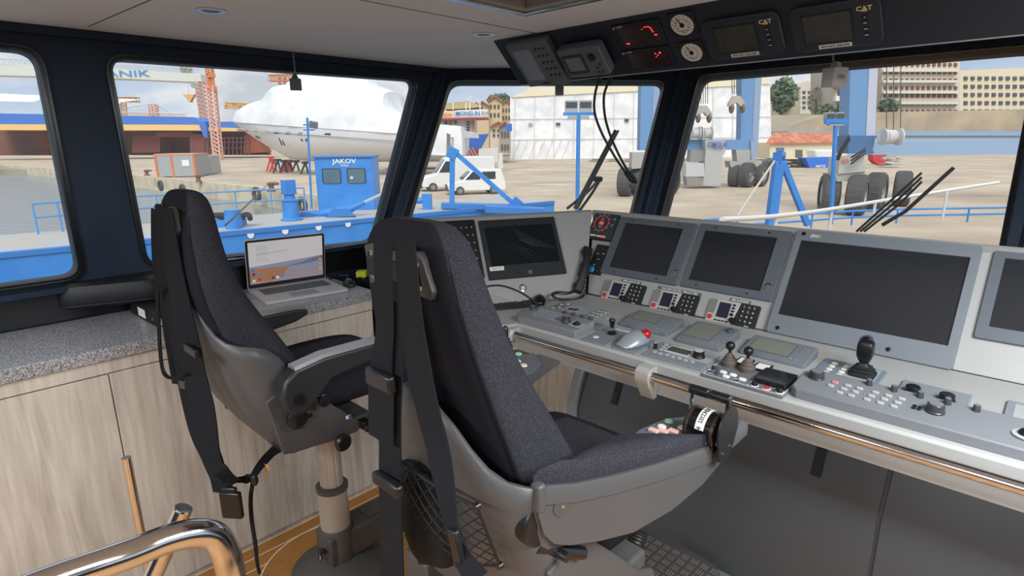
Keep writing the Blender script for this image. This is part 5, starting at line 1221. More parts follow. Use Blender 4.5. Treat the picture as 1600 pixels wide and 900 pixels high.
g = G(); p = RB @ Vector((.035, -sg*.0005, .026)); g.cyl(p, p+Vector((.0, 0, 0))+RB.to_3x3() @ Vector((0, -sg*.002, 0)), .006, n=14); g.build('rivet', CHROME, t)
bc = atz(205, 468, CT+.055)
g = G(); lp = []
for z, s_ in ((0, .92), (.015, 1), (.06, 1), (.085, .93), (.095, .8)): lp.append([(x*s_, y*s_, z) for x, y in rrect(.34, .22, .05, 5)])
XB = Matrix.Translation(Vector((bc.x-.06, bc.y-.04, CT+.0525))) @ Matrix.Rotation(R(70), 4, 'Z'); g.loft(lp, XB); g.tube([XB @ Vector((x*1.0, y*1.0, .012)) for x, y in rrect(.345, .225, .05, 5)], .004, 6, closed=True)
one(g, 'soft_case', 'black soft case lying on the binder at left end of counter', 'bag', M('#15171b', .55, name='black_soft_case'))
# stair rail in the lower left corner
HR = [atd(x, y, d) for (x, y), d in (((-140, 1000), .70), ((60, 915), .80), ((200, 866), .86), ((262, 842), .90), ((305, 833), .93), ((335, 838), .95), ((352, 862), .955), ((362, 905), .95), ((372, 980), .945))]
t = thing('stair_handrail', 'polished steel bent tube handrail in lower left corner', 'handrail', HR[-1]-Vector((0, 0, .9)))
g = G(); g.tube([p-t.location for p in HR]+[HR[-1]-t.location-Vector((0, 0, .75))], .026, 24, smooth=7); g.build('tube', CHROME, t, ang=60)
g = G(); g.tube([p-t.location for p in (atd(352, 870, 1.08), atd(345, 905, 1.08), atd(340, 980, 1.07))], .012, 14); g.build('inner_tube', M('#b08a60', .2, 1, name='warm_steel'), t)
a_, b_ = atd(286, 796, 1.12), atd(228, 925, 1.08)
t = thing('handrail_post', 'slanted polished steel post with flat capped end, lower left', 'handrail', b_-Vector((0, 0, .1)))
d = (b_-a_).normalized(); g = G(); g.cyl(a_-t.location, b_+d*.25-t.location, .0195, n=32); g.build('tube', CHROME, t, ang=40)
g = G(); g.cyl(a_-d*.004-t.location, a_-t.location, .0185, .0195, n=32); g.build('cap', M('#cfd6de', .08, 1, name='mirror_cap'), t)
p0 = atd(197, 715, 1.5); g = G(); g.cyl(p0, (p0.x, p0.y, 0), .0125, n=24)
one(g, 'grab_pole', 'upright steel pole at the left near the stairs', 'pole', CHROME)
# ================================================================= OUTSIDE: THE SHIPYARD
GZ, WZ, BZ = -2.05, -3.55, -1.30                     # quay, water, barge deck heights
def yaw(p, a=0): return Matrix.Translation(p) @ Matrix.Rotation(YAW+a, 4, 'Z')    # local x to the right of the view, y away
def gp(x, y, z=GZ): return atz(x, y, z)
def wid(x0, x1, d): return (x1-x0)/F*d*1.0
CONC = M('#ad9c88', .85, var=(.22, '#cbbaa3', .35, .7), bump=(3, .1), name='dusty_yard_concrete')
WATER = bpy.data.materials.new('harbour_water'); WATER.use_nodes = True; b_ = WATER.node_tree.nodes['Principled BSDF']; b_.inputs['Base Color'].default_value = lin('#7d8583'); b_.inputs['Roughness'].default_value = .18
n_ = WATER.node_tree.nodes.new('ShaderNodeTexNoise'); n_.inputs['Scale'].default_value = 1.6; n_.inputs['Detail'].default_value = 6; u_ = WATER.node_tree.nodes.new('ShaderNodeBump'); u_.inputs['Strength'].default_value = .5; u_.inputs['Distance'].default_value = .15
c_ = WATER.node_tree.nodes.new('ShaderNodeTexCoord'); WATER.node_tree.links.new(c_.outputs['Object'], n_.inputs['Vector']); WATER.node_tree.links.new(n_.outputs['Fac'], u_.inputs['Height']); WATER.node_tree.links.new(u_.outputs['Normal'], b_.inputs['Normal'])
BLUE = M('#2f80d0', .45, var=(1.2, '#3f8fd8', .4, .7), name='bright_blue_paint'); BLUE2 = M('#2f78c2', .5, name='blue_barge_paint'); LIFT = M('#6a94c2', .5, name='travel_lift_blue'); LIFTG = M('#8fa3c0', .5, name='pale_lift_blue')
WRAP = M('#f0f1f2', .55, var=(.5, '#dadee2', .4, .65), bump=(1.1, .5), name='white_shrink_wrap'); HULL = M('#dcdee0', .35, name='white_hull'); TYRE = M('#4a4a4b', .85, bump=(8, .3), name='black_tyre'); RIMM = M('#8d8f92', .5, .3, name='grey_rim')
GST = M('#a9a9a4', .55, name='grey_steelwork'); RUST = M('#8a4a38', .8, var=(.25, '#6d4a40', .4, .6), name='rusty_steel'); WINB = M('#2f3a42', .15, name='dark_window_glass')
struct(G().box(-1500, 1500, -1500, 1500, WZ-.02, WZ), 'floor_water', WATER)
# quay: everything beyond a line that runs from left-far to right-near
Qt = [gp(*p) for p in ((60, 262), (210, 274), (415, 294), (485, 304), (600, 315))]
q0, q1 = Qt[0], Qt[-1]; dq = (q1-q0).normalized()
far = HF*900
A_ = q0-dq*60; B_ = q1+dq*30
g = G(); poly = [A_, q0, Qt[1], Qt[2], Qt[3], q1, B_, B_+rt*60-HF*10, B_+rt*900+HF*100, B_+rt*900+far, A_-rt*500+far, A_-rt*120+HF*40]
g.prism([(p.x, p.y) for p in poly], WZ-3, GZ); struct(g, 'floor_quay', CONC)
# stone edge blocks along the quay
g = G()
KS = M('#c9bda4', .9, var=(.8, '#a39b80', .45, .75), bump=(5, .4), name='weathered_quay_stone')
nrm = Vector((dq.y, -dq.x, 0)); nrm = nrm if nrm.dot(HF) < 0 else -nrm
e = [A_, q0, Qt[1], Qt[2], Qt[3], q1, B_]
g.loft([[p+nrm*.25+Vector((0, 0, -1.5-WZ*0+.0)), p+nrm*.12+Vector((0, 0, .02)), p-nrm*.5+Vector((0, 0, .03)), p-nrm*.5+Vector((0, 0, -.3))] for p in e]); struct(g, 'floor_quay_edge', KS)
def tag1(g, n, l, c, m, grp=None, **k): return one(g, n, l, c, m, grp, **k)
def torus(g, c, ax, Rr, r, n=22, m=8):
    c = Vector(c); ax = Vector(ax).normalized(); a = ax.orthogonal().normalized(); b = ax.cross(a)
    g.tube([c+(a*math.cos(2*math.pi*k/n)+b*math.sin(2*math.pi*k/n))*Rr for k in range(n)], r, m, closed=True); return g
for (x, y, r), lb in zip(((257, 291, .42), (292, 297, .42), (408, 303, .5), (480, 318, .45)), ('on the quay wall above the far seat head, leftmost', 'on the quay wall beside the middle bollard', 'on the quay wall below the nearest bollard', 'on the quay wall beside the blue cabin')):
    p = gp(x, y-8)+nrm*.45+Vector((0, 0, -.45)); torus(G(), p, nrm+Vector((0, 0, .2)), r, .17).__class__
    g = G(); torus(g, p, nrm, r, .17); tag1(g, 'tyre_fender', 'black tyre fender '+lb, 'tyre', TYRE)
for (x, y, s), lb in zip(((225, 275, 1.0), (305, 285, 1.0), (418, 300, 1.0)), ('farthest, at left of the quay', 'middle one of three on the quay edge', 'nearest, beside the quay tyre')):
    g = G(); p = gp(x, y)-nrm*.35; d = (gp(x, y)).dot(HF)
    g.lathe([(.34, 0), (.30, .12), (.22, .2), (.19, .42), (.28, .55), (.30, .68), (.18, .76)], p, 18); g.tube([p+Vector((0, 0, .6)), p+rt*.35+Vector((0, 0, .66)), p+rt*.62+Vector((0, 0, .62))], [.16, .13, .1], 10)
    tag1(g, 'mooring_bollard', 'rusty brown mooring bollard, '+lb, 'bollard', M('#7c5646', .85, name='rusty_bollard'))
# ---- container offices on the quay
def cont(x0, x1, yb, hgt, dep, a, body, frame, name, label, nside):
    p = gp((x0+x1)/2, yb); d = p.dot(HF); w_ = wid(x0, x1, d); X = yaw(p, a); t = thing(name, label, 'container', X)
    g = G(); g.box(-w_/2, w_/2, 0, dep, .1, hgt); g.build('body', body, t)
    g = G(); n = int(w_/.3)
    for k in range(n): g.box(-w_/2+k*w_/n+.05, -w_/2+k*w_/n+.17, -.03, .01, .2, hgt-.15)
    o = g.build('corrugation', body, t); o['kind'] = 'stuff'
    for f in frame[1]: g = G(); g.box(-w_/2+f*w_-.12, -w_/2+f*w_+.12, -.06, .03, 0, hgt); g.build('post', frame[0], t)
    g = G(); g.box(-w_/2-.05, w_/2+.05, -.05, dep, hgt-.12, hgt+.05); g.build('roof_edge', frame[2], t)
    return t, w_
OR = M('#d9743a', .6, name='orange_frame')
t, w_ = cont(249, 305, 277, 2.7, 5, .15, M('#a7aaac', .6, name='grey_container'), (OR, (.02, .42, .98), M('#d8a080', .7)), 'site_container', 'grey site container with orange frames on the quay', 0)
g = G(); g.box(w_*.18, w_*.36, -.08, 0, 1.3, 2.0); g.build('window', WHITE, t)
cont(298, 329, 273, 2.4, 3.5, .1, M('#b3b6b6', .6, name='pale_grey_container'), (M('#c9cbc9', .5), (.0, .5, 1), M('#d6d6d0', .6)), 'storage_container', 'pale grey storage container right of the orange framed one', 0)
# ---- dry dock wall, rusty hull and blue yellow gantry band (far left)
def faced(x0, x1, yb, d, hgt, dep, name, label, cat, mat, z=GZ, a=0, **k):
    p = atd((x0+x1)/2, yb, d); p.z = z; w_ = wid(x0, x1, d); g = G(); X = yaw(p, a); g.box(-w_/2, w_/2, 0, dep, 0, hgt, X)
    return tag1(g, name, label, cat, mat, **k)
def zat(y, d, x=800): return atd(x, y, d).z
D1 = 170
t = thing('floating_dock', 'long blue and yellow floating dock wall with rusty hulls inside', 'dock', yaw(Vector((atd(250, 240, D1).x, atd(250, 240, D1).y, WZ)))); X0 = t.matrix_world.inverted()
def dk(g, n, m, **k):
    for v in g.bm.verts: v.co = X0 @ v.co
    return g.build(n, m, t, **k)
def slabpx(pts, d, dep):
    a = [atd(x, y, d) for x, y in pts]; b = [p+HF*dep for p in a]; return [a, b]
dk(G().loft(slabpx([(-60, 176), (205, 181), (300, 183), (312, 190), (400, 190), (372, 200), (318, 199), (310, 196), (-60, 194)], D1, 12)), 'blue_deck', M('#4474c8', .6, name='dock_blue'))
dk(G().loft(slabpx([(-60, 194), (320, 195), (322, 203), (318, 204), (-60, 203)], D1-1, 12)), 'yellow_band', M('#e8c27c', .5, name='dock_yellow'))
dk(G().loft(slabpx([(325, 199), (371, 200), (371, 205), (325, 205)], D1-1, 12)), 'yellow_band', M('#e8c27c', .5, name='dock_yellow'))
dk(G().loft(slabpx([(309, 190), (321, 190), (325, 215), (319, 215)], D1-2, 3)), 'strut', M('#4474c8', .6, name='dock_blue'))
dk(G().loft(slabpx([(-60, 203), (405, 203), (420, 242), (-60, 243)], D1+14, 2)), 'back_wall', M('#5b4a45', .8, var=(.08, '#84503f', .4, .6), name='dark_rusty_wall'))
random.seed(3)
dk(G().loft(slabpx([(242, 207), (300, 206), (300, 214), (243, 214)], D1+2, 8)), 'hull_plate', RUST); dk(G().loft(slabpx([(296, 208), (330, 212), (332, 241), (297, 241)], D1+2, 8)), 'hull_block', RUST)
dk(G().loft(slabpx([(208, 212), (250, 212), (250, 238), (206, 239)], D1+4, 6)), 'hull_block', M('#774236', .8))
dk(G().loft(slabpx([(382, 206), (398, 212), (412, 238), (380, 240)], D1+3, 6)), 'hull_block', M('#9a5238', .8))
for k in range(12):
    x = 318+k*6.4; dk(G().loft(slabpx([(x, 214), (x+1.6, 214), (x+1.6, 242), (x, 242)], D1-3, .4)), 'scaffold_post', M('#6a4340', .8))
for y in (215, 222, 231): dk(G().loft(slabpx([(314, y), (392, y), (392, y+1.3), (314, y+1.3)], D1-3.2, .4)), 'scaffold_rail', M('#6a4340', .8))
g = G(); a = [gp(x, y, WZ+.0) for x, y in ((-200, 246), (420, 250))]; g = G(); p0, p1 = atd(-200, 238, 120), atd(440, 240, 105); p0.z = p1.z = WZ
g.loft([[p0, p1, p1+HF*60, p0+HF*60], [p+Vector((0, 0, 1.0)) for p in (p0, p1, p1+HF*60, p0+HF*60)]]); struct(g, 'floor_far_quay', M('#8b8560', .9, var=(.1, '#a39a86', .4, .6), name='mossy_far_quay'))
# ---- big gantry crane with shipyard name
D2 = 260
LATT = M('#d9d2ca', .6, name='pale_lattice'); ORC = M('#d98a5a', .6, name='orange_crane_paint'); YEL = M('#d8b070', .6, name='ochre_crane_paint')
t = thing('gantry_crane', 'huge pale gantry crane with blue shipyard lettering at far left', 'crane', yaw(Vector((atd(310, 240, D2).x, atd(310, 240, D2).y, GZ)))); X0 = t.matrix_world.inverted()
dk(G().loft(slabpx([(-160, 96), (200, 108), (313, 116), (315, 127), (303, 128), (200, 123), (-160, 113)], D2, 9)), 'girder', M('#d3d6cd', .6, name='pale_green_grey_girder'))
dk(G().loft(slabpx([(303, 127), (308, 127), (318, 184), (313, 184)], D2, 4)), 'leg', M('#d3d6cd', .6, name='pale_green_grey_girder'))
def lattice(a, b, w_, name, m, r, seg, par):
    """square lattice mast between two points"""
    a, b = Vector(a), Vector(b); d = (b-a).normalized(); s1 = d.cross(HF).normalized()*w_/2; s2 = d.cross(s1).normalized()*w_/2; g = G()
    cs = [s1+s2, s1-s2, -s1-s2, -s1+s2]
    for c in cs: g.cyl(a+c, b+c, r, n=5)
    for k in range(seg):
        for j in range(4):
            p = a+(b-a)*(k/seg)+cs[j]; q = a+(b-a)*((k+1)/seg)+cs[(j+1) % 4]; g.cyl(p, q, r*.7, n=4)
    X0 = par.matrix_world.inverted()
    for v in g.bm.verts: v.co = X0 @ v.co
    return g.build(name, m, par)
lattice(atd(313, 128, D2), atd(321, 184, D2), 3.2, 'stair_tower', M('#cf9a94', .6, name='reddish_lattice'), .3, 9, t)
lattice(atd(-160, 88, D2+2), atd(314, 112, D2+2), 2.2, 'top_walkway', LATT, .14, 60, t)
g = G()
for x, y, s in ((287, 109, 1.6), (291, 108, 1.2), (295, 110, 1.5)): p = atd(x, y, D2+2); g.cbox(p.x, p.y, p.z, s*1.4, s*1.4, s*1.8)
dk(g, 'trolley', M('#9c9c92', .6))
dk(G().loft(slabpx([(297, 129), (303, 129), (304, 137), (299, 137)], D2, 2)), 'cab', M('#7fb59a', .5))
lx = frm(Vector((0, 0, 0)), rt, Vector((0, 0, 1)))
def sign(body, x, y, d, size, m, par, sx=1, bold=.02, a=0, name='lettering'):
    p = atd(x, y, d); X0 = par.matrix_world.inverted(); X = X0 @ frm(p, Matrix.Rotation(a, 3, 'Z') @ rt, Vector((0, 0, 1))); return text(body, size, m, par, X, name, ext=size*.02, bold=bold, sx=sx)
sign('ULJANIK', 178, 115.5, D2-.3, 3.7, M('#5a9ad0', .5), t, 2.15, .0)
g = G(); p = atd(295, 152, D2); g.loft([[p+rt*a*.9+Vector((0, 0, b)) for a, b in ((-3, 1.2), (3, 1.2), (1, -.8), (.3, -2), (-.3, -2), (-1, -.8))], [p+HF*2+rt*a*.9+Vector((0, 0, b)) for a, b in ((-3, 1.2), (3, 1.2), (1, -.8), (.3, -2), (-.3, -2), (-1, -.8))]]); g.cyl(p+Vector((0, 0, 1)), atd(295, 126, D2), .06, n=4); dk(g, 'hook_block', YEL)
# ---- tower cranes
def tower(name, label, xb, yb, yt, d, m, lean=0, mast_w=2.6):
    b = atd(xb, yb, d); b.z = GZ; t = thing(name, label, 'crane', yaw(b)); top = atd(xb-lean, yt, d); lattice(b, top, mast_w, 'mast', m, .22, 18, t); return t, top
t, top = tower('tower_crane', 'orange and white lattice tower crane beside the gantry leg', 337, 215, 135, 150, M('#e0b4a2', .6, name='pink_orange_lattice'), 7, 1.6)
X0 = t.matrix_world.inverted()
g = G(); p = atd(331, 138, 150); g.cbox(p.x, p.y, p.z, 1.6, 1.6, 1.3); dk(g, 'slewing_ring', ORC); g = G(); p = atd(330, 118, 150); g.cbox(p.x, p.y, p.z, 1.5, 1.5, 1.0); p = atd(326, 124, 150); g.cbox(p.x, p.y, p.z, .7, .7, 2.6); p = atd(332, 124, 150); g.cbox(p.x, p.y, p.z, .7, .7, 2.6); dk(g, 'machine_house', ORC)
lattice(atd(328, 117, 150), atd(326, 96, 150), 1.3, 'jib', ORC, .15, 6, t)
t, top = tower('tower_crane', 'ochre tower crane whose jib ends behind the wrapped yacht bow', 378, 190, 163, 220, YEL, 0, 2.0)
lattice(atd(352, 164, 220), atd(410, 167, 220), 1.8, 'jib', YEL, .22, 16, t); X0 = t.matrix_world.inverted()
g = G(); p = atd(353, 167, 220); g.cbox(p.x, p.y, p.z, 1.0, 1, 1.3); p = atd(366, 162, 220); g.cbox(p.x, p.y, p.z, 1.2, 1, 1.0); dk(g, 'counterweight', YEL)
t, top = tower('tower_crane', 'crane jib end showing above the wrapped superstructure', 440, 190, 120, 240, M('#cf9470', .6), 0, 2.0)
lattice(atd(420, 122, 240), atd(475, 121, 240), 2.2, 'jib', M('#cf9470', .6), .25, 14, t)
t, top = tower('tower_crane', 'low pink lattice crane over the blue dock, far left', 241, 190, 163, 250, M('#dba48e', .6, name='pink_orange_lattice'), 2, 2.4)
lattice(atd(150, 178, 250), atd(290, 182, 250), 2.0, 'jib', M('#dbc4b4', .6), .2, 26, t); X0 = t.matrix_world.inverted(); g = G(); g.cyl(atd(240, 162, 250), atd(180, 172, 250), .12, n=4); g.cyl(atd(240, 162, 250), atd(272, 180, 250), .12, n=4); dk(g, 'stay', GST)
t, top = tower('tower_crane', 'small ochre crane head at far left under the gantry girder', 190, 190, 158, 275, YEL, 0, 2.4)
lattice(atd(165, 156, 275), atd(217, 156, 275), 1.8, 'jib', YEL, .25, 12, t)
# ---- wrapped yacht on the hard: built along its own axis
yp = [atd(368, 190, 62), atd(760, 250, 44)]
bow = atd(365, 188, 76); stern = atd(722, 270, 71); stern.z = bow.z
ax = (stern-bow); ax.z = 0; Ly = ax.length; ax.normalize(); sd = Vector((0, 0, 1)).cross(ax)
deck_z = bow.z; keel_z = GZ+1.5
YX = frm(Vector((bow.x, bow.y, 0)), ax, sd)
t = thing('motor_yacht', 'large motor yacht with white hull and white shrink wrap over its decks', 'yacht', YX); YI = YX.inverted()
def sec(u):     # half beam at deck, at chine, keel height by station 0..1
    hb = 4.2*min(1, (u*2.6)**.6 if u > 0 else 0); return hb
g = G(); loops = []
stn = [0, .03, .08, .15, .25, .4, .6, .8, 1.0]
for u in stn:
    hb = max(.05, sec(u)); rake = max(0, 1-u/.28)**1.2; kz = keel_z + (deck_z-keel_z)*.92*rake; dz = deck_z - 2.2*u + .2
    cz = kz + (dz-kz)*.38; cw = hb*(.35+.5*min(1, u*3)); x = u*Ly
    loops.append([(x, -hb, dz), (x, -(hb*.9+cw*.1), dz-(dz-cz)*.45), (x, -cw, cz), (x, -cw*.45, kz+(cz-kz)*.3), (x, 0, kz), (x, cw*.45, kz+(cz-kz)*.3), (x, cw, cz), (x, hb*.9+cw*.1, dz-(dz-cz)*.45), (x, hb, dz), (x, 0, dz)])
g.loft(loops); g.build('hull', HULL, t, ang=70)
g = G()
for j in (-1, 1): g.tube([(u*Ly, j*(max(.05, sec(u))+.05), deck_z-2.2*u-1.0) for u in stn[1:]], .07, 5)
g.build('rub_rail', M('#b5b8bb', .4), t)
def side_pt(u, f): # point on the near side hull at station u, fraction f below deck
    hb = sec(u); rake = max(0, 1-u/.28)**1.2; kz = keel_z+(deck_z-keel_z)*.92*rake; dz = deck_z-2.2*u+.2; cz = kz+(dz-kz)*.38
    return hb*.97, dz-(dz-cz)*f
near = -1 if (YX @ Vector((0, -5, 0))).length < (YX @ Vector((0, 5, 0))).length else 1
from mathutils.bvhtree import BVHTree
hm = [c for c in t.children if c.name.startswith('hull')][0].data
bv = BVHTree.FromPolygons([v.co for v in hm.vertices], [p.vertices for p in hm.polygons]); cl = YI @ CAM
def onhull(n, x, y, w, h, r):
    p, nn, i_, d_ = bv.ray_cast(cl, (YI.to_3x3() @ ray(x, y)).normalized())
    if p is None: return
    if nn.dot(cl-p) < 0: nn = -nn
    up_ = Vector((0, 0, 1)); U_ = up_.cross(nn).normalized(); X = frm(p, U_, nn.cross(U_)); g = G(); g.rbox(w, h, -.05, .04, r, X); g.build(n, WINB, t)
for x, y in ((385, 203), (399, 204), (416, 205.5), (432, 207), (450, 208), (469, 209), (512, 210)): onhull('porthole', x, y, .75, .26, .1)
for x, y in ((384, 212), (390, 213), (401, 214), (405, 215), (420, 216), (424, 216), (466, 218), (472, 219), (479, 219)): onhull('porthole', x, y, .3, .34, .1)
for x in (438, 442, 450, 454): onhull('side_window', x, 220, .2, 1.15, .05)
# wrapped superstructure profile from the photograph: (pixel x, pixel y) of the top line at the yacht's own distance
prof = [(366, 186), (376, 174), (384, 170), (400, 163), (428, 154), (440, 141), (450, 135), (470, 132), (478, 119), (500, 112), (560, 114), (585, 121), (590, 133), (618, 145), (620, 165), (640, 185), (668, 197), (720, 205), (735, 206)]
g = G(); loops = []; random.seed(5)
for k, (x, y) in enumerate(prof):
    u0 = 0
    # station whose centreline projects to x
    lo, hi = -.02, 1.05
    for _ in range(40):
        m_ = (lo+hi)/2; P_ = YX @ Vector((m_*Ly, 0, deck_z)); d = P_-CAM; sx_ = 800+F*d.dot(RT)/d.dot(FW)
        if sx_ < x: lo = m_
        else: hi = m_
    u = m_; P_ = YX @ Vector((u*Ly, 0, deck_z)); dd = P_.dot(HF); zt_ = atd(x, y, dd).z; hb = max(.1, sec(max(u, .001)))+.12; zb = deck_z-2.2*u-.2
    h = zt_-zb; top = hb*(.55 if h > 5 else .8); j = lambda: random.uniform(-.12, .12)
    q = [(-hb, 0), (-hb*1.0, .18), (-hb*.95, .42), (-(hb*.4+top*.6), .68), (-top, .92), (-top*.5, 1.0), (0, 1.02), (top*.5, 1.0), (top, .92), (hb*.4+top*.6, .68), (hb*.95, .42), (hb, .18), (hb, 0)]
    loops.append([(u*Ly, a+j()*(h > 2), zb+h*b+j()*.6*(0 < b < 1)*(h > 2)) for a, b in q])
g.loft(loops); g.build('shrink_wrap', WRAP, t, ang=45)
w, z = 0, 0
for a, b, c_ in ((.16, .40, .8), (.30, .42, 1.0)):
    pass
# props and red stands beneath
random.seed(2)
for i, (x, y0, y1, m_) in enumerate(((422, 246, 268, 0), (427, 250, 269, 0), (446, 251, 269, 0), (449, 251, 268, 0), (433, 250, 271, 1), (443, 252, 270, 1), (452, 252, 268, 1), (462, 252, 268, 1), (476, 254, 272, 1))):
    p = gp(x, y1); d = p.dot(HF); top = atd(x+1, y0, d); g = G(); w_ = .35
    g.cyl(p+rt*.5, top, .13, n=6); g.cyl(p-rt*.5, top, .13, n=6); g.cbox(top.x, top.y, top.z, .7, .7, .3)
    tag1(g, 'hull_stand', ('orange-red steel stand under the wrapped yacht hull', 'dark steel prop under the wrapped yacht hull')[m_], 'stand', (M('#e8502c', .6, name='orange_red_steel'), M('#4c4f55', .7))[m_], ('orange hull stands', 'dark hull props')[m_])
# ---- blue work barge alongside
Bd = [atz(x, y, BZ) for x, y in ((60, 400), (228, 374), (597, 337), (900, 331), (1160, 350), (1150, 331), (640, 312), (478, 327), (215, 349), (60, 360))]
bn = [atz(x, y, BZ) for x, y in ((-150, 432), (228, 376), (597, 341))]
d1 = (bn[2]-bn[1]).normalized(); n1 = Vector((-d1.y, d1.x, 0)); n1 = n1 if n1.dot(HF) > 0 else -n1
s0, e0_ = bn[1]-d1*14, bn[2]+d1*9.5; wd_ = 9.0
fp_ = atz(480, 329, BZ); wd_ = abs((fp_-bn[1]).dot(n1))
BX = frm(Vector((s0.x, s0.y, 0)), d1, n1); bl = (e0_-s0).length
t = thing('work_barge', 'flat bright blue work barge moored alongside, white heart-shaped marks on its side', 'barge', BX); X0 = BX.inverted()
g = G(); g.box(0, bl, .0, wd_, WZ-.4, BZ-.05); g.build('hull', BLUE, t)
g = G(); g.box(.1, bl-.1, .1, wd_-.1, BZ-.05, BZ); g.build('deck', M('#b5aea4', .7, var=(.6, '#9fb4c4', .45, .7), name='worn_pale_deck'), t)
g = G(); g.box(-.03, bl, -.05, .12, BZ-.12, BZ+.06); g.build('deck_edge', BLUE2, t, bev=.02)
g = G(); g.box(-.03, bl, -.07, .0, BZ-.9, BZ-.82); g.build('side_strake', M('#7fb4e6', .5), t)
for k, (x, y) in enumerate(((332, 374), (391, 367), (445, 361), (497, 355), (543, 350), (590, 345))):
    p = X0 @ onpl(x, y, BX.translation, n1); g = G(); pl = [(.11*math.cos(R(a)), -.12*math.sin(R(a))) for a in range(0, 181, 20)] + [(-.11, .05), (.11, .05)]
    g.loft([[(p.x+a, yy, p.z+b) for a, b in pl] for yy in (-.06, -.01)]); g.build('white_mark', WHITE, t)
# rails on the far edge
def railing(P_, hgt, n, m, name, label, r=.035):
    t = thing(name, label, 'railing', P_[0]); o = P_[0]; tot = len(P_)-1
    for f in (1, .55): g = G(); g.tube([p-o+Vector((0, 0, hgt*f)) for p in P_], r, 6); g.build('rail', m, t)
    for k in range(n+1):
        s = k/n*tot; i = min(int(s), tot-1); p = P_[i].lerp(P_[i+1], s-i)-o; g = G(); g.cyl(p, p+Vector((0, 0, hgt)), r, n=6); g.build('post', m, t)
    return t
RB_ = M('#5f98cf', .5, name='faded_blue_rail')
railing([atz(x, y, BZ) for x, y in ((60, 366), (217, 349), (478, 330))], 1.05, 9, RB_, 'barge_railing', 'pale blue pipe railing along the far edge of the barge')
railing([atz(x, y, BZ) for x, y in ((1100, 368), (1200, 362), (1330, 352), (1400, 349), (1620, 345))], .5, 8, BLUE, 'barge_railing', 'low bright blue rail beyond the white handrail at right')
# wheelhouse cabin with name
cp_l, cp_r = atz(484, 328, BZ), atz(584, 325, BZ); dC_ = cp_l.dot(HF); ch_ = 2.35
cw_ = wid(497, 583, dC_); X = yaw(atz(498, 329, BZ), R(4)); t = thing('barge_cabin', 'bright blue barge cabin with two windows and white name lettering', 'cabin', X)
g = G(); g.box(0, cw_, 0, 1.9, 0, ch_); g.build('body', BLUE, t, bev=.03)
g = G(); g.box(-.06, cw_+.06, -.08, 2.0, ch_, ch_+.07); g.build('roof', BLUE2, t)
for a in (.28, .71): g = G(); g.rbox(cw_*.30, .62, -.02, .03, .07, T(cw_*a, 0, ch_*.66, rx=R(90))); f = g.build('window', M('#56707c', .12, name='grey_green_glass'), t); ringp = [(cw_*a+x, -.035, ch_*.66+y) for x, y in rrect(cw_*.31, .64, .07, 4)]; g = G(); g.tube(ringp, .018, 5, closed=True); g.build('window_frame', BLK, f)
g = G(); g.box(-.035, .0, .15, .85, .08, 2.0); g.build('door', BLUE2, t, bev=.02)
g = G(); g.rbox(.3, .4, -.02, .05, .1, frm((-.02, .5, 1.5), (0, -1, 0), (0, 0, 1))); g.build('door_window', WINB, t)
text('JAKOV', .30, WHITE, t, frm((cw_*.52, -.02, ch_*.93), (1, 0, 0), (0, 0, 1)), ext=.01, bold=.02, sx=1.15); text('PULA', .14, WHITE, t, frm((cw_*.52, -.02, ch_*.85), (1, 0, 0), (0, 0, 1)), ext=.01, bold=.02)
g = G(); g.lathe([(.07, -.01), (.07, .02)], X=frm((cw_*.63, -.04, ch_*.62), (1, 0, 0), (0, 0, 1)), n=16); g.build('sticker', M('#d8cfc0', .5), t)
# mast with floodlight beside the cabin
def lamp_mast(xb, yb, xt, yt, d, r, label, bar=None, zz=None):
    b = atd(xb, yb, d); tp = atd(xt, yt, d); t = thing('floodlight_mast', label, 'mast', b)
    g = G(); g.cyl((0, 0, 0), tp-b, r, n=10); g.build('pole', BLUE, t)
    return t, b, tp
dm = atz(486, 328, BZ).dot(HF)-.5
t, b, tp = lamp_mast(487, 326, 480, 184, dm, .05, 'thin blue mast with grey floodlight beside the blue cabin')
for y in (195, 203): p = atd(481, y, dm)-b; g = G(); g.cyl(p-rt*.2, p+rt*.3, .03, n=6); g.build('cross_bar', BLUE, t)
p = atd(490, 195, dm)-b; g = G(); g.cbox(0, 0, 0, .35, .12, .28, Matrix.Translation(p) @ Matrix.Rotation(YAW, 4, 'Z') @ Matrix.Rotation(.3, 4, 'X') @ Matrix.Rotation(.2, 4, 'Y')); g.build('floodlight', M('#6e7378', .4), t)
# winch column and little crane on deck
p = atz(456, 344, BZ+.001); d = p.dot(HF)
g = G(); g.lathe([(.42, 0), (.42, .06), (.33, .1), (.30, .75), (.36, .8), (.22, .86), (.20, 1.02), (.30, 1.06), (.30, 1.1)], p, 24); g.cbox(p.x, p.y, p.z+1.34, .42, .42, .5, None); tag1(g, 'deck_winch_column', 'stout bright blue post with square head on barge deck', 'post', BLUE)
p = atz(487, 338, BZ); t = thing('deck_crane', 'folded blue hydraulic deck crane lying before the blue cabin', 'crane', p); d = p.dot(HF)
def A2(x, y, dd=0): return atd(x, y, d+dd)-p
g = G(); g.tube([A2(470, 335), A2(500, 334), A2(545, 328), A2(570, 316)], [.12, .16, .16, .10], 10); g.build('boom', BLUE, t)
g = G(); g.cyl(A2(565, 318), A2(597, 303), .06, n=8); g.build('ram', M('#d8dadb', .3, .6), t)
g = G(); g.loft([[A2(x, y, k) for x, y in ((508, 340), (520, 326), (545, 326), (556, 338))] for k in (-.5, .5)]); g.loft([[A2(x, y, k) for x, y in ((465, 340), (470, 331), (484, 332), (490, 340))] for k in (-.3, .3)]); g.build('base', BLUE2, t)
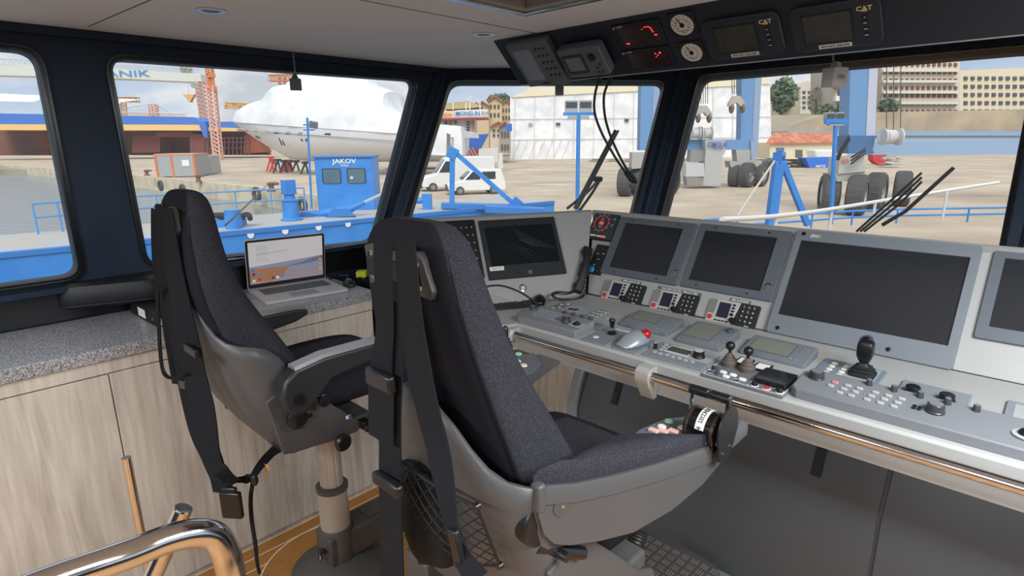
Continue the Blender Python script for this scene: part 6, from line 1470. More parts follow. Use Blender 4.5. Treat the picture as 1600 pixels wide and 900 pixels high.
p = atz(366, 357, BZ); g = G(); g.lathe([(.28, 0), (.30, .3), (.26, .62), (.28, .68)], p, 20); tag1(g, 'deck_drum', 'short blue drum standing on the barge deck near railing', 'drum', BLUE)
p = atz(341, 354, BZ); g = G(); random.seed(9); X = yaw(p); 
for k in range(5): g.tube([X @ Vector((-.8+.4*k+random.uniform(-.1, .1), random.uniform(-.2, .2), .28+random.uniform(0, .2))) , X @ Vector((-.5+.4*k, random.uniform(-.3, .3), .42)), X @ Vector((-.1+.35*k, random.uniform(-.2, .2), .3))], .1, 7, smooth=4)
tag1(g, 'rope_heap', 'heap of black net and rope on blue deck box', 'rope', M('#26282b', .9, name='black_rope'))
g = G(); g.box(-1, .9, -.3, .4, 0, .26, X); tag1(g, 'deck_box', 'low blue deck box under the black rope heap', 'box', BLUE)
# mooring line to the quay bollard
g = G(); g.tube([atz(352, 352, BZ+.4), atd(380, 326, 19), gp(418, 297)+Vector((0, 0, .4))], .03, 6, smooth=6); tag1(g, 'mooring_line', 'dark mooring line from barge to the nearest quay bollard', 'rope', M('#5b5048', .9))
# A-frame crane in the second window
p = atz(700, 327, BZ); t = thing('deck_a_frame', 'bright blue derrick with upright and long slanted strut on barge', 'crane', p); d = p.dot(HF)
def bar(g, a, b, w_, h_, dd=0):
    a, b = atd(*a, d+dd), atd(*b, d+dd); dr = (b-a); X = frm(a, dr, HF); g.box(0, dr.length, -h_/2, h_/2, -w_/2, w_/2, X)
g = G(); bar(g, (706, 325), (707, 240), .22, .22); bar(g, (700, 236), (714, 243), .5, .3)
for v in g.bm.verts: v.co -= p
g.build('upright', BLUE, t, bev=.01)
g = G(); bar(g, (704, 232), (802, 318), .2, .2)
for v in g.bm.verts: v.co -= p
g.build('strut', BLUE, t, bev=.01)
g = G(); bar(g, (690, 321), (810, 324), .25, .5); bar(g, (758, 326), (850, 330), .3, .7, -.6); bar(g, (802, 324), (812, 312), .5, .3)
for v in g.bm.verts: v.co -= p
g.build('base_beam', BLUE2, t, bev=.02)
p = atz(668, 327, BZ); g = G(); X = yaw(p); g.cbox(0, 0, .35, .4, .4, .7, X); g.cyl(X @ Vector((-.5, 0, .4)), X @ Vector((.0, 0, .4)), .14, n=12); tag1(g, 'deck_winch', 'small blue winch box at foot of the window post', 'winch', BLUE)
# floodlight posts
def flood(xb, yb, xt, yt, d, r, ww, label, lampw=1.0):
    t, b, tp = lamp_mast(xb, yb, xt, yt, d, r, label)
    g = G(); c = tp-b; X = Matrix.Translation(c) @ Matrix.Rotation(YAW, 4, 'Z'); g.box(-ww/2, ww/2, -.05, .05, -.06, .06, X); g.build('cross_bar', BLUE, t)
    for s_ in (-1, 1): g = G(); g.rbox(ww*.42, ww*.40, -.06, .06, .03, X @ T(s_*ww*.23, .1, ww*.22, rx=R(82))); g.build('floodlight', M('#9a9da0', .35, .4, name='floodlight_housing'), t); g = G(); g.rbox(ww*.36, ww*.32, .06, .075, .02, X @ T(s_*ww*.23, .1, ww*.22, rx=R(98))); g.build('lamp_glass', M('#50565c', .2), t)
    g = G(); g.rbox(ww*.7, ww*.12, -.05, .05, .02, X @ T(0, .0, -ww*.12, rx=R(90))); g.build('lamp_bracket', GST, t)
flood(902, 335, 904, 178, atz(902, 334, BZ).dot(HF), .085, 1.25, 'tall bright blue post carrying floodlights, in the middle window')
flood(1298, 350, 1306, 190, 14.0, .05, .50, 'slim bright blue post carrying floodlights, in the right window')
p = atd(1205, 352, 13.0); t = thing('a_frame_post', 'bright blue tilted post with shackled head in the right window', 'post', p)
g = G(); d = 13.0
def sub(g):
    for v in g.bm.verts: v.co -= p
    return g
g = G(); bar(g, (1204, 352), (1217, 252), .20, .2); sub(g).build('main_post', BLUE, t, bev=.01)
g = G(); bar(g, (1222, 252), (1262, 352), .12, .14); sub(g).build('strut', BLUE, t, bev=.01)
g = G(); c = atd(1216, 246, d); g.cbox(c.x, c.y, c.z, .18, .18, .22); c2 = atd(1221, 243, d); g.cyl(c2-rt*.06, c2+rt*.06, .09, n=10); c3 = atd(1218, 239, d); torus(g, c3, HF, .06, .03, 12, 6); sub(g).build('head_shackle', BLUE2, t)
g = G(); g.tube([atd(1210, 252, 12.9), atd(1180, 295, 11.5), atd(1152, 338, 10)], .022, 6); tag1(g, 'rope_line', 'pale rope running down from the tilted blue post', 'rope', M('#c9c2b2', .8))
# ---- vans on the quay
def vehicle(name, label, cat, p, a, L_, W_, H_, van):
    t = thing(name, label, cat, Matrix.Translation(p) @ Matrix.Rotation(YAW+a, 4, 'Z'))
    wm = M('#e6e6e2', .25, coat=.5, name='white_car_paint')
    if van: pr = [(0, .35), (0, .95), (.25, 1.15), (1.15, 1.35), (1.95, H_-.12), (2.3, H_), (L_-.15, H_), (L_, H_-.15), (L_, .35)]
    else: pr = [(0, .3), (0, .7), (.15, .88), (1.05, 1.05), (1.75, H_-.1), (2.1, H_), (L_-.35, H_), (L_-.08, 1.1), (L_, .8), (L_, .3)]
    g = G(); lo = []
    for s_, ins in ((0, .10), (.08, .0), (.92, 0), (1, .10)):
        lo.append([(x, s_*W_, (z if z < 1.0 else z-ins*.3)) for x, z in [(x+(ins*.5 if x < L_/2 else -ins*.5), z) for x, z in pr]])
    g.loft(lo); g.build('body', wm, t, bev=.04)
    wl = [(1.35, 1.45), (1.9, H_-.35), (2.55, H_-.35), (2.55, 1.45)] if van else [(1.25, 1.08), (1.8, H_-.17), (2.35, H_-.17), (2.35, 1.08)]
    for y in (-.012, W_-.01): g = G(); g.loft([[(x, yy, z) for x, z in wl] for yy in (y, y+.025)]); g.build('side_window', WINB, t)
    if not van:
        for y in (-.012, W_-.01): g = G(); g.box(2.5, 3.5, y, y+.025, 1.1, H_-.18); g.build('side_window', WINB, t)
    a0, a1 = ((1.15, 1.37), (1.92, H_-.17)) if van else ((1.05, 1.07), (1.72, H_-.14))
    g = G(); dx, dz = a1[0]-a0[0], a1[1]-a0[1]; g.loft([[(a0[0]+dx*f-.03, y, a0[1]+dz*f+.03) for f, y in ((.05, .18), (.95, .25), (.95, W_-.25), (.05, W_-.18))], [(a0[0]+dx*f+.02, y, a0[1]+dz*f+.0) for f, y in ((.05, .18), (.95, .25), (.95, W_-.25), (.05, W_-.18))]]); g.build('windscreen', WINB, t)
    g = G(); g.box(-.03, .05, .25, W_-.25, .5, .72); g.build('grille', BLK, t); 
    for y in (.12, W_-.32): g = G(); g.rbox(.22, .16, -.02, .05, .04, frm((-.0, y+.1, .78 if van else .68), (0, -1, 0), (0, 0, 1))); g.build('headlight', M('#c9d2d8', .15), t)
    g = G(); g.box(-.06, .06, .05, W_-.05, .26, .46); g.build('bumper', M('#4a4b4d', .6), t, bev=.03)
    r = .34 if van else .31
    for x in (.85, L_-.95):
        for y in (.02, W_-.02):
            g = G(); g.cyl((x, y-.11, r), (x, y+.11, r), r, n=24); wh = g.build('wheel', TYRE, t, bev=.03); g = G(); g.cyl((x, y-.125, r), (x, y+.125, r), r*.55, n=18); g.build('wheel_rim', RIMM, wh)
    return t
pv = gp(660, 300); vehicle('van', 'large white panel van parked behind the small white car', 'van', pv, R(16), 5.9, 2.0, 2.65, True)
pc = gp(701, 305.5); vehicle('car', 'small white estate car parked in front of the white van', 'car', pc, R(14), 4.3, 1.75, 1.82, False)
# ---- ship on the hard with blue and red hull
D3 = 84
t = thing('excursion_ship', 'excursion ship with blue and red bow and long white name sign', 'ship', yaw(Vector((atd(720, 240, D3).x, atd(720, 240, D3).y, GZ)))); X0 = t.matrix_world.inverted()
def rel(g, n, m, **k):
    for v in g.bm.verts: v.co = X0 @ v.co
    return g.build(n, m, t, **k)
def bowblock(pts_top, pts_bot, d, dep):
    """side view outline pinched to a stem at its last points"""
    out = []
    for k, (dd) in enumerate((0, dep)): out.append([atd(x, y, d+dd*(1 if st < 1 else .5)) for x, y, st in pts_top+pts_bot])
    return out
rel(G().loft(bowblock([(600, 208, 0), (726, 212, 0), (764, 209, 1)], [(752, 232, 1), (724, 231, 0), (600, 231, 0)], D3, 7)), 'blue_hull', M('#2a63b8', .5, name='ship_blue'))
rel(G().loft(bowblock([(600, 231, 0), (724, 231, 0), (752, 232, 1)], [(743, 246, 1), (724, 250, 0), (600, 250, 0)], D3, 7)), 'red_hull', M('#8e3434', .6, name='ship_red'))
rel(G().loft(slabpx([(620, 188), (742, 186), (742, 210), (620, 212)], D3+.5, 6)), 'superstructure', M('#d9d8d2', .5))
for x, y in ((697, 192), (712, 191)): rel(G().loft(slabpx([(x-1.5, y-2.5), (x+1.5, y-2.5), (x+1.5, y+2.5), (x-1.5, y+2.5)], D3+.3, .4)), 'porthole', WINB)
for x in (704, 739): rel(G().loft(slabpx([(x-2, 189), (x+2, 189), (x+2, 206), (x-2, 206)], D3+.3, .4)), 'door', M('#c27f50', .6))
for y in (190, 194, 198, 202): rel(G().loft(slabpx([(729, y), (734, y), (734, y+2), (729, y+2)], D3+.25, .4)), 'window', WINB)
rel(G().loft(slabpx([(640, 176), (710, 173), (711, 184), (640, 187)], D3-.6, .5)), 'beige_sign', M('#e2d7ae', .5)); rel(G().loft(slabpx([(710, 173), (716, 172), (762, 171), (762, 183), (712, 184)], D3-.7, .5)), 'white_sign', M('#eceeec', .5))
rel(G().loft(slabpx([(640, 187), (711, 184.5), (762, 183), (762, 185), (640, 189)], D3-.9, 6)), 'red_trim', M('#b04040', .5))
rel(G().loft(slabpx([(694, 161), (708, 160), (731, 158), (753, 165), (751, 167), (735, 169), (694, 171)], D3, 5)), 'awning', M('#b6a878', .7, name='olive_awning'))
for x in (708, 728, 734, 750): g = G(); g.cyl(atd(x, 172, D3), atd(x, 160, D3), .07, n=6); rel(g, 'awning_post', WHITE)
g = G(); g.cyl(atd(731, 158, D3), atd(738, 149, D3), .06, n=5); rel(g, 'flag_staff', WHITE)
sign('MONSUN', 731, 177.5, D3-1, .80, M('#3c6db0', .5), t, .98, .02); sign('R', 754.5, 177, D3-1, .7, M('#7d8790', .5), t); sign('W', 760.5, 177, D3-1, .7, M('#7d8790', .5), t)
sign('EXCURSION', 691, 180, D3-1, .62, M('#d8542c', .5), t, .78, .02)
for x in (724, 728, 733, 738): g = G(); g.cyl(atd(x, 231, D3-1), atd(x+10, 249, D3-4), .06, n=5); rel(g, 'stay', GST)
# white wrapped frame and shed beside it
g = G(); g.loft(slabpx([(684, 194), (720, 197), (723, 242), (709, 242), (709, 212), (698, 208), (697, 243), (670, 242)], 60, 4)); tag1(g, 'wrapped_frame', 'white wrapped open frame between yacht and the blue bow', 'frame', WRAP)
g = G(); g.loft(slabpx([(748, 233), (778, 231), (778, 254), (748, 254)], 70, 4)); tag1(g, 'white_hut', 'low white hut under the blue ship bow', 'hut', M('#cfcfc8', .6))
p = gp(782, 263); g = G(); X = yaw(p); g.box(-.35, .35, 0, .5, 0, 2.2, X); tag1(g, 'power_cabinet', 'narrow white electrical cabinet standing near the tent shed', 'cabinet', M('#d8d8d2', .6))
# ---- white tent shed (two wrapped bays) : box with pitched roof
def shed(pts, d0, dep, name, label, mwall, mroof, ridge=None):
    pass
dS = gp(800, 249).dot(HF)
t = thing('tent_shed', 'big white sheeted boat shed with cream roof across the yard', 'shed', yaw(Vector((gp(900, 250).x, gp(900, 250).y, GZ)))); X0 = t.matrix_world.inverted()
wl_, wr_ = (797, 250), (1212, 247)
A1, A2_ = gp(*wl_), gp(1202, 250); zt1 = zat(152, dS, 800)
c0 = [Vector((A1.x, A1.y, z)) for z in (GZ, zt1)]; 
def wallpx(pts, d, dep, n, m): return rel(G().loft(slabpx(pts, d, dep)), n, m)
wallpx([(797, 152), (1003, 141), (1203, 128), (1206, 250), (797, 250)], dS, 14, 'sheeting', WRAP)
wallpx([(799, 152), (831, 137), (1003, 128), (1190, 118), (1203, 131), (1003, 142)], dS-.3, 10, 'roof', M('#e4dcc0', .6, name='cream_roof'))
for k in range(13):
    x = 805+k*31; yt = 152-(x-797)*.059; g = G(); g.cyl(atd(x, yt+1, dS-.2), atd(x-2, 250, dS-.2), .09, n=5); rel(g, 'sheet_seam', M('#d4d7da', .6))
for y in (186, 218): g = G(); g.cyl(atd(797, y, dS-.2), atd(1204, y-4, dS-.2), .07, n=5); rel(g, 'sheet_seam', M('#d4d7da', .6))
for x, y, m_ in ((829, 194, '#a9aeb0'), (872, 194, '#4a4f55'), (979, 188, '#4a4f55')): g = G(); g.rbox(.95, .55, 0, .2, .15, X0 @ frm(atd(x, y, dS-.25), rt, Vector((0, 0, 1)))); g.build('opening', M(m_, .5), t)
for k in range(7): x = 812+k*13; g = G(); g.cyl(atd(x, 219, dS-.3), atd(x-12, 248, dS-2), .045, n=4); rel(g, 'tie_rope', GST)
# timber and scrap along its foot
random.seed(4)
for k in range(6):
    x = 985+k*20 if k > 2 else 930+k*26; p = gp(x, 253); g = G(); X = yaw(p, random.uniform(-.2, .2))
    for j in range(4): g.cbox(random.uniform(-.3, .3), random.uniform(-.2, .2), .08+j*.15, 1.8+random.uniform(-.4, .4), .5, .1, X)
    tag1(g, 'timber_pile', 'low pile of timber lying along the tent shed foot', 'timber', M('#8e7a66', .8), 'timber piles at the tent shed')
# puddles
for i, (x, y, w_) in enumerate(((835, 265, 5.5), (870, 288, 2.2))):
    p = gp(x, y); g = G(); X = yaw(p); n = 20; g.loft([[(w_*math.cos(2*math.pi*k/n)*(1+.15*math.sin(3*k)), w_*.22*math.sin(2*math.pi*k/n), z) for k in range(n)] for z in (.0, .006)], X); tag1(g, 'puddle', ('long shallow puddle near the tent shed', 'small puddle in the middle of the yard')[i], 'puddle', M('#b9bcbc', .05, name='puddle_water'))
# ---- travel lift
def tyre(t, x, yb, d, dia, wdt, ang, name='wheel'):
    ang *= 1.35
    c = atd(x, yb, d); c.z = GZ+dia/2; X = t.matrix_world.inverted() @ Matrix.Translation(c) @ Matrix.Rotation(YAW+ang, 4, 'Z'); r = dia/2; g = G()
    g.loft([[(xx, rr*math.cos(2*math.pi*k/40)*(1-(.025 if (k % 2) and abs(xx) < wdt*.49 else 0)), rr*math.sin(2*math.pi*k/40)*(1-(.025 if (k % 2) and abs(xx) < wdt*.49 else 0))) for k in range(40)] for xx, rr in ((-wdt*.5, r*.62), (-wdt*.5, r*.9), (-wdt*.38, r), (0, r*1.01), (wdt*.38, r), (wdt*.5, r*.9), (wdt*.5, r*.62))], X, cap=False); w = g.build(name, TYRE, t, ang=25)
    g = G(); g.lathe([(r*.6, -wdt*.42), (r*.62, wdt*.44), (r*.52, wdt*.46), (r*.48, wdt*.2), (r*.2, wdt*.2), (r*.16, wdt*.42)], X=X @ T(ry=R(90)), n=28); g.build('rim', RIMM, w)
dL = gp(1148, 292).dot(HF); dN = gp(1335, 333).dot(HF); dM = gp(985, 306).dot(HF)
t = thing('travel_lift', 'huge blue travel lift with tall columns on rubber wheels', 'crane', yaw(Vector((gp(1170, 292).x, gp(1170, 292).y, GZ)))); X0 = t.matrix_world.inverted()
def colm(pts, d, dep, n, m): return rel(G().loft(slabpx(pts, d, dep)), n, m)
colm([(1162, -40), (1198, -40), (1183, 235), (1157, 235)], dL, 1.0, 'column', LIFT); colm([(1186, -40), (1199, -40), (1184, 235), (1175, 235)], dL-.05, 1.1, 'column_flange', LIFTG)
colm([(1005, -40), (1038, -40), (1034, 235), (1000, 235)], dM, 1.0, 'column', LIFT); colm([(1027, -40), (1040, -40), (1036, 235), (1018, 235)], dM-.04, 1.05, 'column_flange', LIFTG)
colm([(1334, -60), (1374, -60), (1362, 240), (1325, 240)], dN, .9, 'column', LIFT); colm([(1366, -60), (1379, -60), (1366, 240), (1353, 215)], dN-.04, 1.0, 'column_flange', M('#b9bfd0', .5))
colm([(1060, 218), (1180, 218), (1182, 234), (1060, 234)], dL-.2, 1.0, 'cross_beam', LIFT); colm([(1360, 222), (1640, 218), (1640, 240), (1362, 242)], dN+6, .9, 'cross_beam', M('#8fa9c8', .5))
colm([(1173, 220), (1185, 220), (1180, 250), (1174, 250)], dL-.4, .4, 'column_foot', LIFTG); colm([(1325, 212), (1368, 212), (1362, 240), (1326, 240)], dN-.1, 1.1, 'column_foot', M('#456f9f', .5))
colm([(1102, 219), (1134, 219), (1134, 236), (1129, 245), (1126, 290), (1098, 290), (1103, 236)], dL-1.2, 1.6, 'machinery_cabinet', M('#b2b4b2', .5, name='cabinet_grey'))
colm([(1072, 255), (1100, 255), (1100, 276), (1072, 276)], dL-1.5, 1.2, 'power_unit', M('#bfc3c5', .5)); colm([(1072, 276), (1100, 278), (1098, 290), (1074, 290)], dL-1.5, 1.0, 'power_unit_skid', M('#8c8a86', .6)); colm([(1080, 234), (1101, 234), (1101, 252), (1078, 252)], dL-.8, 1.0, 'hose_rack', M('#8b8b86', .6))
sign('CIMOLAI', 1121, 226, dL-1.35, .55, M('#4d65b0', .4), t, .72, .02); sign('4A', 1321, 251, dN-.9, .26, M('#c8705a', .5), t, 1.2, .03); sign('Technology', 1121, 231.5, dL-1.35, .17, M('#3d55a0', .4), t)
for c, x in ((dL, 1166), (dN, 1333)):
    pass
rel(G().loft(slabpx([(1150, 234), (1174, 234), (1172, 252), (1152, 252)], dL-.3, 1)), 'wheel_yoke', GST); rel(G().loft(slabpx([(1312, 246), (1350, 243), (1352, 268), (1310, 272)], dN-.8, 1)), 'wheel_yoke', M('#b2b2ae', .5)); rel(G().loft(slabpx([(1305, 272), (1352, 268), (1352, 282), (1308, 284)], dN-.7, 1.2)), 'axle', GST)
rel(G().loft(slabpx([(988, 238), (1012, 238), (1014, 262), (987, 264)], dM-.5, 1)), 'wheel_yoke', GST); rel(G().loft(slabpx([(1140, 252), (1190, 252), (1190, 262), (1142, 262)], dL-.3, 1.2)), 'axle', GST)
for x, dd, a in ((1146, .3, -.35), (1166, -.5, -.6), (1186, .2, -.6)): tyre(t, x, 290, dL+dd, 1.95, .8, a)
for x, dd, a in ((1292, .2, -.25), (1336, -.8, -.5), (1364, .9, -.55)): tyre(t, x, 330, dN+dd, 2.0, .8, a)
for x, dd, a in ((976, -.2, -.3), (997, .4, -.5), (1046, 1.2, -.5)): tyre(t, x, 308, dM+dd, 1.95, .8, a)
tyre(t, 1409, 300, dN+3, 1.95, .8, -.4)
for x0, y0, y1, dd in ((1099, 180, 130, 0), (1151, 165, 125, 0)):
    for k in range(5): g = G(); g.cyl(atd(x0-7+k*3.4, y0-18, dL-1), atd(x0-9+k*4.2, -60, dL-1), .03, n=4); rel(g, 'hoist_wire', M('#5a5f63', .5))
    g = G(); g.loft(slabpx([(x0-11, y0-4), (x0-4, y0-15), (x0+6, y0-15), (x0+13, y0-4), (x0+13, y0+1), (x0+6, y0+1), (x0+2, y0-4), (x0-3, y0-4), (x0-5, y0+1), (x0-12, y0+1)], dL-1.2, .5)); rel(g, 'hoist_block', M('#b4aca2', .6))
    for s_ in (-8, 9):
        g = G(); torus(g, atd(x0+s_, y0+4, dL-1), rt, .28, .12, 14, 6); g.cbox(*atd(x0+s_, y0+7, dL-1), .2, .2, .35); rel(g, 'shackle', M('#7c6a5a', .6))
for x0 in (1385, 1396, 1407):
    g = G(); g.cyl(atd(x0, 225, dN+3), atd(x0+1, -60, dN+3), .03, n=4); rel(g, 'hoist_wire', M('#5a5f63', .5))
for x0, y0, r in ((1085, 208, .42), (1104, 208, .42), (1392, 214, .34)):
    g = G(); c = atd(x0, y0, (dL if x0 < 1300 else dN)-.6); g.cyl(c-rt*.35, c+rt*.35+HF*.3, r, n=18); g.cyl(c-rt*.42, c-rt*.35, r*1.2, n=18); g.cyl(c+rt*.35, c+rt*.42, r*1.2, n=18); rel(g, 'hoist_drum', M('#c9cac8', .5))
g = G()
for k in range(3): g.tube([atd(1326+k, 212+k*3, dN-.9), atd(1316, 228+k*4, dN-1.3), atd(1306+2*k, 250, dN-1.2)], .05, 6, smooth=5); g.tube([atd(1352, 232+k*4, dN-.9), atd(1340, 240+k*4, dN-1.4), atd(1330, 246+k*5, dN-1.2)], .045, 6, smooth=5)
rel(g, 'hydraulic_hoses', BLK)
# ---- low house, skip, sheds and machines at right
dH = gp(1250, 251).dot(HF)
t = thing('yard_house', 'low cream house with terracotta roof behind the blue skip', 'house', yaw(Vector((gp(1250, 250).x, gp(1250, 250).y, GZ)))); X0 = t.matrix_world.inverted()
colm([(1203, 223), (1308, 223), (1322, 210), (1324, 250), (1203, 248)], dH, 8, 'wall', M('#dcd2b4', .7, name='cream_wall'))
g = G(); a = [atd(x, y, dH+dd) for x, y, dd in ((1197, 225, -.6), (1312, 223, -.6), (1316, 209, 4), (1208, 209, 4))]; g.loft([a, [p+Vector((0, 0, .25)) for p in a]]); a2 = [atd(1316, 209, dH+4), atd(1208, 209, dH+4), atd(1208, 222, dH+9), atd(1326, 222, dH+9)]; g.loft([a2, [p+Vector((0, 0, .25)) for p in a2]])
rel(g, 'roof', M('#b5684c', .75, var=(.9, '#c98a6a', .4, .6), name='terracotta_tiles'))
for x0, x1, y0, y1, n in ((1213, 1225, 231, 249, 'door'), (1243, 1254, 234, 246, 'window')): colm([(x0, y0), (x1, y0), (x1, y1), (x0, y1)], dH-.1, .3, n, M('#5c6264', .5))
colm([(1260, 234), (1267, 234), (1267, 238), (1260, 238)], dH-.1, .1, 'sign_plate', M('#e0d77a', .5))
p = gp(1285, 262); d = p.dot(HF); t = thing('skip_container', 'blue waste skip with white lettering before the cream house', 'skip', yaw(p)); X0 = t.matrix_world.inverted()
colm([(1259, 247), (1320, 245), (1312, 264), (1266, 264)], d-.5, 2.2, 'body', M('#2f6fd0', .5, name='skip_blue')); sign('METIS', 1282, 260, d-.6, .42, WHITE, t, 1.2, .02)
g = G(); g.loft(slabpx([(1274, 234), (1304, 234), (1306, 247), (1274, 247)], d+4.5, 2.5)); tag1(g, 'parked_van', 'white van body showing above the blue skip', 'van', M('#e2e4e4', .4), bev=.2)
g = G(); g.loft(slabpx([(1197, 253), (1206, 247), (1222, 248), (1226, 258), (1198, 260)], d+4, 1.8)); tag1(g, 'parked_car', 'dark car parked beside the travel lift wheels', 'car', M('#3c4246', .3), bev=.2)
for i, (x0, x1, y0, y1, m_, n, lb) in enumerate(((1228, 1262, 250, 262, '#45413d', 'scrap_pile', 'dark heap of scrap and pallets left of the blue skip'), (1364, 1386, 240, 258, '#c23236', 'red_machine', 'bright red machine part standing right of the blue column'), (1386, 1410, 240, 262, '#a8a29c', 'steel_frames', 'grey steel frames stacked right of the red machine'))):
    p = gp((x0+x1)/2, y1); d = p.dot(HF); g = G(); random.seed(20+i); X = yaw(p); w_ = wid(x0, x1, d); h_ = (y1-y0)*d/F
    if i == 1: g.loft(slabpx([(1364, 240), (1370, 244), (1376, 240), (1386, 241), (1385, 252), (1378, 258), (1370, 256), (1364, 250)], d, 1.2))
    else:
        for k in range(12): s_ = random.uniform(.3, .8); g.cbox(random.uniform(-w_/2, w_/2), random.uniform(0, 1.5), random.uniform(.1, h_*.8), s_*1.6, s_, s_*.35, X @ T(rz=random.uniform(-1, 1)*.3, ry=random.uniform(-.3, .3)))
    tag1(g, n, lb, 'machine' if i == 1 else 'scrap', M(m_, .7))
def bldg(px, d, dep, name, label, cat, mat, parts=(), grp=None):
    xs = [p[0] for p in px]; c = atd(sum(xs)/len(xs), 240, d); t = thing(name, label, cat, yaw(Vector((c.x, c.y, GZ))), grp); global X0
    X0 = t.matrix_world.inverted(); xi = X0
    def r2(g, n, m):
        for v in g.bm.verts: v.co = xi @ v.co
        return g.build(n, m, t)
    r2(G().loft(slabpx(px, d, dep)), 'wall', mat)
    for n, pts, dd, dp, m in parts: r2(G().loft(slabpx(pts, d+dd, dp)), n, m)
    return t
def rc(x0, y0, x1, y1): return [(x0, y0), (x1, y0), (x1, y1), (x0, y1)]
RF = M('#b3a58c', .8, var=(.15, '#9b8e7c', .4, .6), name='weathered_roof'); W_W = M('#4f565c', .3)
bldg([(1196, 196), (1206, 180), (1275, 179), (1260, 196), (1240, 210), (1196, 210)], 150, 10, 'long_shed', 'long low shed roof behind the terracotta house, left part', 'shed', M('#b7b09c', .8))
bldg([(1232, 206), (1292, 178), (1335, 176), (1640, 170), (1640, 206)], 132, 10, 'long_shed', 'long low shed with brownish roof and blue eaves at right', 'shed', RF, [('eaves', rc(1232, 205, 1640, 212), -.5, 10, M('#86a4c2', .6)), ('front_wall', rc(1232, 212, 1640, 245), 0, 10, M('#9ab0c4', .7))])
def wins(x0, x1, y0, y1, nx, ny, m=W_W, w_=.5, h_=.45):
    o = []
    for i in range(nx):
        for j in range(ny):
            a = x0+(x1-x0)*(i+.5)/nx; b = y0+(y1-y0)*(j+.5)/ny; dx = (x1-x0)/nx*w_/2; dy = (y1-y0)/ny*h_/2; o.append(('window', rc(a-dx, b-dy, a+dx, b+dy), -.3, .5, m))
    return o
BG = M('#d9cdb4', .8, name='cream_facade'); BG2 = M('#bdb4a6', .8); TC = M('#b06a50', .8); WB = M('#d6d4cc', .8)
GZ_ = GZ
bldg(rc(1202, 132, 1222, 190), 185, 10, 'apartment_building', 'grey flat block left in the right window, behind the trees', 'building', BG2, wins(1203, 1221, 134, 160, 2, 3))
bldg([(1222, 138), (1250, 138), (1250, 190), (1222, 190)], 165, 10, 'apartment_building', 'plain cream block with blank wall beside the big tree', 'building', BG, [('roof', rc(1221, 136, 1251, 139), -1, 11, TC)])
bldg([(1242, 136), (1252, 130), (1262, 126), (1280, 136), (1280, 178), (1242, 178)], 190, 12, 'apartment_building', 'gabled block with orange balconies on the hill', 'building', M('#cfc8ba', .8), wins(1244, 1278, 140, 172, 4, 4)+[('balcony', rc(1270, 135+k*10, 1279, 139+k*10), -1, 1, M('#dba850', .7)) for k in range(3)])
bldg(rc(1282, 138, 1304, 180), 200, 12, 'apartment_building', 'pale narrow block right of the gabled one', 'building', BG2, wins(1284, 1302, 142, 176, 3, 4))
bldg([(1305, 98), (1334, 94), (1334, 185), (1305, 185)], 150, 12, 'apartment_building', 'tall block with white and brown balconies beside the blue column', 'building', M('#ccc5b8', .8), [('balcony', rc(1306, 112+k*19, 1332, 120+k*19), -1.2, 1.2, (M('#e8e6e0', .6), M('#8a5a4c', .7))[k % 2]) for k in range(4)]+wins(1308, 1332, 98, 176, 3, 4))
bldg([(1378, 90), (1500, 80), (1500, 190), (1378, 190)], 150, 12, 'apartment_building', 'cluttered cream and brown block right of the blue column', 'building', M('#d2c6b4', .8), wins(1380, 1498, 95, 180, 14, 7, M('#6a5048', .6))+[('balcony', rc(1380, 108+k*17, 1498, 112+k*17), -1.2, 1.2, WB) for k in range(5)])
bldg([(1500, 110), (1640, 104), (1640, 190), (1500, 190)], 170, 12, 'apartment_building', 'long cream block at far right edge of the town', 'building', BG, wins(1504, 1636, 116, 180, 12, 5))
# old town houses behind the excursion ship
random.seed(11)
hs = [(640, 664, 168, 178, '#b9a48c', 'brown roofed house at the yacht stern'), (744, 764, 158, 186, '#c9b592', 'ochre house behind the name sign, left one'), (762, 784, 150, 186, '#d6c59c', 'tall cream house above the name sign'), (782, 800, 156, 190, '#d2b88c', 'narrow ochre house beside the tent shed'), (766, 792, 190, 215, '#cfc7b4', 'cream quay house behind the blue bow'), (780, 798, 190, 240, '#a8998a', 'low brown shed between bow and tent shed'), (736, 752, 160, 180, '#c0a080', 'small terracotta roofed house behind the awning')]
for i, (x0, x1, y0, y1, h, lb) in enumerate(hs):
    d = (130, 142, 154, 166, 118, 106, 178)[i]; hh = y1-y0
    bldg([(x0, y0+6), ((x0+x1)/2, y0), (x1, y0+6), (x1, 240), (x0, 240)], d, 9, 'town_house', lb, 'house', M(h, .8), [('roof', [(x0-1, y0+7), ((x0+x1)/2, y0-1), (x1+1, y0+7), (x1+1, y0+9), ((x0+x1)/2, y0+1.5), (x0-1, y0+9)], -.8, 10, TC)]+wins(x0+2, x1-2, y0+10, y1, 3, 2))
g = G(); g.loft(slabpx([(790, 194), (800, 193), (800, 205), (790, 205)], 95, 1)); tag1(g, 'blue_tarpaulin', 'bright blue tarpaulin hanging left of the tent shed', 'tarpaulin', M('#2f6fd0', .6))
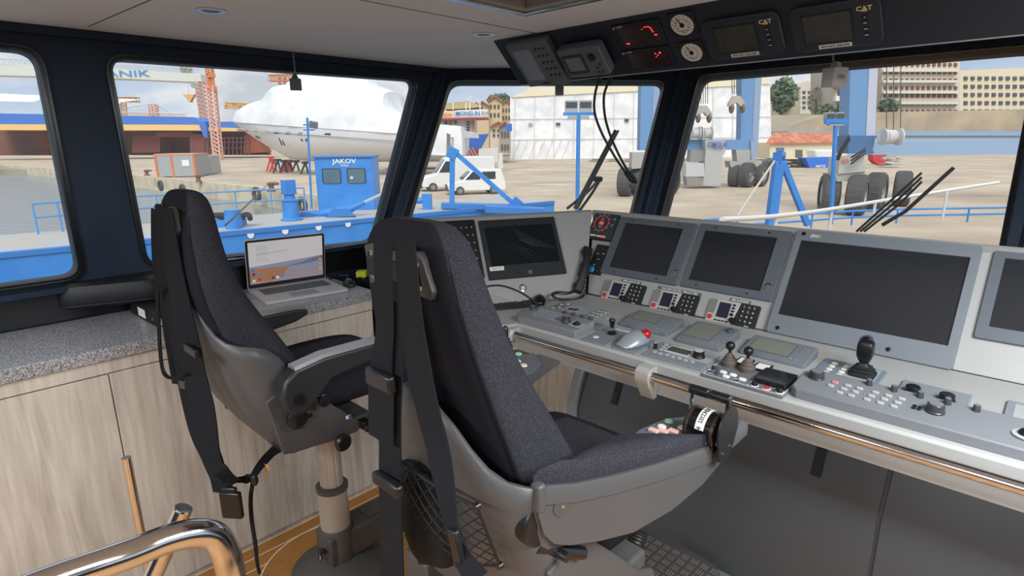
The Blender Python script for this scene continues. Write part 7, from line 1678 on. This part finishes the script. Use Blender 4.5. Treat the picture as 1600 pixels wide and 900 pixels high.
# ---- trees
def tree(x, yb, d, w_, h_, m, label, n=260, seed=1, bare=False):
    random.seed(seed); b = atd(x, yb, d); t = thing('tree', label, 'tree', b); g = G()
    g.cyl((0, 0, -1), (0, 0, h_*.5), w_*.04, w_*.025, 8)
    for k in range(7): a = k*.9; g.cyl((0, 0, h_*(.25+.05*k)), (math.cos(a)*w_*.3, math.sin(a)*w_*.3, h_*(.5+.06*k)), w_*.015, w_*.006, 5)
    g.build('trunk', M('#5a4c40', .9), t); g = G()
    for k in range(n):
        u = random.uniform(-1, 1); a = random.uniform(0, 6.283); rr = random.uniform(.55, 1)*(1-u*u)**.5; s = w_*random.uniform(.035, .075)*(1 if not bare else .5)
        c = Vector((rr*math.cos(a)*w_*.5, rr*math.sin(a)*w_*.5, h_*(.6+.4*u))); 
        v = [c+Vector((random.gauss(0, s), random.gauss(0, s), random.gauss(0, s))) for _ in range(6)]
        bm = g.bm; vs = [bm.verts.new(q) for q in v]
        for q in ((0, 1, 2), (1, 3, 2), (2, 3, 4), (0, 2, 5), (4, 5, 2), (1, 0, 3)): g.face([vs[k2] for k2 in q])
    o = g.build('foliage', m, t, ang=10)
PINE = M('#62765f', .9, var=(.3, '#748a6c', .4, .6), name='dark_green_foliage'); OLV = M('#8b8f80', .9, name='grey_green_foliage')
tree(1220, 186, 162, 6.8, 10.2, PINE, 'large dark green pine right of the tent shed', 700, 1)
tree(1273, 184, 158, 5.0, 7.6, OLV, 'greyish bare-looking tree between the apartment blocks', 420, 2, True)
tree(1290, 184, 146, 4.2, 2.9, PINE, 'low dark tree under the tall balcony block', 260, 3)
tree(1318, 182, 146, 5, 2.6, PINE, 'green hedge-like tree at foot of the tall block', 260, 4)
tree(1386, 182, 146, 4.5, 4, PINE, 'dark tree right of the nearest blue column', 260, 5)
tree(781, 170, 260, 9.5, 5.5, PINE, 'dark green treetop on the hill above the old town', 500, 6)
# distant hill
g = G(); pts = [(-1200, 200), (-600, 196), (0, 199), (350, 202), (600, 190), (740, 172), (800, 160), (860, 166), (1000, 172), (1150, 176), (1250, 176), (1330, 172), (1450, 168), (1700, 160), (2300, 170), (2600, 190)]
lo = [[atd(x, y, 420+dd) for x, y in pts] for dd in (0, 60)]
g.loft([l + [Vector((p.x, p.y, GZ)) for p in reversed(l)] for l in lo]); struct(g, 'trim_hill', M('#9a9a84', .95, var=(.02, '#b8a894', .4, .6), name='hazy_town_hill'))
# ---- own foredeck, white handrail, wipers
g = G(); fdp = [atz(x, y, .55) for x, y in ((1130, 372), (1310, 352), (1400, 347), (1640, 338), (1900, 420), (1200, 420))]
TD = M('#c79a62', .6, var=(3, '#b58448', .4, .6), name='teak_foredeck')
fo_ = [(x, y) for x, y in ((-1.2, 3.4), (.5, 3.4), (3.2, 3.4), (3.2, 8.5), (1.7, 10.5), (.2, 9.5), (-1.0, 7.0), (-1.75, 4.2))]
g.prism(fo_, .30, .36); 
o = tag1(g, 'foredeck', 'pale teak foredeck of the vessel outside the right window', 'deck', TD)
g = G(); rl = [atd(x, y, d) for x, y, d in ((1128, 343, 5.2), (1210, 338, 6.2), (1290, 328, 7.4), (1400, 310, 9.0), (1560, 285, 10))]
t = thing('deck_handrail', 'white pipe handrail along the foredeck outside right window', 'railing', rl[0])
g.tube([p-rl[0] for p in rl], .026, 10, smooth=5); g.build('rail', M('#e4e2dc', .35, name='white_rail_paint'), t)
for x, y, d, yb in ((1213, 337, 6.25, 352), (1300, 326, 7.6, 350), (1368, 315, 8.6, 348), (1480, 298, 9.4, 345)):
    a = atd(x, y, d)-rl[0]; b = Vector((a.x, a.y, .36-rl[0].z)); g = G(); g.cyl(a, b, .02, n=8); g.build('stanchion', M('#d8d6d0', .4), t)
def wiper(pts, d0, label, ww=.018):
    P_ = [onpl(x, y, pl_[0]+pl_[1]*off, pl_[1]) for (x, y), off in pts]
    return P_
def onwin(x, y, o, n, off): n = n.normalized(); n = n if n.dot(HF) > 0 else -n; return onpl(x, y, o+n*off, n)
t0 = onwin(885, 330, P1t, nC, .14); t = thing('window_wiper', 'black wiper arm and blade parked across the middle window', 'wiper', t0)
g = G(); a, b = onwin(962, 204, P1t, nC, .13), onwin(898, 326, P1t, nC, .13); g.tube([a-t0, b-t0], .011, 6); g.tube([a-t0+Vector((.02, 0, 0)), b-t0+Vector((.02, 0, 0))], .006, 6); g.build('blade', BLK, t)
g = G(); g.tube([onwin(936, 280, P1t, nC, .17)-t0, onwin(918, 300, P1t, nC, .17)-t0, onwin(886, 326, P1t, nC, .14)-t0], .008, 6, smooth=4); g.tube([onwin(938, 281, P1t, nC, .17)-t0, onwin(925, 302, P1t, nC, .17)-t0, onwin(905, 330, P1t, nC, .14)-t0], .008, 6, smooth=4); g.cyl(onwin(922, 279, P1t, nC, .15)-t0, onwin(940, 280, P1t, nC, .17)-t0, .016, n=8); g.build('arm', BLK, t)
t0 = onwin(1340, 362, P2t, nF, .14); t = thing('window_wiper', 'black wiper arm rising at the right edge of the right window', 'wiper', t0)
g = G()
for k in range(3): g.tube([onwin(1338+k*6, 362, P2t, nF, .13)-t0, onwin(1400+k*2, 306+k*7, P2t, nF, .13)-t0, onwin(1440, 270+k*7, P2t, nF, .13)-t0], .006, 6)
g.build('arm', BLK, t); g = G(); g.tube([onwin(1378, 352, P2t, nF, .15)-t0, onwin(1415, 330, P2t, nF, .15)-t0, onwin(1490, 262, P2t, nF, .13)-t0], .009, 6); g.build('blade', BLK, t)
